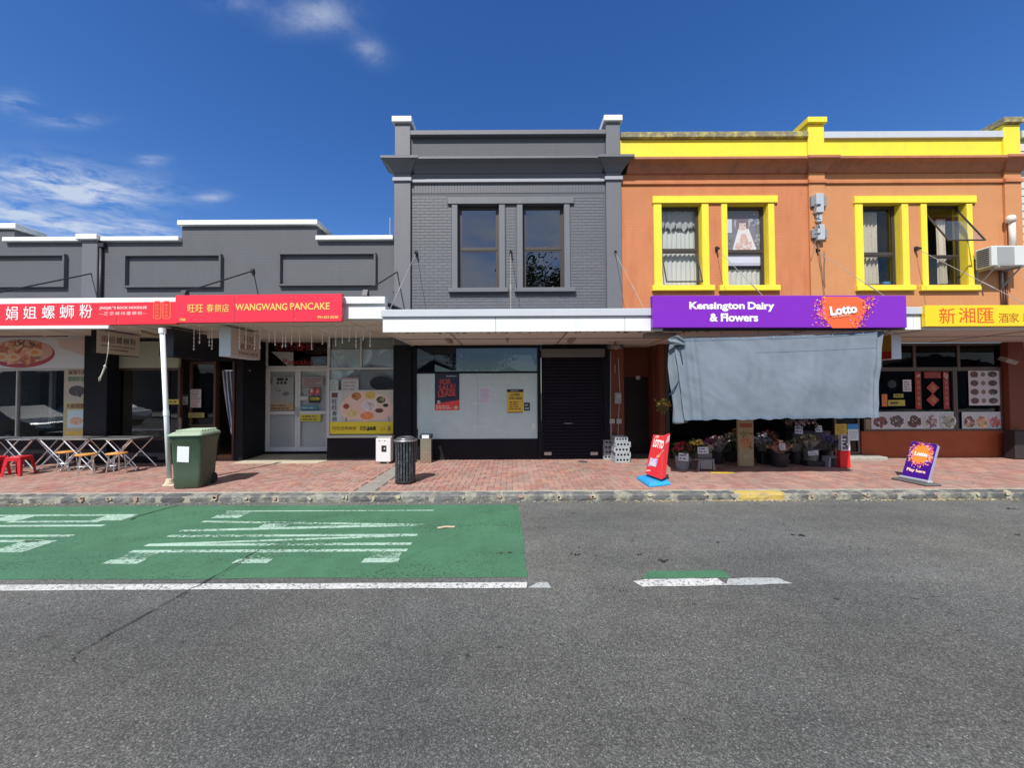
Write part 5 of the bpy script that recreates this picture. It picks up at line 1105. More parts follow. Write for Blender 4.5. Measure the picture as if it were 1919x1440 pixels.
for xa, xb in ((xq0, xq1), (xe0, xe1)):
    box('pilaster', M_TAN, bD, xa, xb, YW - 0.06, YW + 0.05, 3.0, zc0 + 0.02, 0.006)
    box('pier', M_YELLOW, bD, xa, xb, YW - 0.07, YW + 1.0, zc1 - 0.005, Z(236, (1530 if xa == xq0 else 1896), YW), 0.01)
    zz = Z(236, (1530 if xa == xq0 else 1896), YW)
    box('pier_cap', M_YELLOW if xa == xq0 else M_YELLOW_OLD, bD, xa - 0.05, xb + 0.04, YW - 0.14, YW + 1.2, zz, zz + 0.16, 0.015)
    m = MB(); rings = []
    for pr, zf in ((0.01, 0.0), (0.05, 0.2), (0.08, 0.4), (0.13, 0.62), (0.20, 0.80), (0.21, 0.80), (0.21, 1.0)):
        z_ = zc0 + (zc1 + 0.02 - zc0) * zf; yy = YW - 0.08 - pr * 1.1; k = len(m.v); m.v += [(xa - pr, YW + 0.05, z_), (xa - pr, yy, z_), (xb + pr, yy, z_), (xb + pr, YW + 0.05, z_)]
        if rings:
            j = rings[-1]
            for i in range(3): m.f.append((j + i, j + i + 1, k + i + 1, k + i)); m.c.append(None)
        rings.append(k)
    m.f.append((rings[-1], rings[-1] + 1, rings[-1] + 2, rings[-1] + 3)); m.c.append(None); m.f.append((rings[0] + 3, rings[0] + 2, rings[0] + 1, rings[0])); m.c.append(None)
    m.build('cornice_break', M_ORANGE_COR, bD)
    box('string_course', M_ORANGE, bD, xa - 0.02, xb + 0.02, YW - 0.10, YW - 0.055, Z(346, 1520, YW), Z(339, 1520, YW), 0.005)
for xa, xb, yel in ((xe_ + 0.16, xq0 - 0.06, 0), (xq1 + 0.06, xe0 - 0.06, 1)): MB().prism(cornice_profile(zc1, zc0, 0.30), 'x', xa, xb).build('cornice', M_ORANGE_COR, bD)
for xa, xb, k in ((xe_, xq0 - 0.002, 0), (xq1 + 0.002, xe0 - 0.002, 1)):
    MB().box(xa, xb, YW - 0.015, YW + 0.3, zc1 - 0.02, Z(262, 1400, YW)).build('parapet', M_YELLOW, bD)
    box('string_course', M_ORANGE, bD, xa, xb, YW - 0.045, YW + 0.02, Z(346, 1400, YW), Z(340, 1400, YW), 0.008)
    if k == 0: box('coping', M_YELLOW_OLD, bD, xa, xb, YW - 0.10, YW + 0.36, Z(261.5, 1400, YW), Z(250, 1400, YW), 0.02)
    else: box('coping', M_FLASH, bD, xa, xb, YW - 0.08, YW + 0.36, Z(261.5, 1700, YW), Z(249, 1700, YW), 0.008)
# window trim
for (xa, xb, xc, xd, hd, sl) in ((1223, 1239.8, 1315.2, 1329, (1222, 1455), (1221, 1337)), (1350, 1362.8, 1439.5, 1452, None, (1346, 1459)), (1600, 1616.8, 1689.5, 1703, (1598.5, 1826), (1602, 1711)), (1723.5, 1736.8, 1811.2, 1823, None, (1721, 1832))):
    cx = (xa + xd) / 2; lo = Z(536, cx, YW); hi = Z(382, cx, YW)
    for a_, b_ in ((xa + 2, xb), (xc, xd - 1)): box('architrave', M_YELLOW, bD, X(a_, 460, YW), X(b_, 460, YW), YW - 0.03, YW + 0.005, lo + 0.004, hi - 0.002, 0.004)
    if hd: box('window_head', M_YELLOW, bD, X(hd[0], 376, YW), X(hd[1], 376, YW), YW - 0.055, YW + 0.01, hi, Z(368.5, (hd[0] + hd[1]) / 2, YW), 0.006)
    box('sill', M_YELLOW, bD, X(sl[0], 541, YW), X(sl[1], 541, YW), YW - 0.09, YW + 0.12, Z(546, cx, YW), lo, 0.008)
M_NET = pm('net_curtain', (0.55, 0.55, 0.52), 0.9, var=0.08); M_LACE = pm('patterned_curtain', (0.52, 0.46, 0.36), 0.9, var=0.35, scale=24)
for i, o in enumerate(oo):
    zr_ = Z((466, 468, 473, 476)[i], (o[0] + o[1]) / 2 * 71 + 960, YW)
    m = MB(); m.box(o[0] - 0.02, o[0] + 0.003, YW + 0.004, YW + 0.30, o[2], o[3]); m.box(o[1] - 0.003, o[1] + 0.02, YW + 0.004, YW + 0.30, o[2], o[3]); m.box(o[0] + 0.003, o[1] - 0.003, YW + 0.004, YW + 0.3, o[3] - 0.003, o[3] + 0.02); m.build('reveal', M_YELLOW, bD)
    sash(bD, (o[0] + 0.003, o[1] - 0.003, o[2], o[3] - 0.003), YW, 0.15, M_DKFRAME, M_GLASS_C, zr_, 0.042, openings=('bottom', 'closed', 'closed', 'top')[i], hang=(0.33, 0, 0, 0.50)[i])
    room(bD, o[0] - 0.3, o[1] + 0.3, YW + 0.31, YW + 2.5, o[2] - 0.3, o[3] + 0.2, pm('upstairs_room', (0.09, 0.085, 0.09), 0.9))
c = YW + 0.30
curtain(bD, oo[0][0] - 0.02, oo[0][1] + 0.02, oo[0][2], oo[0][3] - 0.45, c, M_NET, 9, 0.02); curtain(bD, oo[0][0] - 0.02, oo[0][1] + 0.02, oo[0][3] - 0.65, oo[0][3] - 0.03, c - 0.05, pm('lace_pelmet', (0.36, 0.36, 0.36), 0.9, var=0.3, scale=20), 7, 0.02, 'pelmet', 0.25)
curtain(bD, oo[1][0] - 0.02, oo[1][1] + 0.02, oo[1][2], oo[1][2] + 0.55, c, M_NET, 8, 0.02)
curtain(bD, oo[2][0] + 0.02, oo[2][0] + 0.66, oo[2][2] + 0.1, oo[2][3] - 0.1, c, M_LACE, 6, 0.035)
curtain(bD, oo[3][0] + 0.62, oo[3][0] + 0.86, oo[3][2] + 0.1, oo[3][3] - 0.3, c, M_LACE, 3, 0.03)
# picture standing in the second window: plain portrait stand-in of pale tones
t = thing('window_picture', 'large portrait of a seated woman in white standing inside the second yellow window', 'picture', ((oo[1][0] + oo[1][1]) / 2, c - 0.08, oo[1][2] + 1.0)); yP = c - 0.10
zb = zr = Z(470, 1400, YW); x0_, x1_ = oo[1][0] - 0.02, oo[1][1] + 0.02; z0_, z1_ = oo[1][2] + 0.62, oo[1][3] - 0.03
MB().box(x0_, x1_, yP, yP + 0.02, z0_, z1_).build('canvas', pm('picture_grey', (0.20, 0.19, 0.22), 0.7, var=0.4, scale=7), t)
a = Art(wallframe(yP)); w_, h_ = x1_ - x0_, z1_ - z0_; cx_ = x0_ + 0.50 * w_
a.rect(x0_, x0_ + 0.24 * w_, z0_ + 0.58 * h_, z0_ + 0.82 * h_, (0.50, 0.50, 0.60)); a.rect(x0_, x1_, z0_, z0_ + 0.24 * h_, (0.40, 0.38, 0.46)); a.rect(x0_, x1_, z0_ + 0.05 * h_, z0_ + 0.15 * h_, (0.55, 0.55, 0.62))
a.poly([(cx_ - 0.10 * w_, z0_ + 0.66 * h_), (cx_ + 0.14 * w_, z0_ + 0.66 * h_), (cx_ + 0.34 * w_, z0_ + 0.26 * h_), (cx_ - 0.26 * w_, z0_ + 0.26 * h_)], (0.62, 0.57, 0.56))
a.poly([(cx_ - 0.03 * w_, z0_ + 0.56 * h_), (cx_ + 0.08 * w_, z0_ + 0.56 * h_), (cx_ + 0.20 * w_, z0_ + 0.26 * h_), (cx_ - 0.16 * w_, z0_ + 0.26 * h_)], (0.55, 0.34, 0.28))
a.ell(cx_ - 0.01 * w_, z0_ + 0.74 * h_, 0.20 * w_, 0.115 * h_, (0.34, 0.29, 0.32), 20); a.ell(cx_, z0_ + 0.70 * h_, 0.12 * w_, 0.085 * h_, (0.56, 0.42, 0.37), 20); a.ell(cx_ - 0.01 * w_, z0_ + 0.80 * h_, 0.15 * w_, 0.055 * h_, (0.14, 0.11, 0.13), 20)
a.ell(cx_ - 0.12 * w_, z0_ + 0.72 * h_, 0.04 * w_, 0.09 * h_, (0.16, 0.12, 0.13), 14); a.ell(cx_ + 0.11 * w_, z0_ + 0.72 * h_, 0.035 * w_, 0.08 * h_, (0.16, 0.12, 0.13), 14)
a.ell(cx_ - 0.035 * w_, z0_ + 0.71 * h_, 0.018 * w_, 0.008 * h_, (0.15, 0.1, 0.1), 8); a.ell(cx_ + 0.045 * w_, z0_ + 0.71 * h_, 0.018 * w_, 0.008 * h_, (0.15, 0.1, 0.1), 8); a.ell(cx_ + 0.005 * w_, z0_ + 0.655 * h_, 0.022 * w_, 0.007 * h_, (0.42, 0.12, 0.12), 8)
a.blob(cx_ + 0.02 * w_, z0_ + 0.36 * h_, 0.22 * w_, 0.10 * h_, [(0.56, 0.40, 0.36), (0.62, 0.52, 0.50), (0.5, 0.32, 0.28)], 22); a.blob(x0_ + 0.82 * w_, z0_ + 0.8 * h_, 0.15 * w_, 0.14 * h_, [(0.10, 0.12, 0.16), (0.3, 0.3, 0.34), (0.2, 0.2, 0.26)], 20); a.blob(x0_ + 0.12 * w_, z0_ + 0.42 * h_, 0.11 * w_, 0.1 * h_, [(0.08, 0.08, 0.12), (0.22, 0.2, 0.24)], 14); a.blob(x0_ + 0.88 * w_, z0_ + 0.45 * h_, 0.09 * w_, 0.12 * h_, [(0.2, 0.18, 0.22), (0.4, 0.38, 0.42)], 14)
a.build(t, name='painting')
box('tray', pm('blue_plastic', (0.05, 0.22, 0.42), 0.4), thing('blue_tub', 'small blue tub on the sill inside the third yellow window', 'tub', (X(1660, 520, c), c, oo[2][2] + 0.05)), X(1653, 520, c), X(1668, 520, c), c - 0.06, c + 0.03, oo[2][2] + 0.05, oo[2][2] + 0.16, 0.01)
MB().quad((XB1, YW + 0.35, 8.3), (XO1, YW + 0.35, 8.3), (XO1, YW + 9, 8.1), (XB1, YW + 9, 8.1)).build('roof', M_ROOF, bD)

# ---- its ground floor: alley door, open dairy front, restaurant window
x68a, x68b = X(1142.5, 750, YW), X(1169, 750, YW)
box('brick_jamb', M_BRICKRED, bD, x68a, x68b, YW - 0.02, YW + 0.3, 0.10, ZS2, 0.004)
YR = 10.5
xr_l, xr_r = X(1168, 750, YW), X(1233, 750, YW)
box('brick_jamb', M_BRICKRED, bD, X(1236, 750, YW), X(1246, 750, YW), YW - 0.02, YW + 0.3, 0.10, ZS2, 0.004)
m = MB(); dl, dr, dtop = X(1170, 760, YR), X(1225, 760, YR), Z(706, 1195, YR)
wallcells(m, xr_l - 0.05, xr_r + 0.05, 0.10, ZS2, YR, YR + 0.2, [(dl, dr, 0.10, dtop)]); m.build('alcove_wall', M_BRICKRED, bD)
MB().box(dl + 0.01, dr - 0.01, YR + 0.05, YR + 0.10, 0.14, dtop - 0.01).build('door', pm('near_black_door', (0.012, 0.008, 0.009), 0.5, var=0.3), bD, bevel=0.004)
m = MB(); m.box(xr_l - 0.04, xr_l, YW + 0.31, YR, 0.10, ZS2); m.box(xr_r, xr_r + 0.04, YW + 0.31, YR, 0.1, ZS2); m.build('alcove_side', M_BRICKRED, bD)
ml = MB().lathe([(0.05, 0), (0.07, 0.03), (0.06, 0.06), (0.02, 0.08)], 0, 0, 12); 
lamp = thing('round_lamp', 'small round white lamp over the dark alcove door', 'lamp', (X(1195, 708, YR), YR, Z(708, 1195, YR))); ml.v = [(v[0] + ORG[lamp.name].x, YR - 0.005 - v[2], v[1] + ORG[lamp.name].z) for v in ml.v]; ml.build('glass_globe', pm('lamp_white', (0.7, 0.68, 0.62), 0.4), lamp)
# meters and conduits on the jamb
mb = thing('meter_box', 'grey electricity meter with a glass face on the red brick jamb', 'meter', (X(1157, 748, YW), YW, Z(755, 1157, YW)))
box('case', pm('meter_grey', (0.36, 0.37, 0.37), 0.5), mb, X(1151, 748, YW), X(1162.5, 748, YW), YW - 0.12, YW - 0.02, Z(757, 1157, YW), Z(736, 1157, YW), 0.01)
m = MB(); xx, zz = W(1157, 743, YW); m.prism([(xx + 0.055 * math.cos(i * 0.5236), zz + 0.055 * math.sin(i * 0.5236)) for i in range(12)], 'y', YW - 0.135, YW - 0.119); m.build('dial', pm('dial_glass', (0.55, 0.57, 0.57), 0.15), mb)
for k, px_ in enumerate((1146, 1159)):
    jb = thing('junction_box', ('left', 'right')[k] + ' of the two small white junction boxes low on the red jamb', 'junction box', (X(px_, 789, YW), YW, Z(793, px_, YW)))
    box('case', pm('box_white', (0.5, 0.5, 0.48), 0.5), jb, X(px_ - 4.5, 789, YW), X(px_ + 4.5, 789, YW), YW - 0.08, YW - 0.02, Z(794, px_, YW), Z(785, px_, YW), 0.006)
m = MB()
for (pa, pb) in (((1144, 660), (1143, 855)), ((1158, 672), (1161, 737)), ((1160, 757), (1158, 785)), ((1158, 794), (1157, 835)), ((1146, 794), (1144, 850)), ((1152, 684), (1152, 700))):
    (xa, za), (xb, zb_) = W(*pa, YW), W(*pb, YW); m.tube([(xa, YW - 0.035, za), (xb, YW - 0.035, zb_)], 0.011, 6)
cd = m.build('conduit_pipes', pm('old_conduit', (0.42, 0.40, 0.36), 0.6), None); tag(cd, 'pale cables and conduits running down the red jamb beside the shutter', 'conduit')

# dairy front
xdl, xdr = X(1246, 760, YW), X(1560, 760, YW)
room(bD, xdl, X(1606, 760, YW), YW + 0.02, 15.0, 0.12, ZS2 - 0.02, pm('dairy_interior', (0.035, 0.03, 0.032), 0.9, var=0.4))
box('dairy_post', pm('green_grey_post', (0.06, 0.07, 0.055), 0.6), bD, X(1247, 760, YW), X(1254, 760, YW), YW - 0.02, YW + 0.1, 0.12, ZS2)
fd = framed(bD, X(1564, 820, YW), X(1612, 820, YW), 0.22, 2.5, YW, 0.06, 0.06, pm('bronze_frame', (0.13, 0.10, 0.085), 0.4, metal=0.3), M_GLASS_DK, name='glazed_door')
box('step', conc, bD, X(1560, 850, YW), X(1640, 855, YW), YW - 0.35, YW + 0.05, 0.10, 0.20, 0.02)
notice('door_poster', 'yellow poster on the glazed door right of the dairy', 1565, 1587, 795, 815, YW - 0.002, (0.50, 0.36, 0.05), 5, (0.2, 0.14, 0.02)); notice('door_poster', 'blue and white poster on the glazed door right of the dairy', 1588, 1609, 795, 826, YW - 0.003, (0.55, 0.62, 0.70), 5, (0.3, 0.38, 0.45), header=(0.03, 0.22, 0.55), hh=0.32)
# restaurant
xt0, xt1 = X(1613, 760, YW), X(1881, 760, YW); zr0, zr1, zr2 = Z(808, 1750, YW), Z(692, 1750, YW), Z(643, 1750, YW)
box('stallboard', M_STALL, bD, xt0, xt1, YW, YW + 0.2, 0.10, zr0 - 0.002, 0.004)
M_BZ = pm('bronze_frame', (0.13, 0.10, 0.085), 0.4)
framed(bD, X(1620, 760, YW), X(1793, 760, YW), zr0, zr1, YW + 0.02, 0.05, 0.07, M_BZ, M_GLASS_DK); framed(bD, X(1793.5, 760, YW), X(1881, 760, YW), zr0, zr1, YW + 0.02, 0.05, 0.07, M_BZ, M_GLASS_DK)
m = MB(); wallcells(m, X(1652, 660, YW), X(1881, 760, YW), zr1 + 0.002, zr2, YW + 0.02, YW + 0.08, [(X(a_, 665, YW), X(b_, 665, YW), zr1 + 0.05, zr2 - 0.06) for a_, b_ in ((1655, 1713), (1718, 1796), (1801, 1878))]); fan = m.build('fanlight_frame', M_BZ, bD)
for a_, b_ in ((1655, 1713), (1718, 1796), (1801, 1878)): MB().box(X(a_, 665, YW), X(b_, 665, YW), YW + 0.045, YW + 0.052, zr1 + 0.05, zr2 - 0.06).build('pane', glass_mat('brown_glass', (0.35, 0.30, 0.28), 0.35), fan)
box('brick_pier', M_BRICKRED, bD, X(1883, 760, YW), X(1912, 760, YW), YW - 0.10, YW + 0.3, 0.10, ZS2, 0.004)
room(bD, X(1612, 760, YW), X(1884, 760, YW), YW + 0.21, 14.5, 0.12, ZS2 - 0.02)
yR = YW + 0.035
t = thing('dish_poster', 'white poster with rows of dark dishes in the right restaurant pane', 'poster', (X(1845, 728, yR), yR, 2)); x0_, z1_ = W(1814, 694.5, yR); x1_, z0_ = W(1875, 760, yR)
MB().box(x0_, x1_, yR - 0.004, yR, z0_, z1_).build('sheet', pm('poster_white', (0.66, 0.65, 0.68), 0.5, var=0.05), t); a = Art(wallframe(yR - 0.004)); w_, h_ = x1_ - x0_, z1_ - z0_
for i in range(4):
    for j, u in enumerate((0.18, 0.46, 0.76)): a.dish(x0_ + u * w_, z0_ + (0.88 - 0.25 * i) * h_, (0.15, 0.08, 0.17)[j] * w_, (0.105, 0.08, 0.10)[j] * h_, (0.5, 0.48, 0.5), [[(0.10, 0.04, 0.03), (0.16, 0.06, 0.05), (0.05, 0.03, 0.03)], [(0.16, 0.12, 0.08), (0.08, 0.1, 0.06)], [(0.04, 0.03, 0.04), (0.22, 0.05, 0.07), (0.2, 0.15, 0.13)]][j], 8)
a.build(t)
for (pa, pb, lab, n, cols) in ((1632, 1791, 'long strip of five meat dishes along the foot of the left restaurant pane', 5, [[(0.12, 0.05, 0.06), (0.18, 0.07, 0.06)], [(0.06, 0.06, 0.05), (0.12, 0.08, 0.09)], [(0.07, 0.03, 0.025), (0.10, 0.045, 0.035)], [(0.3, 0.25, 0.2), (0.14, 0.12, 0.2), (0.35, 0.3, 0.2)], [(0.2, 0.25, 0.15), (0.3, 0.3, 0.28)]]),
                              (1802, 1877, 'strip with fried prawns and red meat along the foot of the right restaurant pane', 3, [[(0.4, 0.28, 0.2), (0.2, 0.1, 0.1)], [(0.5, 0.25, 0.12), (0.55, 0.35, 0.2)], [(0.38, 0.08, 0.06), (0.5, 0.3, 0.28)]])):
    t = thing('dish_strip', lab, 'poster', (X((pa + pb) / 2, 790, yR), yR, zr0)); x0_, z1_ = W(pa, 772.5, yR); x1_, z0_ = W(pb, 806.5, yR); MB().box(x0_, x1_, yR - 0.004, yR, z0_, z1_).build('sheet', pm('strip_white', (0.60, 0.65, 0.66), 0.5, var=0.08), t)
    a = Art(wallframe(yR - 0.004)); w_, h_ = x1_ - x0_, z1_ - z0_
    for i in range(n): cx9, cz9 = x0_ + (i + 0.5 + random.uniform(-0.05, 0.05)) / n * w_, z0_ + random.uniform(0.40, 0.5) * h_; a.ell(cx9, cz9, 0.48 / n * w_, 0.38 * h_, (0.52, 0.54, 0.57), 20, 0.03); a.blob(cx9, cz9, 0.43 / n * w_, 0.34 * h_, cols[i] + [shade(cols[i][0], 1.7), shade(cols[i][1], 0.5)], 40)
    a.build(t)
notice('food_card', 'dim brown food card behind the corner of the blue cloth', 1622, 1632, 786, 806, yR, (0.24, 0.18, 0.10), 0)
t = thing('wall_clock', 'round white clock seen through the restaurant window', 'clock', (X(1672.5, 720, YW + 0.1), YW + 0.1, 2)); m = MB(); xx, zz = W(1672.5, 720, YW + 0.1); m.prism([(xx + 0.105 * math.cos(i * 0.2618), zz + 0.105 * math.sin(i * 0.2618)) for i in range(24)], 'y', YW + 0.10, YW + 0.13); m.build('face', pm('clock_face', (0.55, 0.60, 0.55), 0.5), t)
a = Art(wallframe(YW + 0.10)); a.poly([(xx, zz), (xx + 0.05, zz + 0.03), (xx + 0.052, zz + 0.022)], (0.02,) * 3); a.poly([(xx - 0.004, zz), (xx, zz + 0.08), (xx + 0.004, zz)], (0.02,) * 3); a.build(t, 'hands')
notice('calendar', 'white calendar sheet with a black figure beside the clock', 1691.5, 1708, 712, 734, yR, (0.58, 0.57, 0.58), 4, (0.2, 0.2, 0.22), cat='calendar')
notice('open_sticker', 'olive yellow sticker above the long yellow sticker', 1674, 1693, 738.5, 745.5, yR, (0.32, 0.29, 0.05), 1, (0.12, 0.1, 0.02), cat='sticker'); notice('hours_sticker', 'long yellow sticker with dark script in the restaurant window', 1664, 1696, 750, 761, yR, (0.42, 0.38, 0.05), 1, (0.08, 0.07, 0.02), cat='sticker'); notice('orange_card', 'orange card at the edge of the blue cloth in the restaurant window', 1652, 1663, 739, 762, yR, (0.58, 0.16, 0.06), 0)
M_COUP = pm('couplet_red', (0.36, 0.03, 0.03), 0.5); M_GOLD = pm('gold_print', (0.55, 0.36, 0.12), 0.5)
for k, (pa, pb) in enumerate(((1714, 1727), (1766.5, 1779))):
    t = thing('red_couplet', ('left', 'right')[k] + ' red vertical New Year banner in the restaurant window', 'banner', (X((pa + pb) / 2, 730, yR), yR, 1.5)); x0_, z1_ = W(pa, 697, yR); x1_, z0_ = W(pb, 767, yR)
    MB().box(x0_, x1_, yR - 0.005, yR, z0_, z1_).build('sheet', M_COUP, t); a = Art(wallframe(yR - 0.005)); a.blob((x0_ + x1_) / 2, z1_ - 0.11, 0.06, 0.10, [(0.5, 0.42, 0.36), (0.4, 0.1, 0.08)], 14); a.build(t)
    for i, ch in enumerate('春回大地福'  if k == 0 else '喜到人间财'): zz = z1_ - 0.28 - 0.14 * i; lettering(ch, wallframe(yR - 0.005), x0_ + 0.04, x1_ - 0.04, zz - 0.05, zz + 0.05, M_GOLD, t, lift=0.005)
t = thing('red_banner', 'small horizontal red banner between the two red New Year banners', 'banner', (X(1746, 704, yR), yR, 2.2)); x0_, z1_ = W(1731.5, 697.5, yR); x1_, z0_ = W(1763, 709, yR); MB().box(x0_, x1_, yR - 0.005, yR, z0_, z1_).build('sheet', M_COUP, t); lettering('四季平安', wallframe(yR - 0.005), x0_ + 0.04, x1_ - 0.04, z0_ + 0.03, z1_ - 0.03, pm('dull_gold', (0.42, 0.12, 0.08), 0.5), t, lift=0.005)
for k, py_ in enumerate((727, 750)):
    t = thing('red_diamond', ('upper', 'lower')[k] + ' red diamond with a gold character between the red banners', 'decoration', (X(1747.5, py_, yR), yR, 2)); xx, zz = W(1747.5, py_, yR); m = MB(); m.prism([(xx - 0.17, zz), (xx, zz - 0.165), (xx + 0.17, zz), (xx, zz + 0.165)], 'y', yR - 0.006 - 0.003 * k, yR - 0.001 - 0.001 * k); m.build('sheet', pm('diamond_red', (0.45, 0.06, 0.04), 0.5), t); lettering('福', wallframe(yR - 0.006 - 0.003 * k), xx - 0.06, xx + 0.06, zz - 0.07, zz + 0.07, M_GOLD, t, lift=0.005, bold=0.01)

# ================================================================== pale building at the right edge
bE = thing('shop_building', 'pale cream weatherboard building showing at the right edge behind the air conditioner', 'building', (XO1 + 2, YW, 0))
MB().box(XO1 + 0.005, XO1 + 7, YW + 0.0, YW + 0.3, 0.1, Z(262, 1915, YW)).build('wall', pm('cream_wall', (0.42, 0.40, 0.35), 0.8), bE)
n = 26; zb0 = 3.2; zt0 = Z(270, 1915, YW); me = MB().prism([(-0.03, 0.0), (0.0, 0.0), (0.0, (zt0 - zb0) / n), (-0.012, (zt0 - zb0) / n)], 'x', XO1 + 0.006, XO1 + 7).mesh('weatherboard', M_CREAM)
for i in range(n): o = inst(me, 'weatherboard', bE, (0, 0, 0)); o.location = (-ORG[bE.name].x, YW - 0.001 - ORG[bE.name].y, zb0 + (zt0 - zb0) / n * i)
box('coping', M_FLASH, bE, XO1 + 0.03, XO1 + 7, YW - 0.10, YW + 0.35, Z(262, 1915, YW) + 0.002, Z(254, 1915, YW) + 0.08, 0.01)
box('shop_front', M_BLACK, bE, XO1 + 0.01, XO1 + 7, YW - 0.02, YW - 0.001, 0.1, ZS2, 0)
# ================================================================== verandahs
PRINT[:] = ['printed_vinyl', 1.0]
YF1, YF2 = 7.56, 7.50
def tie_rod(parent, px_a, py_a, zf, yf, mat, r=0.013, plate=True, xf=None):
    a = P3(px_a, py_a, YW - 0.03); b = Vector((a.x if xf is None else xf, yf, zf))
    rd = MB().tube([a, b], r, 6).build('tie_rod', mat, parent)
    mm = MB(); mm.box(a.x - 0.03, a.x + 0.03, YW - 0.06, YW + 0.012, a.z - 0.06, a.z + 0.05); mm.tube([a + Vector((0, -0.05, 0.0)), a + Vector((0, -0.11, -0.04))], 0.028, 6)
    mm.build('rod_anchor', M_DARKPIPE, rd)
    t = a.lerp(b, 0.62); mm = MB().tube([t, a.lerp(b, 0.72)], r * 2.0, 6); mm.build('turnbuckle', mat, rd)
    return rd
v1 = thing('verandah', 'higher verandah over the noodle and pancake shops with red signs on its edge', 'verandah', (-9, YF1, ZS1))
xv_end = X(722, 575, YF1)
m = MB(); m.box(-16, xv_end - 0.02, YF1 + 0.06, 9.40, ZS1, ZS1 + 0.03); m.box(X(163, 700, 9.4) , xv_end - 0.02, 9.40, 11.1, ZS1, ZS1 + 0.03); m.build('soffit', M_SOFFIT, v1)
xx = -15.4
while xx < xv_end - 0.1: MB().box(xx, xx + 0.035, YF1 + 0.07, 9.42, ZS1 - 0.012, ZS1 - 0.0005).build('soffit_batten', M_SOFFIT, v1); xx += 1.2
zf0 = Z(596, 680, YF1); zf1 = Z(571, 680, YF1); zf2 = Z(557, 680, YF1)
xs2 = X(640, 577, YF1 - 0.1)
box('fascia_board', M_FASCIA, v1, -16, xv_end, YF1, YF1 + 0.06, zf0 - 0.02, zf1, 0.006); box('gutter', M_FASCIA, v1, -16, xv_end + 0.01, YF1 - 0.05, YF1 + 0.13, zf1 + 0.002, zf2, 0.012)
box('side_fascia', M_FASCIA, v1, xv_end - 0.05, xv_end, YF1 + 0.061, YW - 0.02, ZS1 - 0.02, zf1, 0.004)
MB().prism([(YF1 + 0.1, zf2 - 0.06), (YW, zf2 + 0.12), (YW, zf2 + 0.14), (YF1 + 0.1, zf2 - 0.04)], 'x', -16, xv_end - 0.06).build('roof', M_ROOF, v1)
for (pa, pb, pfx, pfy) in ((175, 512, -20, 552), (473, 508, 345, 548), (745, 509, 685, 547)):
    e = P3(pfx, pfy, YF1 + 0.08); a = P3(pa, pb, YW - 0.03)
    rd = MB().tube([a, e], 0.017, 6).build('tie_rod', M_DARKROD, v1); mm = MB().box(a.x - 0.035, a.x + 0.035, YW - 0.05, YW + 0.01, a.z - 0.06, a.z + 0.06); mm.build('rod_anchor', M_DARKROD, rd)
    mm = MB(); mm.prism([(e.y - 0.06, e.z - 0.09), (e.y + 0.09, e.z - 0.09), (e.y + 0.05, e.z + 0.06), (e.y - 0.01, e.z + 0.04)], 'x', e.x - 0.05, e.x + 0.05); mm.build('rod_bracket', M_DARKROD, rd)
    MB().tube([(e.x, e.y + 0.03, e.z - 0.09), (e.x, e.y + 0.03, e.z - 0.26)], 0.03, 8).build('rod_post', M_FASCIA, rd)
m = MB(); m.tube([(XB0 - 0.02, YW - 0.02, 4.55), (XB0 + 0.06, YW - 0.05, 4.35), (XB0 - 0.05, YW - 0.05, 4.2), (XB0 + 0.05, YW - 0.06, 4.05), (XB0 + 0.02, YW - 0.05, 3.9)], 0.012, 5); m.tube([(XB0 - 0.12, YW - 0.02, 4.1), (XB0 + 0.0, YW - 0.06, 3.95), (XB0 + 0.12, YW - 0.05, 3.98)], 0.01, 5)
tag(m.build('loose_cable', M_DARKROD, None), 'loose dark cables coiled at the foot of the grey pilaster above the verandah', 'cable')

v2 = thing('verandah', 'lower white verandah running from the grey brick building past the orange one', 'verandah', (4, YF2, ZS2))
xl2, xr2 = X(717, 600, YF2), 18.0
MB().box(xl2 + 0.05, xr2, YF2 + 0.06, YW + 0.0, ZS2, ZS2 + 0.03).build('soffit', M_SOFFIT, v2)
MB().box(X(1142, 650, YW), X(1610, 650, YW), YW, YR + 0.1, ZS2 + 0.001, ZS2 + 0.03).build('soffit', M_SOFFIT, v2)
zg0_, zg1_, zg2_ = Z(622, 960, YF2), Z(594, 960, YF2), Z(580, 960, YF2)
zg0_ = min(zg0_, ZS2 - 0.005)
xj = [xl2, X(929, 600, YF2), X(1171, 600, YF2), X(1470, 600, YF2), X(1712, 600, YF2), 13.0, xr2]
for a_, b_ in zip(xj, xj[1:]): box('fascia_board', M_FASCIA, v2, a_ + 0.003, b_ - 0.003, YF2, YF2 + 0.05, zg0_, zg1_, 0.004)
box('gutter', M_FLASH, v2, xl2 - 0.02, xr2, YF2 - 0.045, YF2 + 0.14, zg1_ + 0.002, zg2_, 0.010)
box('side_fascia', M_FASCIA, v2, xl2, xl2 + 0.045, YF2 + 0.051, YW - 0.09, zg0_, zg1_, 0.004)
MB().prism([(YF2 + 0.1, zg2_ - 0.06), (YW - 0.1, zg2_ + 0.02), (YW - 0.1, zg2_ + 0.04), (YF2 + 0.1, zg2_ - 0.04)], 'x', xl2 + 0.06, xr2).build('roof', M_ROOF, v2)
xx = xl2 + 1.3; M_SB = pm('stained_batten', (0.30, 0.25, 0.20), 0.8, var=0.2)
while xx < xr2: MB().box(xx, xx + 0.03, YF2 + 0.07, YW - 0.1, ZS2 - 0.012, ZS2 - 0.0005).build('soffit_batten', M_SB, v2); xx += 2.44
MB().box(xl2 + 0.06, xr2, 8.62, 8.65, ZS2 - 0.0135, ZS2 - 0.0008).build('soffit_batten', M_SB, v2)
rb_ = random.Random(8); m = MB()
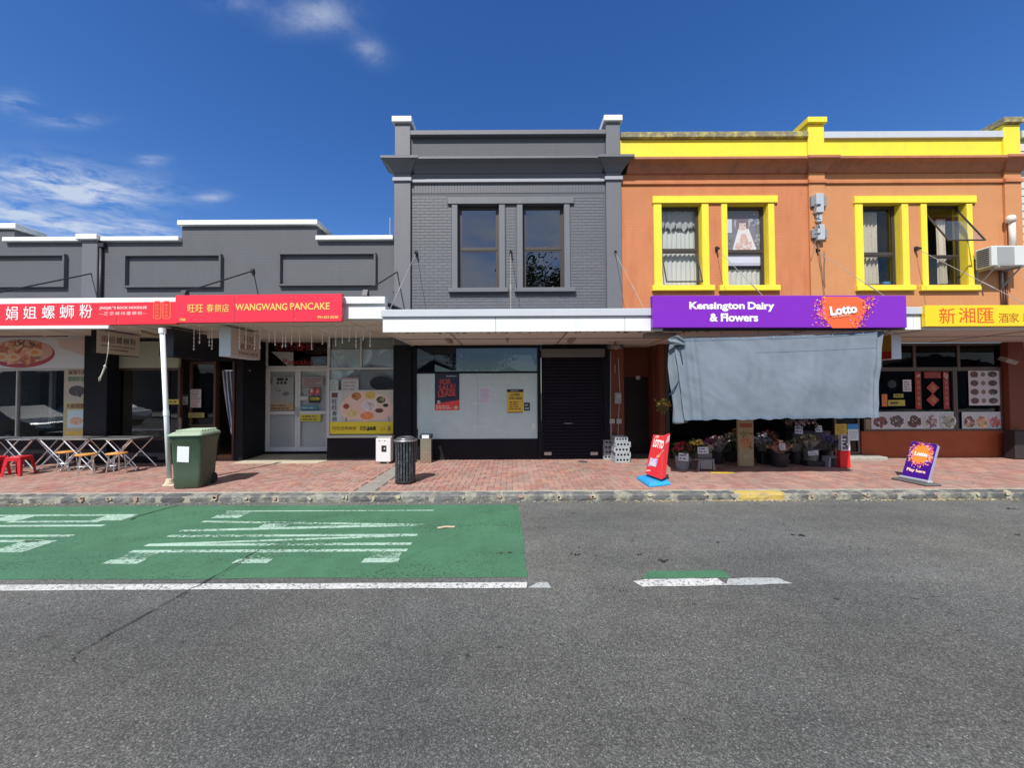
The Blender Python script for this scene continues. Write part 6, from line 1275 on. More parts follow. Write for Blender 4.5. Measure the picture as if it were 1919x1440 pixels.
for k in range(44):                                      # rough lower lip of the gutter lining
    xx = xl2 + 0.1 + k * 0.15 + rb_.uniform(-0.05, 0.05); m.box(xx, xx + rb_.uniform(0.03, 0.09), YF2 + 0.07, YF2 + 0.16, ZS2 - rb_.uniform(0.01, 0.04), ZS2 - 0.001)
m.build('peeling_lining', pm('peeling_paint', (0.20, 0.17, 0.15), 0.9), v2, kind='stuff')
for (pa, pb, wp) in ((780, 474, 1), (957, 472, 1), (1152, 472, 1), (1343, 466, 1), (1529, 470, 1), (1717, 466, 1)):
    tie_rod(v2, pa, pb, zg2_ - 0.01, YF2 + 0.10, pm('rusty_wire', (0.30, 0.27, 0.25), 0.6), 0.0065)
for (px_, py_, w, d) in ((841, 634, 0.10, 0.5), (951, 634, 0.05, 0.35), (1072, 634, 0.12, 0.55)):
    a = P3(px_, py_, 8.7); lb = MB().box(a.x - w / 2, a.x + w / 2, 8.5, 8.5 + d, ZS2 - 0.07, ZS2 - 0.001).build('soffit_lamp', pm('dirty_cream', (0.34, 0.29, 0.22), 0.7), v2, bevel=0.008)

# ================================================================== sign boards on the verandah edge
def board(name, label, p_tl, p_tr, p_bl, Y, mat, thick=0.07, cat='sign', group=None):
    tl, tr, bl = P3(*p_tl, Y), P3(*p_tr, Y), P3(*p_bl, Y)
    fr = Frame(bl, tr - tl, (0, 0, 1)); w = (tr - tl).length; h = (tl - bl).length
    t = thing(name, label, cat, tuple((bl + tr) / 2), group)
    m = MB(); pts = [fr.p(a, b, c) for c in (0, -thick) for a, b in ((0, 0), (w, 0), (w, h), (0, h))]
    m.v = [tuple(p) for p in pts]; m.f = [(0, 1, 2, 3), (7, 6, 5, 4), (0, 4, 5, 1), (1, 5, 6, 2), (2, 6, 7, 3), (3, 7, 4, 0)]; m.c = [None] * 6
    m.build('board', mat, t, bevel=0.004); return t, fr, w, h
M_SIGNRED = pm('sign_red', (0.72, 0.022, 0.042), 0.38, var=0.05, streak=0.12, dirtcol=(0.5, 0.05, 0.06)); M_SIGNRED2 = pm('sign_red_two', (0.74, 0.026, 0.058), 0.36, var=0.06, scale=0.8)
M_SIGNWHITE = pm('sign_white_letter', (0.85, 0.84, 0.84), 0.4); M_SIGNPINK = pm('sign_pink_letter', (0.85, 0.60, 0.60), 0.5); M_SIGNORANGE = pm('sign_orange_line', (0.85, 0.25, 0.06), 0.5); M_SIGNGOLD = pm('sign_gold_letter', (0.88, 0.56, 0.14), 0.45)
YB1 = YF1 - 0.13
t, fr, w, h = board('shop_sign', 'long red sign with five big white Chinese characters over the noodle shop', (-330, 574), (330, 565.5), (-330, 616), YB1, M_SIGNRED)
L0 = fr.o
def on(fr, px_, py_, Y):
    p = P3(px_, py_, Y) - fr.o; return p.dot(fr.u), p.dot(fr.v)
for ch, (xa, xb), (ya_, yb_) in (('娟', (11, 34), (577, 603)), ('姐', (44, 69), (577, 601)), ('螺', (79, 103), (576, 601)), ('蛳', (112, 139), (575, 601)), ('粉', (149, 173), (574, 600)), ('鲜', (-28, -4), (578, 604)), ('新', (-64, -38), (578, 605))):
    a0, b0 = on(fr, xa, yb_, YB1); a1, b1 = on(fr, xb, ya_, YB1); lettering(ch, fr, a0, a1, b0, b1, M_SIGNWHITE, t, depth=0.004, lift=0.001, bold=0.014)
a0, b0 = on(fr, 186, 585.5, YB1); a1, b1 = on(fr, 275, 578.5, YB1); lettering("JINGJIE ''S ROCK NOODLES", fr, a0, a1, b0, b1, M_SIGNPINK, t, bold=0.03, lift=0.001)
a0, b0 = on(fr, 186, 595.5, YB1); a1, b1 = on(fr, 275, 588, YB1); lettering('—正·宗·柳·州·螺·蛳·粉—', fr, a0, a1, b0, b1, M_SIGNPINK, t, bold=0.02, lift=0.001)
for xa, xb, tx in ((287, 302, '地道美味'), (304.5, 319.5, '百年传承')):
    a0, b0 = on(fr, xa, 603, YB1); a1, b1 = on(fr, xb, 569, YB1); art = Art(fr, 0.001); r = 0.05
    def rr_(a0, a1, b0, b1, r): return [(a0 + r - r * math.cos(k) , b0 + r - r * math.sin(k)) for k in (0, .5, 1.05, 1.57)] + [(a1 - r + r * math.sin(k), b0 + r - r * math.cos(k)) for k in (0, .5, 1.05, 1.57)] + [(a1 - r + r * math.cos(k), b1 - r + r * math.sin(k)) for k in (0, .5, 1.05, 1.57)] + [(a0 + r - r * math.sin(k), b1 - r + r * math.cos(k)) for k in (0, .5, 1.05, 1.57)]
    art.poly(rr_(a0, a1, b0, b1, r), (0.85, 0.22, 0.06)); art.poly(rr_(a0 + 0.012, a1 - 0.012, b0 + 0.012, b1 - 0.012, r - 0.01), (0.72, 0.022, 0.042)); art.build(t)
    for i, ch in enumerate(tx): bb = b1 - 0.06 - (b1 - b0 - 0.08) / 4 * i; lettering(ch, fr, a0 + 0.045, a1 - 0.045, bb - 0.055, bb, M_SIGNORANGE, t, lift=0.003)
trim = box('white_trim', M_FASCIA, v1, X(-330, 612, YB1), X(205, 611, YB1), YB1 - 0.02, YB1 + 0.10, Z(617, 60, YB1) , Z(611, 60, YB1), 0.004)
for xa in (-200, -60, 80, 203): 
    MB().box(X(xa, 600, YB1) - 0.02, X(xa, 600, YB1) + 0.02, YB1 + 0.075, YF1 - 0.005, 3.3, 3.36).build('sign_bracket', M_STEEL, v1)
YB2 = YF1 - 0.17
def seams(fr, t, h, cuts, mat):
    for a_ in cuts:
        MB().quad(*[fr.p(a_ + q, b, 0.0012) for q, b in ((-0.004, 0.003), (0.004, 0.003), (0.004, h - 0.003), (-0.004, h - 0.003))]).build('board_joint', mat, t)
        for bb in (0.05, h - 0.05): 
            m9 = MB(); m9.quad(*[fr.p(a_ + 0.03 + 0.007 * math.cos(k * 1.047), bb + 0.007 * math.sin(k * 1.047), 0.0018) for k in range(6)]); m9.build('screw', M_STEEL, t)
M_SEAMR = pm('red_seam', (0.38, 0.012, 0.02), 0.6); seams(fr, t, h, (w - 1.2, w - 3.6, w - 4.85), M_SEAMR)
t, fr, w, h = board('shop_sign', 'red WANGWANG PANCAKE sign with gold lettering', (328, 553.5), (640, 550.5), (328, 605.5), YB2, M_SIGNRED2, 0.09)
seams(fr, t, h, (1.18, 2.36), M_SEAMR)
for s_, (xa, xb), (ya_, yb_), bo in (('旺旺', (352, 381), (571, 585.5), 0.02), ('春', (387, 400.5), (570.5, 585.5), 0.02), ('餅', (402.5, 415.5), (570.5, 585.5), 0.02), ('店', (416.5, 429.5), (570.5, 585.5), 0.02), ('WANGWANG', (441.5, 538.5), (569.5, 583), 0.012), ('PANCAKE', (544, 618), (568.5, 582), 0.012), ('PH 623 8338', (596, 634), (593.5, 598.5), 0.02), ('786', (337, 348.5), (597, 602), 0.02)):
    a0, b0 = on(fr, xa, yb_, YB2); a1, b1 = on(fr, xb, ya_, YB2); lettering(s_, fr, a0, a1, b0, b1, M_SIGNGOLD, t, depth=0.006, lift=0.001, bold=bo)
# purple dairy sign
M_PURPLE = pm('sign_purple', (0.20, 0.016, 0.46), 0.35, var=0.05, scale=0.6)
YB3 = YF2 - 0.14
t, fr, w, h = board('shop_sign', 'long purple Kensington Dairy & Flowers sign with an orange Lotto burst', (1223.5, 554), (1699, 554), (1223.5, 614), YB3, M_PURPLE, 0.12)
for s_, (xa, xb), (ya_, yb_) in (('Kensington', (1292, 1395.5), (565, 583.5)), ('Dairy', (1401.5, 1451), (565, 583.5)), ('& Flowers', (1330, 1420.5), (586.5, 602.5))):
    a0, b0 = on(fr, xa, yb_, YB3); a1, b1 = on(fr, xb, ya_, YB3); lettering(s_, fr, a0, a1, b0, b1, M_SIGNWHITE, t, depth=0.003, lift=0.001, bold=0.035)
for px_ in (1385, 1545): 
    a_, _ = on(fr, px_, 580, YB3); MB().quad(*[fr.p(a_ + q, b, 0.0012) for q, b in ((-0.003, 0), (0.003, 0), (0.003, h), (-0.003, h))]).build('board_joint', pm('joint_dark', (0.10, 0.01, 0.25), 0.5), t)
def confetti(art, cx, cy, rx, ry, n, rmin, rmax, cols, sz, clip, rnd, xl=None):
    for i in range(n):
        th = rnd.uniform(0, 6.283); r = rnd.uniform(rmin, rmax); a, b = cx + rx * r * math.cos(th), cy + ry * r * math.sin(th); s = sz * rnd.uniform(0.5, 1.3) * (1.4 - 0.5 * r); ro = rnd.uniform(0, 3)
        pts = [(a + s * math.cos(ro + k), b + s * math.sin(ro + k)) for k in ((0, 1.5, 3.3) if rnd.random() < 0.6 else (0, 1.6, 3.1, 4.7))]
        pts = [(min(max(p[0], clip[0]), clip[1]), min(max(p[1], clip[2]), clip[3])) for p in pts]; art.poly(pts, rnd.choice(cols))
CONF = [(0.70, 0.05, 0.30), (0.42, 0.015, 0.16), (0.85, 0.30, 0.42), (0.80, 0.10, 0.12), (0.85, 0.45, 0.10), (0.75, 0.35, 0.65), (0.30, 0.01, 0.12), (0.88, 0.15, 0.05)]
rc = random.Random(12); art = Art(fr, 0.0012)
q = lambda x, y: on(fr, x, y, YB3)
art.poly([q(1540, 554.6), q(1608, 554.6), q(1622, 562), q(1624, 575), q(1618, 592), q(1607, 613), q(1560, 613.4), q(1549, 600), q(1536, 588), q(1541, 575)], (0.88, 0.13, 0.035))
cx_, cy_ = q(1582, 584)
for s1 in (-1, 1):
    for i in range(150):
        u = rc.random(); yy = rc.uniform(555, 613.5); base = 1541 if s1 < 0 else 1621 - (yy - 560) * 0.12; off = abs(rc.gauss(0, 9)); ins = rc.uniform(-7, 3)
        xx = base + s1 * (off + ins) if s1 > 0 else base - off + 3 - ins * 0.6
        if s1 > 0 and yy > 592: xx -= rc.uniform(0, 22)
        if s1 < 0 and yy > 590: xx += rc.uniform(-2, 10)
        a, b = q(xx, yy); s = rc.uniform(0.008, 0.03); ro = rc.uniform(0, 3); pts = [(a + s * math.cos(ro + k), min(max(b + s * math.sin(ro + k), 0.01), h - 0.01)) for k in (0, 1.5, 3.3)]; art.poly(pts, rc.choice(CONF))
art.build(t, 'orange_burst')
a0, b0 = q(1554, 588); a1, b1 = q(1604.5, 570.5); lettering('Lotto', fr, a0, a1, b0, b1, M_SIGNWHITE, t, depth=0.003, lift=0.018, bold=0.045, rot=0.11)
a0, b0 = q(1558, 592.5); a1, b1 = q(1592, 588.5); lettering('NEW ZEALAND', fr, a0, a1, b0, b1, pm('pale_peach_print', (0.85, 0.5, 0.35), 0.5), t, depth=0.002, lift=0.018, bold=0.02, rot=0.13)
# yellow restaurant sign
M_SIGNYEL = pm('sign_yellow', (0.88, 0.60, 0.012), 0.38, var=0.04)
t, fr, w, h = board('shop_sign', 'yellow restaurant sign with orange-red Chinese characters at the right edge', (1735, 572.5), (2260, 571), (1735, 612), YF2 - 0.10, M_SIGNYEL, 0.08)
M_ORRED = pm('orange_red_letter', (0.72, 0.10, 0.012), 0.45); M_BRN = pm('brown_letter', (0.42, 0.14, 0.01), 0.5)
Yq = YF2 - 0.10
for ch, xa, xb, ya_, yb_, mt in (('新', 1760, 1790, 577, 606.5, M_ORRED), ('湘', 1797, 1827, 576.5, 605, M_ORRED), ('匯', 1832, 1862, 577, 605, M_ORRED), ('酒', 1871.5, 1889.5, 587, 604.5, M_BRN), ('家', 1891, 1909, 586.5, 604, M_BRN), ('新', 1917, 1935, 586, 604, M_BRN), ('湘', 1938, 1956, 586, 604, M_BRN)):
    a0, b0 = on(fr, xa, yb_, Yq); a1, b1 = on(fr, xb, ya_, Yq); lettering(ch, fr, a0, a1, b0, b1, mt, t, depth=0.003, lift=0.001, bold=0.006)

# ---- double-sided hanging light boxes, square to the shops
def hanging(name, label, xside, yf, yb, z0, z1, thick, mat_face, mat_end, side, mat_edge=None):
    t = thing(name, label, 'sign', (xside, (yf + yb) / 2, z1)); x0, x1 = (xside - thick, xside) if side > 0 else (xside, xside + thick)
    box('case', mat_end, t, x0 + 0.002, x1 - 0.002, yf, yb, z0, z1, 0.006)
    if side > 0: fr = Frame((x1, yf, z0), (0, 1, 0), (0, 0, 1)); fr.n = Vector((1, 0, 0)); f = (x1 - 0.002, x1 + 0.004)
    else: fr = Frame((x0, yb, z0), (0, -1, 0), (0, 0, 1)); fr.n = Vector((-1, 0, 0)); f = (x0 - 0.004, x0 + 0.002)
    MB().box(f[0], f[1], yf + 0.01, yb - 0.01, z0 + 0.01, z1 - 0.01).build('face_panel', mat_face, t)
    fr.o = fr.o + fr.n * 0.004
    ht = MB(); 
    for yy in (yf + 0.15, yb - 0.15): ht.tube([((x0 + x1) / 2, yy, z1), ((x0 + x1) / 2, yy, max(z1 + 0.02, ZS1 if xside < -2.6 else ZS2))], 0.008, 5)
    ht.build('hanger', M_DARKPIPE, t); return t, fr
M_LBW = pm('light_box_white', (0.66, 0.70, 0.76), 0.4, var=0.03); M_LBF = pm('light_box_face', (0.58, 0.50, 0.46), 0.5, var=0.06); M_LBC = pm('cream_sign_face', (0.66, 0.61, 0.53), 0.5, var=0.06)
t, fr = hanging('hanging_sign', 'white light box with dull red Chinese print hanging under the red pancake sign', X(432, 640, 8.0), 8.0, 8.95, Z(668, 432, 8.0), Z(614, 432, 8.0), 0.25, M_LBF, M_LBW, 1)
lettering('旺旺', fr, 0.40, 0.72, 0.36, 0.50, M_MAROON, t, lift=0.001, bold=0.02); lettering('春餅店', fr, 0.28, 0.80, 0.19, 0.33, M_MAROON, t, lift=0.001, bold=0.02); lettering('PANCAKE', fr, 0.25, 0.85, 0.07, 0.14, M_MAROON, t, lift=0.001, bold=0.01)
t, fr = hanging('hanging_sign', 'cream hanging signboard with red and black characters beside the black pillar', X(180, 640, 8.3), 8.3, 9.28, Z(662, 180, 8.3), Z(617.5, 180, 8.3), 0.12, M_LBC, M_BLACK, 1)
hh_ = Z(617.5, 180, 8.3) - Z(662, 180, 8.3)
for i, ch in enumerate('娟姐螺蛳粉'): lettering(ch, fr, 0.10 + 0.16 * i, 0.235 + 0.16 * i, hh_ * 0.50, hh_ * 0.80, M_MAROON if i < 2 else M_DKINK, t, lift=0.001, bold=0.03)
lettering("JINGJIE ''S ROCK NOODLES", fr, 0.10, 0.86, hh_ * 0.31, hh_ * 0.41, M_DKINK, t, lift=0.001, bold=0.01); lettering('正宗柳州螺蛳粉', fr, 0.28, 0.70, hh_ * 0.17, hh_ * 0.25, M_DKINK, t, lift=0.001)
t, fr = hanging('hanging_sign', 'unlit black light box hanging right behind the white pole', X(325, 640, 8.1), 8.1, 9.0, Z(668, 325, 8.1), Z(616, 325, 8.1), 0.32, pm('dark_face', (0.02, 0.022, 0.03), 0.3), pm('dark_case', (0.018, 0.02, 0.035), 0.35), 1)
t, fr = hanging('hanging_sign', 'white light box with yellow and red side hanging by the cloth right end', X(1671, 650, 7.95), 7.95, 8.5, Z(673, 1671, 7.95), Z(627, 1671, 7.95), 0.21, pm('ochre_face', (0.36, 0.20, 0.03), 0.5), M_LBW, -1)
MB().quad(*[fr.p(a_, b_, 0.001) for a_, b_ in ((0.01, 0.01), (0.54, 0.01), (0.54, 0.17), (0.01, 0.17))]).build('red_band', pm('red_band_print', (0.35, 0.02, 0.02), 0.5), t)
# fluorescent battens and lamp fittings under the verandahs
for (xa, ya_, xb, yb_, Ya, Yb, lab) in ((262, 613, 296, 622, 8.6, 9.35, 'cream tube light on the soffit between the cream signboard and the pole'), (318, 621, 344, 627, 8.9, 9.3, 'short cream tube light on the soffit just right of the pole')):
    a, b = P3(xa, ya_, Ya), P3(xb, yb_, Yb); t = thing('tube_light', lab, 'light', tuple(a)); mm = MB().tube([Vector((a.x, a.y, ZS1 - 0.05)), Vector((b.x, b.y, ZS1 - 0.05))], 0.03, 8).build('tube', pm('tube_cream', (0.75, 0.70, 0.48), 0.4), t); MB().tube([Vector((a.x, a.y, ZS1 - 0.015)), Vector((b.x, b.y, ZS1 - 0.015))], 0.02, 4).build('fitting', M_LBW, t)
t = thing('bracket_lamp', 'grey floodlight on the brick pier at the right of the restaurant window', 'lamp', (X(1885, 676, YW - 0.4), YW - 0.4, 2.6)); 
mm = Matrix.Translation(P3(1889, 676, YW - 0.35)) @ Matrix.Rotation(0.5, 4, 'X') @ Matrix.Rotation(0.25, 4, 'Y'); MB().box(-0.17, 0.17, -0.09, 0.09, -0.05, 0.05, m=mm).build('lamp_head', pm('lamp_grey', (0.30, 0.29, 0.26), 0.5), t, bevel=0.012); pz = P3(1889, 676, YW - 0.35)
MB().tube([pz + Vector((0, 0.03, 0.02)), Vector((pz.x, YW - 0.1, pz.z + 0.08))], 0.015, 6).build('arm', M_DARKPIPE, t)
t = thing('security_camera', 'cream camera box angled under the verandah over the red jamb', 'camera', tuple(P3(1153, 648, 9.3)))
pz = P3(1153, 650, 9.3); mm = Matrix.Translation(pz) @ Matrix.Rotation(-0.5, 4, 'Y') @ Matrix.Rotation(0.2, 4, 'X'); MB().box(-0.06, 0.06, -0.16, 0.16, -0.055, 0.055, m=mm).build('housing', pm('camera_cream', (0.30, 0.27, 0.23), 0.6), t, bevel=0.01); MB().tube([pz, Vector((pz.x, pz.y, ZS2))], 0.012, 6).build('bracket', M_DARKPIPE, t)
t = thing('security_camera', 'small white camera under the right end of the purple sign', 'camera', tuple(P3(1668, 622, 7.7)))
pz = P3(1668, 623, 7.75); MB().tube([pz + Vector((-0.06, -0.02, -0.01)), pz + Vector((0.07, 0.03, 0.02))], 0.028, 8).build('body', M_LBW, t, smooth=True); MB().tube([pz, Vector((pz.x + 0.04, pz.y + 0.05, ZS2))], 0.01, 5).build('bracket', M_STEEL, t)
t = thing('soffit_light', 'long grey lamp box on the soffit beside the left end of the purple sign', 'light', tuple(P3(1235, 622, 8.0)))
box('body', pm('lamp_box_grey', (0.30, 0.28, 0.26), 0.6), t, X(1206, 620, 8.0), X(1262, 620, 8.0), 7.85, 8.05, ZS2 - 0.09, ZS2 - 0.002, 0.01)

# icicle light strands under the pancake verandah
t = thing('icicle_lights', 'string of unlit icicle lights hanging from the soffit before the pancake shop', 'lights', (-5.5, 8.3, ZS1))
ri = random.Random(6); m = MB(); xs_i = [362, 376, 391, 398, 449, 462, 478, 486, 503, 517, 530, 536, 545, 561, 583, 604, 618, 630, 642, 655, 668, 681, 694]; Yi = 8.0
m.tube([(X(355, 620, Yi), Yi, ZS1 - 0.02)] + [(X(x_, 620, Yi), Yi, ZS1 - 0.03 - 0.03 * (k % 2)) for k, x_ in enumerate(xs_i)] + [(X(705, 620, Yi), Yi, ZS1 - 0.02)], 0.005, 4); m.build('cord', M_WIRE, t)
bulb = MB().lathe([(0.003, 0.0), (0.013, 0.01), (0.016, 0.025), (0.008, 0.045), (0.002, 0.05)], 0, 0, 6).mesh('bulb', pm('bulb_plastic', (0.72, 0.70, 0.66), 0.3))
for x_ in xs_i:
    L = ri.uniform(0.30, 0.55); xx = X(x_, 640, Yi); yy = Yi + ri.uniform(-0.03, 0.03); m = MB(); m.tube([(xx, yy, ZS1 - 0.03), (xx + ri.uniform(-0.01, 0.01), yy, ZS1 - L)], 0.006, 4)
    zz = ZS1 - 0.1
    while zz > ZS1 - L: m.lathe([(0.003, zz), (0.017, zz - 0.012), (0.003, zz - 0.03)], xx, yy, 5); zz -= 0.085
    st = m.build('strand', pm('strand_white', (0.80, 0.78, 0.74), 0.5), t)
    b_ = inst(bulb, 'bulb', st, (xx, yy, ZS1 - L - 0.05)); b_.location = Vector((xx, yy, ZS1 - L - 0.05)) - ORG[t.name]
# knotted white cord
a = P3(204.5, 617, 7.6); m = MB(); z_ = a.z
m.tube([(a.x, 7.6, a.z), (a.x - 0.01, 7.6, a.z - 0.45), (a.x - 0.06, 7.6, a.z - 0.75)], 0.007, 6)
rk9 = random.Random(2)
for k in range(6):
    o9 = Vector((rk9.uniform(-0.015, 0.015), rk9.uniform(-0.02, 0.02), 0)); p9 = Vector((a.x - 0.06, 7.6, a.z - 0.73 + rk9.uniform(-0.03, 0.02))); pts = [p9]
    for j in range(5): pts.append(pts[-1] + Vector((-0.022 + rk9.uniform(-0.022, 0.02), rk9.uniform(-0.012, 0.012), -0.06 + rk9.uniform(-0.01, 0.015))))
    m.tube(pts, 0.0065, 5)
m.tube([(a.x - 0.075, 7.58, a.z - 0.76), (a.x - 0.05, 7.6, a.z - 0.77), (a.x - 0.07, 7.62, a.z - 0.79), (a.x - 0.09, 7.6, a.z - 0.77), (a.x - 0.07, 7.58, a.z - 0.75)], 0.009, 6)
tag(m.build('knotted_rope', pm('white_cord', (0.62, 0.60, 0.52), 0.8), None, smooth=True), 'white cord tied in a tangled knot hanging below the red noodle shop sign', 'cord')

# ================================================================== blue-grey cloth hung across the dairy front
YC = 7.47
cl_tl, cl_tr, cl_bl, cl_br = P3(1263, 634, YC), P3(1655, 620, YC), P3(1283, 788, YC - 0.22), P3(1648, 783, YC - 0.22)
rcn = Vector((3.1, 0, 0))
m = MB()
def cloth(a, b):
    top = cl_tl.lerp(cl_tr, a); bot = cl_bl.lerp(cl_br, a); p = bot.lerp(top, b)
    sag = -0.035 * math.sin(a * math.pi) * b
    f = noise.noise(Vector((a * 5.0, b * 1.6, 0))) * 0.055 + noise.noise(Vector((a * 13 + b * 3, b * 3.5, 4))) * 0.032 + noise.noise(Vector((a * 34 + b * 9, b * 9, 9))) * 0.010
    fold = 0.045 * math.exp(-((a - 0.055 - 0.01 * b) / 0.018) ** 2) - 0.04 * math.exp(-((a - 0.085) / 0.015) ** 2) + 0.05 * math.exp(-((a - 0.985) / 0.012) ** 2) - 0.02 * math.exp(-((a - 0.962) / 0.01) ** 2)
    diag = 0.022 * math.sin((a * 9 + b * 5.5) * 2.2) * math.exp(-((a - 0.2) / 0.16) ** 2) * b
    billow = -0.07 * math.sin(math.pi * (1 - b)) * math.sin(math.pi * a)
    edge = 0.035 * noise.noise(Vector((a * 22, 0, 2))) * (1 - b) ** 3 + 0.012 * noise.noise(Vector((a * 10, 5, 2))) * b ** 8 * 0.4
    crs = 0.009 * math.sin(a * 95 + 6 * noise.noise(Vector((a * 6, b * 2, 3)))) * noise.noise(Vector((a * 7, b * 2.5, 8)))
    return (p.x + 0.01 * noise.noise(Vector((b * 6, a * 3, 1))), p.y + f * 0.8 + fold + diag + billow + crs, p.z + sag + edge)
m.sheet(cloth, 190, 50)
cloth_mat = pm('blue_grey_canvas', (0.143, 0.174, 0.214), 0.85, var=0.12, scale=1.6, bump=0.25, bscale=260, dirt=0.22, dirtcol=(0.20, 0.245, 0.29), dscale=1.3, streak=0.25)
clo = thing('hanging_cloth', 'wide blue-grey cloth hung as a sun screen across the dairy front', 'cloth', ((cl_tl.x + cl_tr.x) / 2, YC, cl_br.z))
hm = MB()
for b0_, b1_ in ((0.0, 0.035), (0.965, 1.0)): hm.sheet(lambda a, b: (lambda p: (p[0], p[1] - 0.006, p[2]))(cloth(a, b0_ + (b1_ - b0_) * b)), 190, 2)
hm.build('hem', pm('hem_canvas', (0.120, 0.160, 0.215), 0.85, var=0.15), clo, smooth=True)
for k in range(7):
    p9 = cloth((k + 0.3) / 7, 0.985); r9 = MB(); r9.tube([(p9[0], p9[1] - 0.012, p9[2]), (p9[0], p9[1] + 0.01, p9[2])], 0.018, 10); r9.build('eyelet', M_STEEL, clo)
sm = MB(); sm.sheet(lambda a, b: (lambda p: (p[0], p[1] - 0.005, p[2]))(cloth(0.38 + 0.60 * a, 0.80 + 0.006 * b)), 110, 1); sm.build('seam', pm('seam_canvas', (0.125, 0.165, 0.22), 0.9), clo, smooth=True)
o = m.build('main_sheet', cloth_mat, clo, smooth=True); so = o.modifiers.new('solid', 'SOLIDIFY'); so.thickness = 0.004
m = MB()
def flap(a, b):
    tl = P3(1255, 640, YC + 0.10); bl = P3(1262, 794, YC - 0.14); w = 0.30 + 0.03 * math.sin(b * 5); p = bl.lerp(tl, b)
    return (p.x + a * w + 0.03 * math.sin(b * 7), p.y + 0.02 + 0.05 * math.sin(a * 7 + b * 2.2) + 0.03 * noise.noise(Vector((a * 4, b * 6, 3))), p.z + 0.03 * a * b - 0.015 * math.sin(a * 6) * (1 - b))
m.sheet(flap, 26, 34); o = m.build('side_fold', cloth_mat, clo, smooth=True); so = o.modifiers.new('solid', 'SOLIDIFY'); so.thickness = 0.004
m = MB()
def knot(a, b):
    c = P3(1265, 636, YC - 0.02); return (c.x - 0.12 + a * 0.30 + 0.02 * math.sin(b * 6), YC - 0.03 - 0.05 * math.sin(a * 3.1) + 0.02 * math.sin(b * 9 + a * 5), c.z - 0.13 + b * 0.20 - 0.12 * abs(a - 0.45) * b)
m.sheet(knot, 14, 12); o = m.build('turned_corner', cloth_mat, clo, smooth=True); so = o.modifiers.new('solid', 'SOLIDIFY'); so.thickness = 0.004
m = MB(); a_, b_, c_ = P3(1255, 741, YC - 0.01), P3(1280, 700, YC - 0.04), P3(1275, 657, YC - 0.05)
m.tube([a_, a_.lerp(b_, 0.5) + Vector((0, 0.0, -0.02)), b_, P3(1279, 680, YC - 0.07), c_, P3(1268, 648, YC - 0.03)], 0.011, 6); m.build('rope', pm('navy_rope', (0.02, 0.03, 0.07), 0.8), clo)
m = MB(); m.tube([cl_tl + Vector((0.05, 0.05, 0.02)), (cl_tl + cl_tr) / 2 + Vector((0, 0.03, 0.015)), cl_tr + Vector((-0.02, 0.03, 0.02))], 0.012, 6); m.build('hanging_rail', M_STEEL, clo)
for k in range(6):
    p = cl_tl.lerp(cl_tr, (k + 0.3) / 5.6); MB().tube([(p.x, YC + 0.04, p.z), (p.x + 0.02, YC + 0.09, ZS2)], 0.005, 5).build('hanging_tie', pm('navy_rope', (0.02, 0.03, 0.07), 0.8), clo)
box('dark_gap_strip', pm('gap_shade', (0.03, 0.03, 0.05), 0.6), clo, X(1240, 618, YB3 + 0.2), X(1690, 618, YB3 + 0.2), YB3 + 0.13, YB3 + 0.17, Z(620, 1450, YB3 + 0.15), Z(611, 1450, YB3 + 0.15), 0.004)  # dark strip standing in for the shaded gap between sign and cloth

# ================================================================== wall-mounted things upstairs
t = thing('air_conditioner', 'white air conditioner on steel brackets at the right end of the orange wall', 'air conditioner', tuple(P3(1890, 500, 9.1)))
ya_, yb_ = 9.36, 9.72
xa = X(1860, 480, ya_); xb = xa + 0.90; za, zb = Z(498, 1880, ya_), Z(460, 1880, ya_)
box('case', pm('ac_white', (0.60, 0.62, 0.60), 0.45, var=0.05, streak=0.2, dirtcol=(0.35, 0.34, 0.3)), t, xa, xb, ya_, yb_, za, zb, 0.02)
n = 9
for k in range(n): z_ = za + 0.05 + k * (zb - za - 0.1) / (n - 1); MB().box(xa - 0.012, xa - 0.001, ya_ + 0.06, yb_ - 0.05, z_ - 0.009, z_ + 0.009).build('louvre', pm('louvre_dark', (0.05, 0.05, 0.05), 0.6), t)
box('front_grille', pm('grille_grey', (0.30, 0.31, 0.31), 0.6, var=0.25, scale=60), t, xa + 0.12, xa + 0.55, ya_ - 0.008, ya_ - 0.001, za + 0.04, zb - 0.04, 0.003)
for xx in (xa + 0.10, xa + 0.75):
    m = MB(); m.box(xx, xx + 0.04, ya_ - 0.03, YW, za - 0.045, za - 0.003); m.tube([(xx + 0.02, ya_ + 0.05, za - 0.03), (xx + 0.02, YW - 0.03, za - 0.42)], 0.018, 6); m.box(xx, xx + 0.04, YW - 0.04, YW - 0.002, za - 0.46, za - 0.046); m.build('bracket', pm('bracket_grey', (0.32, 0.32, 0.31), 0.5), t)
m = MB(); m.box(X(1826, 484, YW - 0.05), X(1856, 484, YW - 0.05), YW - 0.09, YW - 0.02, Z(487, 1840, YW), Z(483, 1840, YW)); m.build('drain_pipe', pm('pvc_cream', (0.62, 0.55, 0.45), 0.5), t)
t = thing('vent_pipe', 'fat white pipe with a capped elbow on the orange wall above the air conditioner', 'pipe', tuple(P3(1895, 460, 9.6)))
xp = X(1897, 440, 9.66); m = MB().tube([(xp, 9.66, Z(462, 1897, 9.66) - 0.1), (xp, 9.66, Z(414, 1897, 9.66))], 0.062, 14); m.build('pipe', pm('pipe_white', (0.66, 0.63, 0.58), 0.4), t, smooth=True)
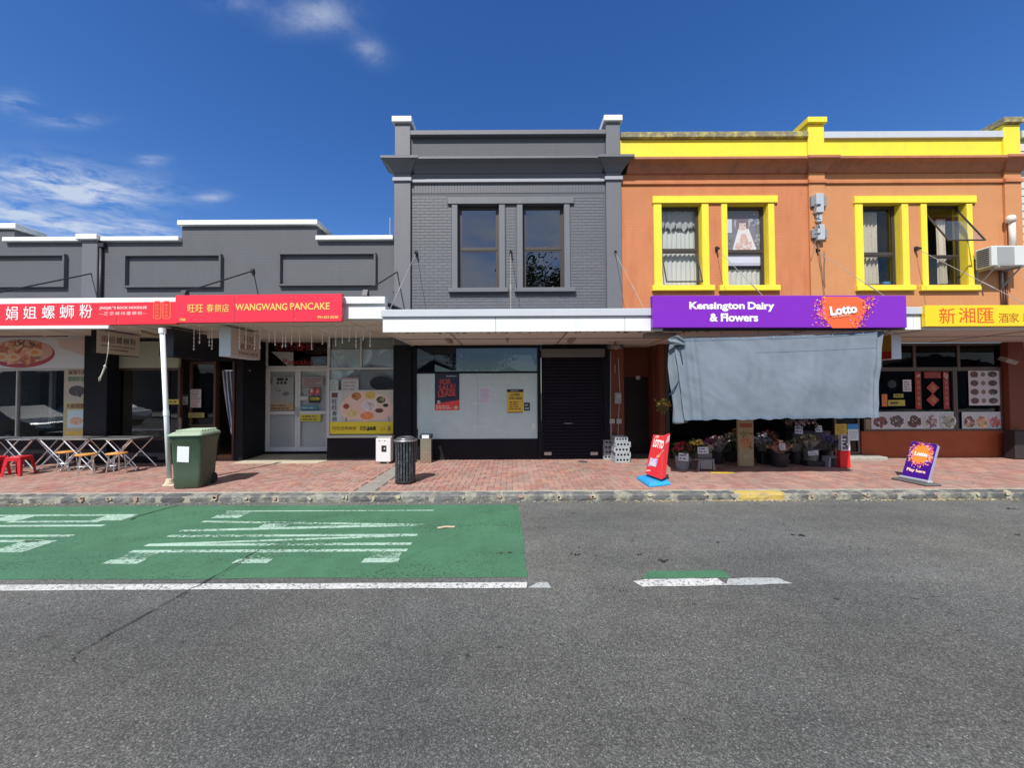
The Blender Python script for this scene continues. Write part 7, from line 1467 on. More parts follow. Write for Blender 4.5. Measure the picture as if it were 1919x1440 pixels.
m = MB().lathe([(0.02, Z(417, 1897, 9.66)), (0.09, Z(416, 1897, 9.66)), (0.095, Z(411, 1897, 9.66)), (0.085, Z(406, 1897, 9.66)), (0.04, Z(403.5, 1897, 9.66))], xp - 0.03, 9.66, 14); m.build('cap', pm('pipe_white', (0.66, 0.63, 0.58), 0.4), t, smooth=True)
m = MB(); xx, za_ = X(1872, 520, YW), Z(515, 1872, YW)
for k, (dx, l) in enumerate(((0, 0.9), (0.07, 0.9), (0.13, 0.88))): m.tube([(xx + dx, YW - 0.03, za_ + 0.1), (xx + dx + 0.02, YW - 0.03, za_ - l)], 0.016, 6)
tag(m.build('pipe_run', pm('old_brown_pipe', (0.25, 0.13, 0.08), 0.6), None, smooth=True), 'thin brown pipes running down the orange wall under the air conditioner', 'pipe')
t = thing('service_fuse', 'grey service fuse assembly on the orange pilaster with loose overhead cables', 'fuse box', tuple(P3(1530, 410, YW - 0.1)))
yq = YW - 0.06; M_FUSE = pm('fuse_grey', (0.42, 0.45, 0.48), 0.5, var=0.15)
for (x0, x1, y0, y1, d) in ((1517.5, 1546, 369, 389, 0.07), (1517.5, 1546, 432, 448, 0.07)): box('mount_plate', pm('fuse_dark_grey', (0.22, 0.24, 0.26), 0.5), t, X(x0, 400, yq), X(x1, 400, yq), yq - d, yq, Z(y1, 1530, yq), Z(y0, 1530, yq), 0.01)
for (x0, x1, y0, y1, d) in ((1524, 1538, 366, 402, 0.12), (1527, 1537, 402, 418, 0.08), (1525, 1538, 424, 453, 0.13)): box('insulator', M_FUSE, t, X(x0, 400, yq), X(x1, 400, yq), yq - d, yq, Z(y1, 1530, yq), Z(y0, 1530, yq), 0.012)
m = MB()
for (p0, p1) in (((1527, 384), (1538, 383)), ((1527, 409), (1537, 411)), ((1527, 439), (1537, 437))): m.tube([P3(*p0, yq - 0.14), P3(*p1, yq - 0.14)], 0.014, 5)
m.tube([P3(1530, 404, yq - 0.1), P3(1533, 400, yq - 0.15), P3(1535, 404, yq - 0.1)], 0.012, 5); m.tube([P3(1530, 425, yq - 0.12), P3(1534, 420, yq - 0.17), P3(1536, 428, yq - 0.12)], 0.012, 5)
m.build('clamps', pm('clamp_dark', (0.06, 0.06, 0.07), 0.5), t)
m = MB()
for pts in (((1528, 452), (1526, 465), (1521, 483)), ((1532, 453), (1536, 470), (1543, 530), (1545, 552)), ((1534, 454), (1533, 466), (1530, 460)), ((1544, 470), (1546, 480), (1545, 500), (1546, 540))): m.tube([P3(*p, yq - 0.05) for p in pts], 0.008, 5)
m.build('loose_cable', pm('cable_brown', (0.22, 0.13, 0.10), 0.6), t)

# ================================================================== white pole
t = thing('verandah_pole', 'slim white steel pole holding up the verandah beside the green wheelie bin', 'pole', tuple(G(318, 911, ZP)))
base = G(318, 911, ZP); top = P3(304, 616, base.y); M_POLE = pm('white_pole_paint', (0.82, 0.86, 0.88), 0.45, var=0.06, streak=0.15, dirtcol=(0.30, 0.28, 0.24))
MB().tube([base, top], 0.040, 14).build('shaft', M_POLE, t, smooth=True)
k = base.lerp(top, 0.46); d = (top - base).normalized(); MB().tube([k - d * 0.05, k + d * 0.05], 0.047, 14).build('collar', M_POLE, t); k = base.lerp(top, 0.985); MB().tube([k - d * 0.05, k + d * 0.05], 0.056, 14).build('collar', M_POLE, t)
m = MB(); m.box(base.x - 0.08, base.x + 0.14, base.y - 0.08, base.y + 0.10, 0.121, 0.16); m.lathe([(0.085, 0.16), (0.07, 0.20), (0.055, 0.26)], base.x, base.y, 12); m.build('foot', pm('cream_foot', (0.58, 0.50, 0.36), 0.8, var=0.25, scale=12), t, bevel=0.01)
ba = G(338, 905, ZP); MB().tube([(ba.x, ba.y, 0.12), (ba.x - 0.02, ba.y, 1.4)], 0.02, 8).build('conduit', pm('conduit_brown', (0.18, 0.15, 0.12), 0.7), t)
# ================================================================== street furniture
def place_on_root(t, loc, rz):
    t.location = loc; t.rotation_euler = (0, 0, rz)
# ---- wheelie bin (built about its own origin)
t = thing('wheelie_bin', 'green wheelie bin with pale ribbed lid and white sheet on its front', 'bin', (0, 0, 0))
M_BIN = pm('bin_green', (0.052, 0.086, 0.056), 0.5, var=0.12, scale=4, dirt=0.35, dirtcol=(0.12, 0.15, 0.10), dscale=3); M_LID = pm('faded_lid_green', (0.30, 0.38, 0.27), 0.6, var=0.12, scale=6, dirt=0.4, dirtcol=(0.12, 0.16, 0.10), dscale=5)
def rring(x0, x1, y0, y1, z, r, n=4):
    q = []
    for (cx, cy, s) in ((x1 - r, y0 + r, -90), (x1 - r, y1 - r, 0), (x0 + r, y1 - r, 90), (x0 + r, y0 + r, 180)):
        for k in range(n + 1): a = R(s + 90 * k / n); q.append((cx + r * math.cos(a), cy + r * math.sin(a), z))
    return q
def loft(rings, mat, name, parent, smooth=True, cap=True, kind=None):
    m = MB(); n = len(rings[0])
    for r_ in rings: m.v += r_
    for k in range(len(rings) - 1):
        for j in range(n): m.f.append((k * n + j, k * n + (j + 1) % n, (k + 1) * n + (j + 1) % n, (k + 1) * n + j)); m.c.append(None)
    if cap: m.f.append(tuple(reversed(range(n)))); m.f.append(tuple((len(rings) - 1) * n + j for j in range(n))); m.c += [None, None]
    o = m.build(name, mat, parent, smooth=False)
    for p in o.data.polygons: p.use_smooth = len(p.vertices) == 4 and smooth
    e = o.modifiers.new('edge', 'BEVEL'); e.width = 0.002; e.limit_method = 'ANGLE'; e.angle_limit = R(50)
    return o
W2, D2 = 0.29, 0.36
loft([rring(-0.235, 0.235, -0.31, 0.29, 0.012, 0.06), rring(-0.245, 0.245, -0.32, 0.30, 0.25, 0.06), rring(-0.27, 0.27, -0.35, 0.33, 0.86, 0.06), rring(-0.28, 0.28, -0.36, 0.34, 0.87, 0.06), rring(-0.285, 0.285, -0.365, 0.35, 0.95, 0.05), rring(-0.295, 0.295, -0.375, 0.36, 0.96, 0.05), rring(-0.295, 0.295, -0.375, 0.36, 0.995, 0.05)], M_BIN, 'body', t)
loft([rring(-0.30, 0.30, -0.42, 0.37, 0.998, 0.05), rring(-0.305, 0.305, -0.43, 0.38, 1.02, 0.05), rring(-0.30, 0.30, -0.41, 0.38, 1.035, 0.05), rring(-0.25, 0.25, -0.33, 0.35, 1.07, 0.05), rring(-0.22, 0.22, -0.28, 0.33, 1.085, 0.05)], M_LID, 'lid', t)
for k in range(7):
    y = -0.35 + k * 0.105; z = 1.066 if k == 0 else 1.108
    MB().box(-0.235 if k else -0.26, 0.235 if k else 0.26, y, y + 0.045, z - 0.03, z).build('lid_rib', M_LID, t, bevel=0.008)
MB().tube([(-0.25, 0.44, 1.0), (0.25, 0.44, 1.0)], 0.018, 8).build('handle', M_BIN, t); 
for s in (-1, 1): MB().box(s * 0.2 - 0.02, s * 0.2 + 0.02, 0.34, 0.45, 0.95, 1.02).build('handle_arm', M_BIN, t, bevel=0.004)
for s in (-1, 1):
    w = MB(); n = 18; pts = [(0.22 + 0.105 * math.cos(6.283 * i / n), 0.105 + 0.105 * math.sin(6.283 * i / n)) for i in range(n)]; w.prism(pts, 'x', s * 0.235 - 0.03, s * 0.235 + 0.03); w.build('wheel', pm('tyre_black', (0.02, 0.02, 0.02), 0.8), t, bevel=0.01)
MB().tube([(-0.25, 0.24, 0.105), (0.25, 0.24, 0.105)], 0.012, 6).build('axle', M_STEEL, t)
slope = (0.35 - 0.32) / (0.86 - 0.25)
fr = Frame((-0.15, -0.342, 0.5), (1, 0, 0), (0, -slope, 1)); m = MB(); m.quad(*[fr.p(a, b, 0.006) for a, b in ((0, 0.02), (0.205, 0.0), (0.215, 0.30), (0.01, 0.315))]); m.build('white_sheet', pm('sticker_white', (0.74, 0.76, 0.78), 0.6, var=0.03), t)
g = G(352, 918, ZP); place_on_root(t, (g.x - 0.11, g.y + 0.29, 0.122), R(10)); t.scale = (0.94, 0.80, 0.98)

# ---- slatted litter bin
t = thing('litter_bin', 'round black slatted metal litter bin with a silver ring top', 'bin', (0, 0, 0)); r0 = 0.185
M_SLAT = pm('rubbed_black_slat', (0.055, 0.06, 0.07), 0.42, metal=0.4, var=0.3, scale=18, dirt=0.55, dirtcol=(0.26, 0.28, 0.31), dscale=14); n = 22
for k in range(n):
    a = 2 * math.pi * k / n; mm = Matrix.Rotation(a, 4, 'Z'); m = MB()
    pts = [(r0, 0.05), (r0 + 0.008, 0.10), (r0 + 0.008, 0.45), (r0 + 0.014, 0.72), (r0 + 0.024, 0.80)]
    for (ra, za), (rb2, zb) in zip(pts, pts[1:]):
        i = len(m.v); m.v += [tuple(mm @ Vector(v)) for v in ((ra, -0.017, za), (ra, 0.017, za), (rb2, 0.017, zb), (rb2, -0.017, zb), (ra - 0.008, -0.017, za), (ra - 0.008, 0.017, za), (rb2 - 0.008, 0.017, zb), (rb2 - 0.008, -0.017, zb))]
        for f in ((0, 1, 2, 3), (7, 6, 5, 4), (0, 3, 7, 4), (1, 5, 6, 2)): m.f.append(tuple(i + q for q in f)); m.c.append(None)
    m.build('slat', M_SLAT, t)
MB().lathe([(0.160, 0.05), (0.165, 0.75)], 0, 0, 24).build('liner', pm('liner_black', (0.012, 0.012, 0.013), 0.5), t, smooth=False)
MB().lathe([(0.15, 0.0), (0.19, 0.005), (0.20, 0.05), (0.17, 0.07)], 0, 0, 24).build('base', pm('base_black', (0.015, 0.015, 0.017), 0.6), t)
rg = MB(); seg = 28
def tor(R0, r, z):
    i = len(rg.v); ns = 8
    for k in range(seg):
        a = 6.283185 * k / seg
        for j in range(ns): b = 6.283185 * j / ns; rg.v.append(((R0 + r * math.cos(b)) * math.cos(a), (R0 + r * math.cos(b)) * math.sin(a), z + r * math.sin(b)))
    for k in range(seg):
        for j in range(ns): rg.f.append((i + k * ns + j, i + ((k + 1) % seg) * ns + j, i + ((k + 1) % seg) * ns + (j + 1) % ns, i + k * ns + (j + 1) % ns)); rg.c.append(None)
tor(0.205, 0.022, 0.83); rg.build('rim', pm('worn_rim_metal', (0.42, 0.42, 0.43), 0.3, metal=0.8, var=0.3, scale=8), t, smooth=True)
MB().lathe([(0.20, 0.84), (0.165, 0.885), (0.13, 0.90), (0.128, 0.86)], 0, 0, 24).build('top', pm('worn_lid_metal', (0.16, 0.16, 0.165), 0.35, metal=0.6, var=0.35, scale=9), t, smooth=True)
for z in (0.12, 0.43): MB().lathe([(0.178, z), (0.178, z + 0.03)], 0, 0, 24).build('band', M_SLAT, t)
g = G(755, 909, ZP); place_on_root(t, (g.x, g.y + 0.17, 0.122), 0)

# ---- white outdoor unit with dark socket beside the pancake window
t = thing('outdoor_unit', 'white box on small feet with a dark square socket between pancake shop and litter bin', 'outdoor unit', (X(718, 840, 9.35), 9.35, ZP))
x0, x1 = X(704, 840, 9.3), X(732, 840, 9.3); z0, z1 = 0.165, Z(822, 718, 9.3)
box('case', pm('unit_white', (0.68, 0.68, 0.69), 0.45, var=0.05), t, x0, x1, 9.3, 9.52, z0, z1, 0.015); xx, zz = W(719.5, 841, 9.3); box('socket', pm('socket_dark', (0.02, 0.02, 0.03), 0.4), t, xx - 0.06, xx + 0.06, 9.285, 9.299, zz - 0.075, zz + 0.075, 0.004)
m = MB(); m.prism([(xx + 0.02 + 0.018 * math.cos(i), zz + 0.02 * math.sin(i)) for i in range(6)], 'y', 9.281, 9.2845); m.build('socket_dial', M_LBW, t)
for q in (-0.11, 0.02): box('vent_slot', pm('socket_dark', (0, 0, 0), 0.4), t, xx + q - 0.02, xx + q + 0.02, 9.296, 9.2995, z1 - 0.07, z1 - 0.055, 0)
for q in (x0 + 0.06, x1 - 0.10): box('foot', M_STEEL, t, q, q + 0.04, 9.32, 9.48, 0.12, 0.164, 0.003)
box('top_cover', pm('cover_grey', (0.36, 0.34, 0.32), 0.6), t, x0 + 0.03, x1 + 0.03, 9.31, 9.52, z1 + 0.002, z1 + 0.055, 0.01)
# ---- stainless ashtray bin
t = thing('ashtray_bin', 'slim stainless steel ashtray bin against the black shopfront right of the litter bin', 'ashtray', (X(797, 840, 9.45), 9.45, ZP)); M_SS = pm('brushed_steel', (0.52, 0.48, 0.38), 0.28, metal=0.9, var=0.12)
x0, x1 = X(787.5, 840, 9.4), X(808, 840, 9.4); zm = Z(846, 797, 9.4); z1 = Z(822, 797, 9.4); zt_ = Z(814, 797, 9.4)
box('lower_case', M_SS, t, x0, x1, 9.4, 9.56, 0.125, zm - 0.005, 0.008); box('upper_case', M_SS, t, x0, x1, 9.395, 9.56, zm, z1, 0.008); box('hood', pm('hood_black', (0.02, 0.02, 0.022), 0.4), t, x0 - 0.01, x1 + 0.01, 9.38, 9.57, z1 + 0.002, zt_, 0.015); box('label_plate', M_LBW, t, x0 + 0.05, x1 - 0.05, 9.374, 9.379, z1 + 0.0, zt_ - 0.02, 0)
MB().tube([(x0 - 0.16, 9.62, 0.12), (x0 - 0.13, 9.64, 0.95)], 0.02, 6).build('side_pipe', M_DARKPIPE, t)

# ---- crates
def crate(mat):
    t = thing('milk_crate', 'grey plastic milk crate', 'crate', (0, 0, 0), 'grey milk crates stacked by the alcove door'); w, d, h, th = 0.19, 0.19, 0.125, 0.012
    m = MB(); m.box(-w, w, -d, d, 0, 0.012)
    for (ax, s) in (('y', -1), ('y', 1), ('x', -1), ('x', 1)):
        def bar(a0, a1, z0, z1):
            if ax == 'y': m.box(a0, a1, s * d - (0 if s > 0 else -0.0) - (th if s > 0 else 0), s * d + (th if s < 0 else 0), z0, z1)
            else: m.box(s * w - (th if s > 0 else 0), s * w + (th if s < 0 else 0), a0, a1, z0, z1)
        L = w - 0.0125; bar(-L, L, 0.013, 0.04); bar(-L, L, 0.093, h)
        for k in range(5): c = -L + 0.012 + (2 * L - 0.024) * k / 4; bar(c - 0.016, c + 0.016, 0.0401, 0.0929)
    for sx in (-1, 1):
        for sy in (-1, 1): m.box(sx * w - (0.02 if sx > 0 else -0.0), sx * w + (0.02 if sx < 0 else 0), sy * d - (0.02 if sy > 0 else 0), sy * d + (0.02 if sy < 0 else 0), 0.0125, h + 0.004)
    m.build('basket', mat, t); return t
cr = crate(pm('crate_grey', (0.36, 0.40, 0.43), 0.5, var=0.08))
g = G(1167, 868, ZP); hs = [0, 0.128, 0.256, 0.384, 0.512]
ordn = ('lowest', 'second lowest', 'middle', 'second highest', 'topmost')
for k, z in enumerate(hs):
    lab = 'grey milk crate, %s of the front stack of five beside the roller shutter' % ordn[k]
    dx = (0.0, 0.01, -0.01, 0.015, -0.02)[k]; c = cr if k == 0 else copy_tree(cr, (0, 0, 0)); c['label'] = lab; place_on_root(c, (g.x + dx, g.y + 0.20, 0.123 + z), R((0, 2, -2, 1, 3)[k]))
    if k == 4: c.scale = (0.86, 0.86, 1)
for k in range(4):
    c = copy_tree(cr, (0, 0, 0)); c['label'] = 'pale grey milk crate, %s of the rear stack of four by the brick jamb' % ('lowest', 'second lowest', 'second highest', 'topmost')[k]; c.scale = (1, 1, 1); place_on_root(c, (g.x - 0.17, g.y + 0.62, 0.123 + 0.128 * k), R((-3, 2, 0, 4)[k]))

# ---- folding tables and stools
def ftable():
    t = thing('folding_table', 'narrow steel folding table', 'table', (0, 0, 0), 'steel folding tables along the cafe window'); w, d, h = 0.30, 0.28, 0.745
    MB().box(-w, w, -d, d, h - 0.022, h).build('tabletop', M_CHROME, t, bevel=0.006)
    for y in (-d + 0.03, d - 0.03):
        l = MB().tube([(-w + 0.02, y, h - 0.03), (w + 0.10, y, 0.03)], 0.0135, 6).build('leg', M_CHROME, t); l = MB().tube([(w - 0.02, y + 0.028, h - 0.03), (-w - 0.06, y + 0.028, 0.03)], 0.0155, 6).build('leg', M_CHROME, t)
        MB().tube([(0.015, y - 0.02, h * 0.50), (0.015, y + 0.05, h * 0.50)], 0.02, 6).build('pivot', M_STEEL, t)
    for x in (w + 0.10, -w - 0.06): MB().tube([(x, -d + 0.02, 0.02), (x, d - 0.0, 0.02)], 0.013, 6).build('floor_bar', M_CHROME, t)
    return t
tt = ftable(); labs = ('cut off by the left edge', 'behind the red stools', 'second from the left edge with an empty gap before it', 'in the middle behind the left orange stool', 'behind the right orange stool', 'at the right end of the row by the black stallboard')
for k, px_ in enumerate((-46, 36, 88, 142, 176, 222)):
    g = P3(px_, 845, 8.55); c = tt if k == 0 else copy_tree(tt, (0, 0, 0)); c['label'] = 'steel folding table ' + labs[k]; place_on_root(c, (g.x, 8.80 + (0.05, 0, 0.1, 0, 0.06, 0)[k], 0.122), R((1, -2, 2, 0, -1, 1)[k]))
def stool(col):
    t = thing('round_stool', 'round orange wooden stool with chrome legs', 'stool', (0, 0, 0), 'orange stools in front of the folding tables')
    MB().lathe([(0.165, 0.43), (0.18, 0.435), (0.182, 0.45), (0.172, 0.462), (0.0, 0.463)], 0, 0, 24).build('seat', col, t, smooth=True)
    for k in range(4):
        a = R(45 + 90 * k); MB().tube([(0.12 * math.cos(a), 0.12 * math.sin(a), 0.428), (0.145 * math.cos(a), 0.145 * math.sin(a), 0.2), (0.165 * math.cos(a), 0.165 * math.sin(a), 0.0)], 0.0105, 6).build('leg', M_CHROME, t)
    m = MB(); n = 20; m.tube([(0.145 * math.cos(6.2832 * k / n), 0.145 * math.sin(6.2832 * k / n), 0.2) for k in range(n + 1)], 0.007, 5, caps=False); m.build('ring', M_CHROME, t); return t
st = stool(pm('varnished_orange_wood', (0.60, 0.27, 0.065), 0.4, var=0.15, scale=12))
for k, (px_, py_, lab) in enumerate(((127, 845, 'left'), (162, 850, 'middle'), (219, 848.5, 'right'))):
    yy = (1.89 - 0.585) * 700 / (py_ - 738.8); yy = min(yy, 8.7); g = P3(px_, py_, yy); c = st if k == 0 else copy_tree(st, (0, 0, 0)); c['label'] = 'round orange wooden stool, the %s one of the three' % lab; place_on_root(c, (g.x, g.y, 0.122), R(10 + 33 * k))
def rstool():
    t = thing('plastic_stool', 'red plastic stool', 'stool', (0, 0, 0), 'red plastic stools'); mr = pm('red_plastic', (0.55, 0.018, 0.03), 0.35, var=0.05)
    loft([rring(-0.16, 0.16, -0.16, 0.16, 0.425, 0.05), rring(-0.165, 0.165, -0.165, 0.165, 0.44, 0.05), rring(-0.155, 0.155, -0.155, 0.155, 0.455, 0.05)], mr, 'seat', t)
    for sx in (-1, 1):
        for sy in (-1, 1):
            m = MB(); i = 0
            for (r1, z1, w1), (r2, z2, w2) in (((0.15, 0.43, 0.075), (0.195, 0.0, 0.045)),):
                for (r_, z_, w_) in ((r1, z1, w1), (r2, z2, w2)): m.v += [(sx * r_, sy * r_, z_), (sx * (r_ - w_), sy * r_, z_), (sx * (r_ - w_), sy * (r_ - 0.012), z_), (sx * (r_ - 0.012), sy * (r_ - 0.012), z_), (sx * (r_ - 0.012), sy * (r_ - w_), z_), (sx * r_, sy * (r_ - w_), z_)]
                for j in range(6): m.f.append((j, (j + 1) % 6, 6 + (j + 1) % 6, 6 + j)); m.c.append(None)
            m.f.append((6, 7, 8, 9, 10, 11)); m.c.append(None); m.build('leg', mr, t)
    m = MB()
    for s in (-1, 1): m.box(-0.11, 0.11, s * 0.155 - 0.006, s * 0.155 + 0.006, 0.36, 0.43); m.box(s * 0.155 - 0.006, s * 0.155 + 0.006, -0.11, 0.11, 0.36, 0.43)
    m.build('apron', mr, t); return t
rs = rstool(); g = P3(42, 845, 8.25); rs['label'] = 'red plastic stool standing whole at the left of the tables'; place_on_root(rs, (g.x, 8.2, 0.122), R(12)); rs.scale = (0.9, 0.9, 0.92)
c = copy_tree(rs, (0, 0, 0)); g = P3(2, 847, 8.25); c['label'] = 'red plastic stool cut off by the left edge of the photo'; place_on_root(c, (g.x, 8.15, 0.122), R(-14))

# ================================================================== pavement signs
def slab_between(p00, p10, p11, p01, th, name, mat, parent):
    u = (p10 - p00); v = (p01 - p00); n = u.cross(v).normalized(); m = MB(); pts = [p00, p10, p11, p01]; m.v = [tuple(p) for p in pts] + [tuple(p - n * th) for p in pts]
    m.f = [(0, 1, 2, 3), (7, 6, 5, 4), (0, 4, 5, 1), (1, 5, 6, 2), (2, 6, 7, 3), (3, 7, 4, 0)]; m.c = [None] * 6; return m.build(name, mat, parent, bevel=0.004)
t = thing('pavement_sign', 'red folded Lotto pavement sign on a bright blue plastic base', 'sign', tuple(G(1226, 905, ZP)))
b = [G(1193, 897.5, 0.13), G(1217, 913.5, 0.13), G(1257, 909, 0.13), G(1238, 888.5, 0.13)]
M_BLUEB = pm('bright_blue_plastic', (0.03, 0.33, 0.70), 0.45, var=0.04)
cen = sum(b, Vector()) / 4; rings = []
for z, k in ((0.122, 1.0), (0.15, 1.0), (0.185, 0.90), (0.20, 0.72)): rings.append([tuple(Vector((cen.x + (p.x - cen.x) * k, cen.y + (p.y - cen.y) * k, z))) for p in b])
m = MB(); 
for r_ in rings: m.v += r_
for k in range(3):
    for j in range(4): m.f.append((k * 4 + j, k * 4 + (j + 1) % 4, (k + 1) * 4 + (j + 1) % 4, (k + 1) * 4 + j)); m.c.append(None)
m.f += [(12, 13, 14, 15), (3, 2, 1, 0)]; m.c += [None, None]; m.build('base', M_BLUEB, t, bevel=0.008)
A, B, Cc = P3(1209, 888, 7.45), P3(1238, 899, 7.02), P3(1246, 895, 7.10); A2 = P3(1224, 815, 7.40); B2 = A2 + (B - A) * 0.62 + Vector((0, 0, 0.02)); C2 = B2 + (Cc - B) * 1.5
M_LRED = pm('lotto_red', (0.75, 0.035, 0.045), 0.35, var=0.05)
slab_between(A, B, B2, A2, 0.02, 'left_panel', M_LRED, t); slab_between(B + Vector((0.022, 0, 0)), Cc + Vector((0.02, 0, 0)), C2 + Vector((0.02, 0, 0)), B2 + Vector((0.022, 0, 0)), 0.02, 'right_panel', M_LRED, t)
fr = Frame(A, B - A, A2 - A); wq = (B - A).length; hq = (A2 - A).length
def UV(u, v): p = A.lerp(B, u).lerp(A2.lerp(B2, u), v) - A; return p.dot(fr.u), p.dot(fr.v)
art = Art(fr, 0.002); art.poly([UV(0.03, 0.93), UV(0.1, 0.99), UV(0.75, 0.99), UV(0.4, 0.93)], (0.80, 0.45, 0.35)); art.poly([UV(0.55, 0.50), UV(0.95, 0.60), UV(0.98, 0.66), UV(0.7, 0.47), UV(0.45, 0.42)], (0.85, 0.42, 0.30)); art.poly([UV(0.05, 0.20), UV(0.62, 0.23), UV(0.66, 0.43), UV(0.10, 0.40)], (0.45, 0.32, 0.60)); art.poly([UV(0.03, 0.06), UV(0.3, 0.09), UV(0.3, 0.12), UV(0.03, 0.1)], (0.8, 0.5, 0.4)); art.build(t)
p0, p1 = UV(0.06, 0.70), UV(0.97, 0.86); lettering('LOTTO', fr, p0[0], p1[0], p0[1], p1[1], M_SIGNWHITE, t, bold=0.05, lift=0.006); 
for k, s_ in enumerate(('PLAY', 'HERE')): p0, p1 = UV(0.14, 0.33 - 0.09 * k), UV(0.6, 0.40 - 0.09 * k); lettering(s_, fr, p0[0], p1[0], p0[1], p1[1], M_SIGNWHITE, t, bold=0.03, lift=0.008)
n9 = (Cc - B).cross(B2 - B).normalized() * 0.004; off9 = Vector((0.022, 0, 0)); m = MB(); m.quad(*[B.lerp(Cc, u).lerp(B2.lerp(C2, u), v) + off9 + n9 for u, v in ((0.25, 0.80), (0.95, 0.82), (0.95, 0.97), (0.6, 0.95))]).build('pink_flash', pm('pink_print', (0.85, 0.45, 0.55), 0.5), t)
m = MB(); q_ = G(1243, 897, 0.2); m.box(q_.x - 0.02, q_.x + 0.10, q_.y - 0.03, q_.y + 0.05, 0.19, 0.25); m.build('spring_foot', pm('rubber_black', (0.02, 0.02, 0.02), 0.8), t, bevel=0.01)

t = thing('pavement_sign', 'purple Lotto Play here sign leaning on a low grey base on the right', 'sign', tuple(G(1718, 903, ZP)))
bl, br = P3(1689, 893, 7.42), P3(1739, 903.5, 6.98); tl, tr = P3(1708.5, 827, 7.62), P3(1766, 832.5, 7.18)
fr = Frame(bl, br - bl, tl - bl); wq = (br - bl).length; hq = (tl - bl).length
n_ = fr.n
def rounded(w, h, r, n=4):
    q = []
    for cx, cy, s in ((w - r, r, -90), (w - r, h - r, 0), (r, h - r, 90), (r, r, 180)):
        for k in range(n + 1): a = R(s + 90 * k / n); q.append((cx + r * math.cos(a), cy + r * math.sin(a)))
    return q
def plate(pts, c0, c1, name, mat, parent):
    m = MB(); k = len(pts); m.v = [tuple(fr.p(a, b, c0)) for a, b in pts] + [tuple(fr.p(a, b, c1)) for a, b in pts]; m.f = [tuple(range(k)), tuple(reversed(range(k, 2 * k)))] + [(i, k + i, k + (i + 1) % k, (i + 1) % k) for i in range(k)]; m.c = [None] * len(m.f); return m.build(name, mat, parent)
plate(rounded(wq, hq, 0.04), 0.0, -0.05, 'frame', pm('sign_frame_lilac', (0.30, 0.28, 0.42), 0.4), t); plate([(a + 0.004 * (1 if a < wq / 2 else -1), b + 0.004 * (1 if b < hq / 2 else -1)) for a, b in rounded(wq, hq, 0.04)], 0.004, 0.0005, 'face', pm('deep_purple_face', (0.05, 0.008, 0.21), 0.35), t)
art = Art(fr, 0.005); rz_ = random.Random(3); cx, cy = wq * 0.50, hq * 0.66
art.ell(cx, cy, wq * 0.36, hq * 0.27, (0.85, 0.26, 0.04), 26, 0.12); confetti(art, cx, cy, wq * 0.46, hq * 0.34, 170, 0.68, 1.1, CONF + [(0.88, 0.4, 0.1), (0.85, 0.5, 0.35)], 0.022, (0.015, wq - 0.015, 0.02, hq - 0.015), rz_); art.build(t, 'orange_burst')
lettering('Lotto', fr, wq * 0.27, wq * 0.75, hq * 0.61, hq * 0.73, M_SIGNWHITE, t, bold=0.04, lift=0.012); lettering('Play here', fr, wq * 0.14, wq * 0.84, hq * 0.155, hq * 0.26, pm('peach_letter', (0.85, 0.55, 0.42), 0.5), t, bold=0.04, lift=0.008)
u = (br - bl).normalized(); nn = Vector((u.y, -u.x, 0)).normalized(); c0 = (bl + br) / 2; L = wq / 2 + 0.05; pts = []
for a, b_ in ((-L, -0.16), (L + 0.06, -0.16), (L + 0.06, 0.18), (-L, 0.18)): pts.append((c0.x + u.x * a + nn.x * b_, c0.y + u.y * a + nn.y * b_))
m = MB(); m.prism(pts, 'z', 0.122, 0.16); m.build('base', pm('dark_rubber_base', (0.10, 0.10, 0.095), 0.8), t, bevel=0.02); m = MB(); pts = [(c0.x + u.x * a + nn.x * b_, c0.y + u.y * a + nn.y * b_) for a, b_ in ((-L + 0.03, -0.05), (L, -0.05), (L, 0.06), (-L + 0.03, 0.06))]; m.prism(pts, 'z', 0.16, max(0.2, bl.z + 0.02)); m.build('socket', pm('pale_grey_plastic', (0.38, 0.40, 0.42), 0.5), t, bevel=0.01)

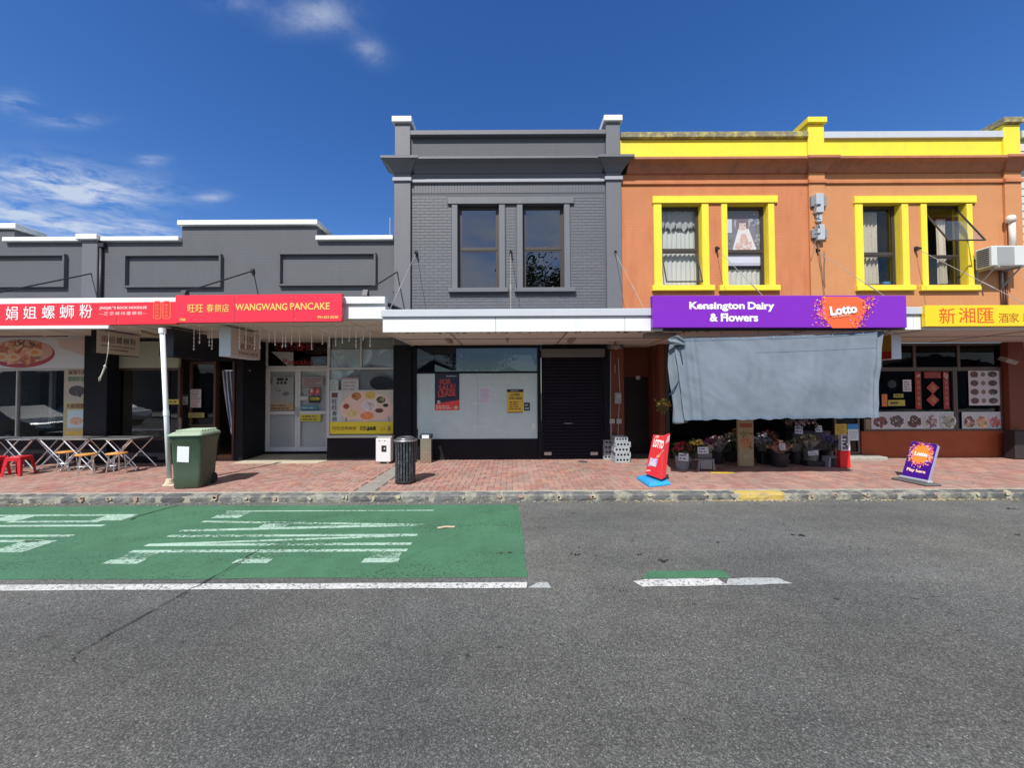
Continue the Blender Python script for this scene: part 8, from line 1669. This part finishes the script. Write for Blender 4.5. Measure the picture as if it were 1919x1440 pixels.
# ================================================================== flowers outside the dairy
def bouquet(name, label, c, rad, h, cols, leaf, wrap=None, n=46, seed=1, cat='flowers', group='bunches of flowers outside the dairy', z0=None):
    r = random.Random(seed); t = thing(name, label, cat, tuple(c), group); m = MB(); lf = MB()
    n = int(n * 1.35)
    for i in range(n):
        a = r.uniform(0, 6.283); q = math.sqrt(r.random()) * rad; x, y = c.x + q * math.cos(a), c.y + q * 0.8 * math.sin(a); z = c.z + h * (0.72 + 0.28 * r.random()) * (1 - 0.35 * (q / rad) ** 2); s = r.uniform(0.026, 0.046); col = shade(r.choice(cols), r.uniform(1.1, 1.9))
        ax = Vector((x - c.x, y - c.y - 0.03, 0.10)).normalized(); u_ = ax.orthogonal().normalized(); v_ = ax.cross(u_); k = 6
        for ring in (0, 1):
            for j in range(k):
                b = 6.283 * j / k + ring * 0.5 + r.uniform(-0.2, 0.2); ss = s * (1 - 0.4 * ring); cc = Vector((x, y, z)) + ax * (0.008 * ring); tip = cc + (u_ * math.cos(b) + v_ * math.sin(b)) * ss + ax * (0.3 + 0.5 * ring) * ss; l_ = cc + (u_ * math.cos(b - 0.5) + v_ * math.sin(b - 0.5)) * ss * 0.55; r_ = cc + (u_ * math.cos(b + 0.5) + v_ * math.sin(b + 0.5)) * ss * 0.55
                m.quad(cc, l_, tip, r_, col=shade(col, 1 + 0.2 * ring))
    for i in range(int(n * 1.6)):
        a = r.uniform(0, 6.283); q = math.sqrt(r.random()) * rad * 1.05; p = Vector((c.x + q * math.cos(a), c.y + q * 0.8 * math.sin(a), c.z + h * r.uniform(0.12, 0.82))); d = Vector((math.cos(a) * 0.7 + r.uniform(-.4, .4), math.sin(a) * 0.7 + r.uniform(-.4, .4), r.uniform(0.1, 1.1))).normalized(); l_ = r.uniform(0.06, 0.13); w_ = d.cross(Vector((r.uniform(-1, 1), r.uniform(-1, 1), 0.3))).normalized() * l_ * 0.16
        lf.quad(p, p + d * l_ * 0.5 + w_, p + d * l_, p + d * l_ * 0.5 - w_, col=shade(leaf, r.uniform(0.5, 1.5)))
    for i in range(7):
        a = 6.283 * i / 7; lf.tube([(c.x + 0.03 * math.cos(a), c.y + 0.03 * math.sin(a), c.z), (c.x + rad * 0.5 * math.cos(a), c.y + rad * 0.4 * math.sin(a), c.z + h * 0.75)], 0.004, 4, col=shade(leaf, 0.8))
    m.build('blossoms', attr_mat('petals', 0.7), t); lf.build('leaves', attr_mat('flower_leaves', 0.6), t)
    if wrap:
        w = MB()
        def fn(a, b): th = a * 6.283; rr = 0.05 + (rad * 1.12 - 0.05) * b + 0.02 * math.sin(th * 9) * b; return (c.x + rr * math.cos(th), c.y + 0.8 * rr * math.sin(th), c.z + b * h * 0.66 + 0.03 * b * math.sin(th * 5))
        w.sheet(fn, 45, 3); w.build('wrapping', wrap, t)
    return t
def bucket(label, c, r0, r1, h, mat, ribs=False, stand=False, group='flower buckets outside the dairy'):
    t = thing('flower_bucket', label, 'bucket', tuple(c), group); m = MB().lathe([(r0, c.z), (r0 + (r1 - r0) * 0.9, c.z + h * 0.9), (r1 + 0.01, c.z + h * 0.92), (r1 + 0.012, c.z + h), (r1 - 0.01, c.z + h), (r1 - 0.02, c.z + h * 0.8)], c.x, c.y, 20); m.build('pail', mat, t, smooth=False, bevel=0.002)
    if ribs:
        for k in range(14): a = 6.283 * k / 14; MB().tube([(c.x + r0 * 1.01 * math.cos(a), c.y + r0 * 1.01 * math.sin(a), c.z + 0.02), (c.x + r1 * 1.01 * math.cos(a), c.y + r1 * 1.01 * math.sin(a), c.z + h * 0.9)], 0.006, 4).build('rib', mat, t)
    return t
def price(label, px_, py_, Y, w, h, tilt=0.0, rows=2):
    p = P3(px_, py_, Y); t = thing('price_card', label, 'card', tuple(p), 'price cards on the flower buckets'); mm = Matrix.Translation(p) @ Matrix.Rotation(tilt, 4, 'Y') @ Matrix.Rotation(-0.12, 4, 'X'); MB().box(-w / 2, w / 2, -0.002, 0.002, -h / 2, h / 2, m=mm).build('sheet', pm('price_white', (0.70, 0.71, 0.74), 0.5), t)
    fr = Frame(mm @ Vector((0, -0.002, 0)), mm.to_3x3() @ Vector((1, 0, 0)), mm.to_3x3() @ Vector((0, 0, 1))); a = Art(fr, 0.001); lines_of_print(a, -w * 0.4, w * 0.4, -h * 0.4, h * 0.4, rows, (0.12, 0.12, 0.16), 0.45); a.build(t); return t
M_GB = pm('bucket_grey', (0.28, 0.30, 0.32), 0.5, var=0.1); M_BB = pm('bucket_black', (0.025, 0.025, 0.03), 0.4); M_SG = pm('step_stool_grey', (0.22, 0.24, 0.28), 0.5, var=0.08)
YFl = 8.55
def at(px_, Y, z): return Vector((X(px_, 850, Y), Y, z))
c = at(1279, YFl, 0.12); bucket('ribbed grey bucket of dark red flowers, leftmost before the dairy', c, 0.12, 0.16, 0.30, M_GB, True); c2 = c + Vector((0, 0, 0.2)); bouquet('flower_bunch', 'dark red chrysanthemums in the leftmost grey bucket', c2, 0.21, 0.44, [(0.34, 0.012, 0.03), (0.26, 0.01, 0.04), (0.42, 0.03, 0.06)], (0.05, 0.09, 0.03), None, 60, 3)
price('lilac price card on the leftmost flower bucket', 1281, 857, YFl - 0.19, 0.22, 0.17, 0.1)
# grey step stool used as a stand
t = thing('step_stool', 'grey plastic step stool carrying yellow and purple flowers', 'stool', tuple(at(1317, YFl - 0.1, 0.12))); cc = at(1317, YFl - 0.1, 0.12)
m = MB(); 
for sx in (-1, 1):
    for sy in (-1, 1): m.prism([(cc.x + sx * 0.20, 0.122), (cc.x + sx * 0.155, 0.122), (cc.x + sx * 0.135, 0.36), (cc.x + sx * 0.165, 0.36)], 'y', cc.y + sy * 0.14 - 0.02, cc.y + sy * 0.14 + 0.02)
m.build('legs', M_SG, t, bevel=0.004); box('top', M_SG, t, cc.x - 0.185, cc.x + 0.185, cc.y - 0.17, cc.y + 0.17, 0.36, 0.385, 0.01); box('apron', M_SG, t, cc.x - 0.13, cc.x + 0.13, cc.y - 0.155, cc.y - 0.145, 0.16, 0.359, 0.004)
box('tub', pm('tub_green_grey', (0.14, 0.15, 0.14), 0.5), t, cc.x - 0.16, cc.x + 0.16, cc.y - 0.12, cc.y + 0.12, 0.386, 0.52, 0.02)
bouquet('flower_bunch', 'yellow flowers on the left of the grey step stool', cc + Vector((-0.12, 0, 0.36)), 0.17, 0.34, [(0.62, 0.33, 0.04), (0.7, 0.42, 0.10)], (0.07, 0.09, 0.02), None, 34, 5); bouquet('flower_bunch', 'deep purple flowers on the right of the grey step stool', cc + Vector((0.13, 0.03, 0.36)), 0.16, 0.36, [(0.10, 0.01, 0.10), (0.16, 0.02, 0.07), (0.2, 0.03, 0.10)], (0.04, 0.05, 0.03), pm('cellophane', (0.28, 0.27, 0.27), 0.3), 34, 6)
price('price card on the grey step stool', 1317.5, 844.5, YFl - 0.3, 0.235, 0.145)
# bunch hanging by the jamb, left of the cloth
bouquet('flower_bunch', 'yellow-green bunch fixed to the post left of the blue cloth', Vector((X(1244, 770, 9.2), 9.2, Z(778, 1244, 9.2))), 0.17, 0.42, [(0.55, 0.45, 0.10), (0.5, 0.25, 0.08), (0.5, 0.5, 0.15)], (0.16, 0.22, 0.06), None, 26, 9)
# tall floral stand banner
t = thing('floral_banner', 'tall narrow cream board with orange flower print standing under the blue cloth', 'board', tuple(at(1399, 8.75, 0.12))); Yb_ = 8.75; x0, x1 = X(1383.5, 830, Yb_), X(1412.5, 830, Yb_); z1 = Z(780, 1398, Yb_); MB().box(x0, x1, Yb_, Yb_ + 0.06, 0.13, z1).build('board', pm('banner_cream', (0.46, 0.36, 0.20), 0.6, var=0.12), t, bevel=0.004)
a = Art(wallframe(Yb_)); w_ = x1 - x0; h_ = z1 - 0.13; a.blob(x0 + 0.5 * w_, 0.13 + 0.46 * h_, 0.40 * w_, 0.11 * h_, [(0.55, 0.14, 0.05), (0.62, 0.25, 0.08), (0.5, 0.3, 0.15)], 30); a.blob(x0 + 0.5 * w_, 0.13 + 0.65 * h_, 0.42 * w_, 0.07 * h_, [(0.2, 0.14, 0.06), (0.3, 0.3, 0.12), (0.5, 0.3, 0.1)], 14); a.rect(x0 + 0.1 * w_, x1 - 0.1 * w_, 0.13 + 0.77 * h_, 0.13 + 0.85 * h_, (0.36, 0.09, 0.03)); a.blob(x0 + 0.8 * w_, 0.13 + 0.38 * h_, 0.15 * w_, 0.05 * h_, [(0.10, 0.07, 0.06)], 6); a.blob(x0 + 0.5 * w_, 0.13 + 0.2 * h_, 0.3 * w_, 0.06 * h_, [(0.55, 0.45, 0.3), (0.6, 0.5, 0.36)], 12); a.build(t)
c = at(1460, 8.75, 0.12); bucket('glossy black bucket with peach and red flowers right of the floral board', c, 0.15, 0.20, 0.33, M_BB); box('tray', M_BB, thing('black_crate', 'low black crate under the peach flower bucket', 'crate', tuple(c)), c.x - 0.24, c.x + 0.2, c.y + 0.22, c.y + 0.45, 0.122, 0.4, 0.02)
bouquet('flower_bunch', 'peach and dark red bunch wrapped in pale paper in the black bucket', c + Vector((0, 0, 0.28)), 0.24, 0.34, [(0.62, 0.24, 0.10), (0.30, 0.04, 0.06), (0.66, 0.40, 0.28), (0.62, 0.45, 0.40)], (0.05, 0.07, 0.03), pm('peach_paper', (0.48, 0.32, 0.26), 0.6), 44, 13)
price('small white card on the black bucket', 1466, 837.5, 8.5, 0.125, 0.15, 0, 3)
c = at(1518, 8.9, 0.12); bucket('grey-green bucket with pale cream flowers left of the red and white pillar', c + Vector((0, 0, 0.12)), 0.14, 0.17, 0.28, pm('bucket_sage', (0.18, 0.20, 0.18), 0.5)); box('crate_body', M_BB, thing('black_crate', 'black crate under the pale cream flowers', 'crate', tuple(c)), c.x - 0.2, c.x + 0.2, c.y - 0.18, c.y + 0.2, 0.122, 0.238, 0.01)
bouquet('flower_bunch', 'pale cream and white bunch in the grey-green bucket', c + Vector((-0.02, 0, 0.36)), 0.21, 0.38, [(0.44, 0.38, 0.24), (0.52, 0.48, 0.36), (0.36, 0.28, 0.16)], (0.08, 0.09, 0.05), pm('cellophane', (0.28, 0.27, 0.27), 0.3), 44, 17)
price('folded white card on the grey-green bucket', 1524, 849.5, 8.68, 0.23, 0.10, -0.1)
bouquet('flower_bunch', 'dusky pink bunch standing high behind the black bucket', Vector((X(1500, 800, 9.5), 9.5, 0.85)), 0.34, 0.36, [(0.34, 0.24, 0.22), (0.4, 0.3, 0.25), (0.3, 0.2, 0.2)], (0.06, 0.07, 0.05), None, 50, 19)
t = thing('display_shelf', 'dim display shelf holding the high flowers behind the cloth', 'shelf', (X(1480, 830, 9.6), 9.6, 0.12)); box('shelf_body', pm('shelf_dark', (0.05, 0.045, 0.05), 0.7), t, X(1480, 830, 9.6), X(1552, 830, 9.6), 9.5, 9.75, 0.12, 0.86, 0.01)
price('white card on the dim shelf above the cream flowers', 1497, 806, 9.45, 0.2, 0.2, 0.1); price('small square card right of the white card on the shelf', 1534, 804, 9.45, 0.17, 0.16, 0)
t = thing('pot_stand', 'small white plastic stool with a dark leafy plant beside the red and white pillar', 'stool', tuple(at(1557, 8.75, 0.12))); cc = at(1557, 8.75, 0.12)
box('top', pm('stand_lilac', (0.40, 0.40, 0.46), 0.5), t, cc.x - 0.13, cc.x + 0.13, cc.y - 0.12, cc.y + 0.12, 0.33, 0.35, 0.01)
for s in (-1, 1): MB().prism([(cc.x + s * 0.15, 0.122), (cc.x + s * 0.11, 0.122), (cc.x + s * 0.09, 0.33), (cc.x + s * 0.12, 0.33)], 'y', cc.y - 0.11, cc.y + 0.11).build('leg', pm('stand_lilac', (0.40, 0.40, 0.46), 0.5), t, bevel=0.004)
bouquet('potted_plant', 'dark leafy plant with a few blue flowers on the small white stool', cc + Vector((0, 0, 0.35)), 0.16, 0.36, [(0.05, 0.05, 0.16), (0.08, 0.12, 0.05)], (0.03, 0.06, 0.03), None, 14, 23, cat='plant', group=None)
# darker stock standing further back under the cloth
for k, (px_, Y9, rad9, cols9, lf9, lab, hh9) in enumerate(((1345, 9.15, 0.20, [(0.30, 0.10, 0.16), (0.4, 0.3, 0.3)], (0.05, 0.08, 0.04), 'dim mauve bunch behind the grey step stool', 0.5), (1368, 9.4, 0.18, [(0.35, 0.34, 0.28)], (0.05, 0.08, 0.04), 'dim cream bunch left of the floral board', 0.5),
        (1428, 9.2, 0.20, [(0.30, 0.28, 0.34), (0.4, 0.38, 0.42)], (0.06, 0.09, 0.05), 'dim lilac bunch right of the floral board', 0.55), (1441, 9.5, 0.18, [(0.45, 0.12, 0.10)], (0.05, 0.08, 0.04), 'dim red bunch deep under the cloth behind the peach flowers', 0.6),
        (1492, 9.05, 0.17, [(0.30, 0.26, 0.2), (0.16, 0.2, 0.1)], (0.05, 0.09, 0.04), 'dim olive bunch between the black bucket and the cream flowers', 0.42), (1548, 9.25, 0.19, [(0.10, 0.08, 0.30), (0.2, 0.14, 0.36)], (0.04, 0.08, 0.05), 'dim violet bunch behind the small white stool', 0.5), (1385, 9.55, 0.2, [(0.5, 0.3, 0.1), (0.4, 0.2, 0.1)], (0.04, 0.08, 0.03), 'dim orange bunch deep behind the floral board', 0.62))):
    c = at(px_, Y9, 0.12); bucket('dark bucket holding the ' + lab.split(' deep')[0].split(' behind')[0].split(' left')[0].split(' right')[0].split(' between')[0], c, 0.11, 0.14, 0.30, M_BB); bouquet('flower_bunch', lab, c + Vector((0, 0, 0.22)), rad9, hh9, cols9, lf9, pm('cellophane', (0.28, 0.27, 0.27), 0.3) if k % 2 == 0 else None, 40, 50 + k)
# red and white pillar sign
t = thing('bollard_sign', 'slim pillar sign, white with black letters above and bright red below', 'sign', tuple(at(1580, 8.6, 0.12))); cc = at(1581, 8.6, 0.12); zm = Z(845, 1581, 8.6); zt_ = Z(815, 1581, 8.6)
box('red_section', pm('neon_red', (0.80, 0.015, 0.02), 0.4), t, cc.x - 0.125, cc.x + 0.115, cc.y - 0.05, cc.y + 0.05, 0.125, zm, 0.01)
mm = Matrix.Translation((cc.x, 0, 0)); box('white_section', pm('pillar_white', (0.68, 0.70, 0.74), 0.45), t, cc.x - 0.09, cc.x + 0.115, cc.y - 0.049, cc.y + 0.049, zm + 0.002, zt_, 0.008)
FQ = Frame((cc.x - 0.09, cc.y - 0.049, zm), (0, 0, -1), (1, 0, 0)); FQ.n = Vector((0, -1, 0)); FQ.u = Vector((0, 0, 1)); FQ.v = Vector((-1, 0, 0)); FQ.o = Vector((cc.x + 0.085, cc.y - 0.049, zm))
lettering('SALE', FQ, 0.03, 0.36, 0.03, 0.15, M_DKINK, t, bold=0.05, lift=0.001)
box('bin_box', pm('bin_box_dark', (0.03, 0.025, 0.025), 0.6), thing('dark_box', 'dark box standing at the foot of the brick pier at the right edge', 'box', (X(1905, 830, 9.4), 9.4, 0.12)), X(1898, 840, 9.5), X(1935, 840, 9.5), 9.45, 9.68, 0.14, Z(808, 1910, 9.5), 0.01)

# ================================================================== far side of the street, mirrored in the shop windows
fp = setting(MB().box(-140, 140, -13.0, -9.0, -0.02, 0.12).build('far_footpath', conc))
rf = random.Random(31)
def tree(label, x, y, h, rad, seed, n=2600):
    r = random.Random(seed); t = thing('street_tree', label, 'tree', (x, y, 0.1), 'trees across the street'); m = MB(); th = h * 0.42; m.tube([(x, y, 0), (x + 0.1, y, th * 0.5), (x + 0.15, y + 0.1, th), (x, y, h * 0.75)], [0.22, 0.17, 0.13, 0.05], 10)
    tips = []
    for k in range(9):
        a = r.uniform(0, 6.283); e = Vector((x + rad * 0.7 * math.cos(a), y + rad * 0.7 * math.sin(a), th + (h - th) * r.uniform(0.25, 0.85))); m.tube([(x + 0.12, y, th * r.uniform(0.7, 1.1)), (x * 0.5 + e.x * 0.5, y * 0.5 + e.y * 0.5, th + (e.z - th) * 0.4), tuple(e)], [0.09, 0.06, 0.02], 6); tips.append(e)
    m.build('trunk', pm('bark', (0.09, 0.07, 0.05), 0.9, var=0.3), t); c = MB(); cl = [Vector((x + r.uniform(-1, 1) * rad * 0.8, y + r.uniform(-1, 1) * rad * 0.8, th + (h - th) * r.uniform(0.1, 0.95))) for _ in range(16)] + tips
    for i in range(n):
        b = r.choice(cl); p = b + Vector((r.gauss(0, 1), r.gauss(0, 1), r.gauss(0, 0.8))) * rad * 0.22; s = r.uniform(0.10, 0.2); d = Vector((r.uniform(-1, 1), r.uniform(-1, 1), r.uniform(-1, 1))).normalized(); u_ = d.orthogonal().normalized(); v_ = d.cross(u_)
        c.quad(p - u_ * s, p + v_ * s * 0.6, p + u_ * s, p - v_ * s * 0.6, col=shade((0.06, 0.10, 0.035), r.uniform(0.5, 1.5)))
    c.build('crown', attr_mat('tree_leaves', 0.6), t)
tree('tall broad tree across the street, behind the viewer', 2.4, -17, 14.0, 3.6, 2, 6500); tree('bushy tree left of the tall one across the street', -3.5, -19, 9.0, 3.2, 4, 4500); tree('tree at the left across the street', -16, -16, 9.5, 3.0, 6, 1800); tree('tree at the right across the street', 19, -17, 10, 3.2, 8, 1800)
for k, (x0, x1, hz_, col, lab) in enumerate(((-30, -19, 4.5, (0.35, 0.33, 0.3), 'low cream shop across the street'), (-12.5, -4.5, 5.2, (0.42, 0.40, 0.36), 'gabled white house across the street'), (9, 15.5, 4.8, (0.30, 0.17, 0.12), 'brick house across the street'), (22, 34, 6.0, (0.40, 0.38, 0.34), 'tall cream shop across the street'), (-4.3, 3.5, 4.6, (0.16, 0.17, 0.18), 'grey weatherboard shop across the street'), (3.6, 8.9, 5.4, (0.20, 0.16, 0.13), 'brown brick shop across the street'), (15.6, 21.9, 4.4, (0.14, 0.15, 0.16), 'dark low shop across the street'), (-18.9, -12.6, 4.9, (0.13, 0.12, 0.12), 'dark timber shop across the street'), (-60, -30.1, 5.6, (0.2, 0.19, 0.18), 'long warehouse across the street on the left'), (34.1, 60, 5.6, (0.2, 0.19, 0.18), 'long warehouse across the street on the right'))):
    t = thing('far_building', lab, 'building', ((x0 + x1) / 2, -22, 0)); mw = pm('far_wall_%d' % k, col, 0.8, var=0.1); MB().box(x0, x1, -30, -22, 0, hz_ * 0.62).build('wall', mw, t)
    MB().prism([(x0 - 0.4, hz_ * 0.62), (x1 + 0.4, hz_ * 0.62), ((x0 + x1) / 2, hz_ * 1.05)], 'y', -30.3, -21.6).build('roof', pm('far_roof', (0.16, 0.15, 0.15), 0.7), t)
    for q in range(3): xw = x0 + (x1 - x0) * (0.2 + 0.3 * q); w = box('window', M_WHITE, t, xw - 0.7, xw + 0.7, -22.0, -21.93, 1.0, 2.3, 0); MB().box(xw - 0.62, xw + 0.62, -21.93, -21.92, 1.08, 2.22).build('pane', M_GLASS_DK, w)
def car(label, x, y, col, seed):
    t = thing('parked_car', label, 'car', (x, y, 0), None); L = 4.4; mp = pm('car_paint_%d' % seed, col, 0.25, metal=0.2, coat=1.0)
    side = [(-2.2, 0.35), (-2.2, 0.72), (-2.0, 0.92), (-1.35, 0.98), (-0.75, 1.40), (0.55, 1.46), (1.35, 1.02), (2.05, 0.88), (2.2, 0.60), (2.15, 0.33)]
    m = MB(); k = len(side)
    for yy, ins in ((-0.86, 0.0), (-0.80, 0.04), (0.80, 0.04), (0.86, 0.0)): m.v += [(x + a, y + (yy * (0.86 if z > 1.1 else 1)), z) for a, z in side]
    m.f = [tuple(reversed(range(k))), tuple(range(3 * k, 4 * k))] + [(r_ * k + i, r_ * k + (i + 1) % k, (r_ + 1) * k + (i + 1) % k, (r_ + 1) * k + i) for r_ in range(3) for i in range(k)]; m.c = [None] * len(m.f); m.build('body', mp, t, bevel=0.03)
    for s in (-1, 1): MB().prism([(x - 1.15, 1.0), (x - 0.70, 1.34), (x - 0.05, 1.39), (x - 0.05, 1.0)], 'y', y + s * 0.80, y + s * 0.866).build('window', M_GLASS_DK, t); MB().prism([(x + 0.02, 1.0), (x + 0.02, 1.39), (x + 0.5, 1.38), (x + 1.1, 1.02)], 'y', y + s * 0.80, y + s * 0.866).build('window', M_GLASS_DK, t)
    for wx in (-1.35, 1.35):
        for s in (-1, 1): wh = MB().prism([(x + wx + 0.32 * math.cos(i * 0.349), 0.32 + 0.32 * math.sin(i * 0.349)) for i in range(18)], 'y', y + s * 0.70, y + s * 0.885).build('wheel', pm('tyre_black', (0.02, 0.02, 0.02), 0.8), t); MB().prism([(x + wx + 0.2 * math.cos(i * 0.349), 0.32 + 0.2 * math.sin(i * 0.349)) for i in range(18)], 'y', y + s * 0.885, y + s * 0.895).build('rim', M_STEEL, wh)
car('dark grey car parked at the near kerb, mirrored in the left cafe window', -18.8, 5.3, (0.03, 0.032, 0.036), 1); car('white car parked further along, mirrored in the noodle shop window', -24.7, -3.0, (0.7, 0.7, 0.7), 2); car('silver car parked across the street on the right', 9, -7.6, (0.4, 0.41, 0.42), 3)
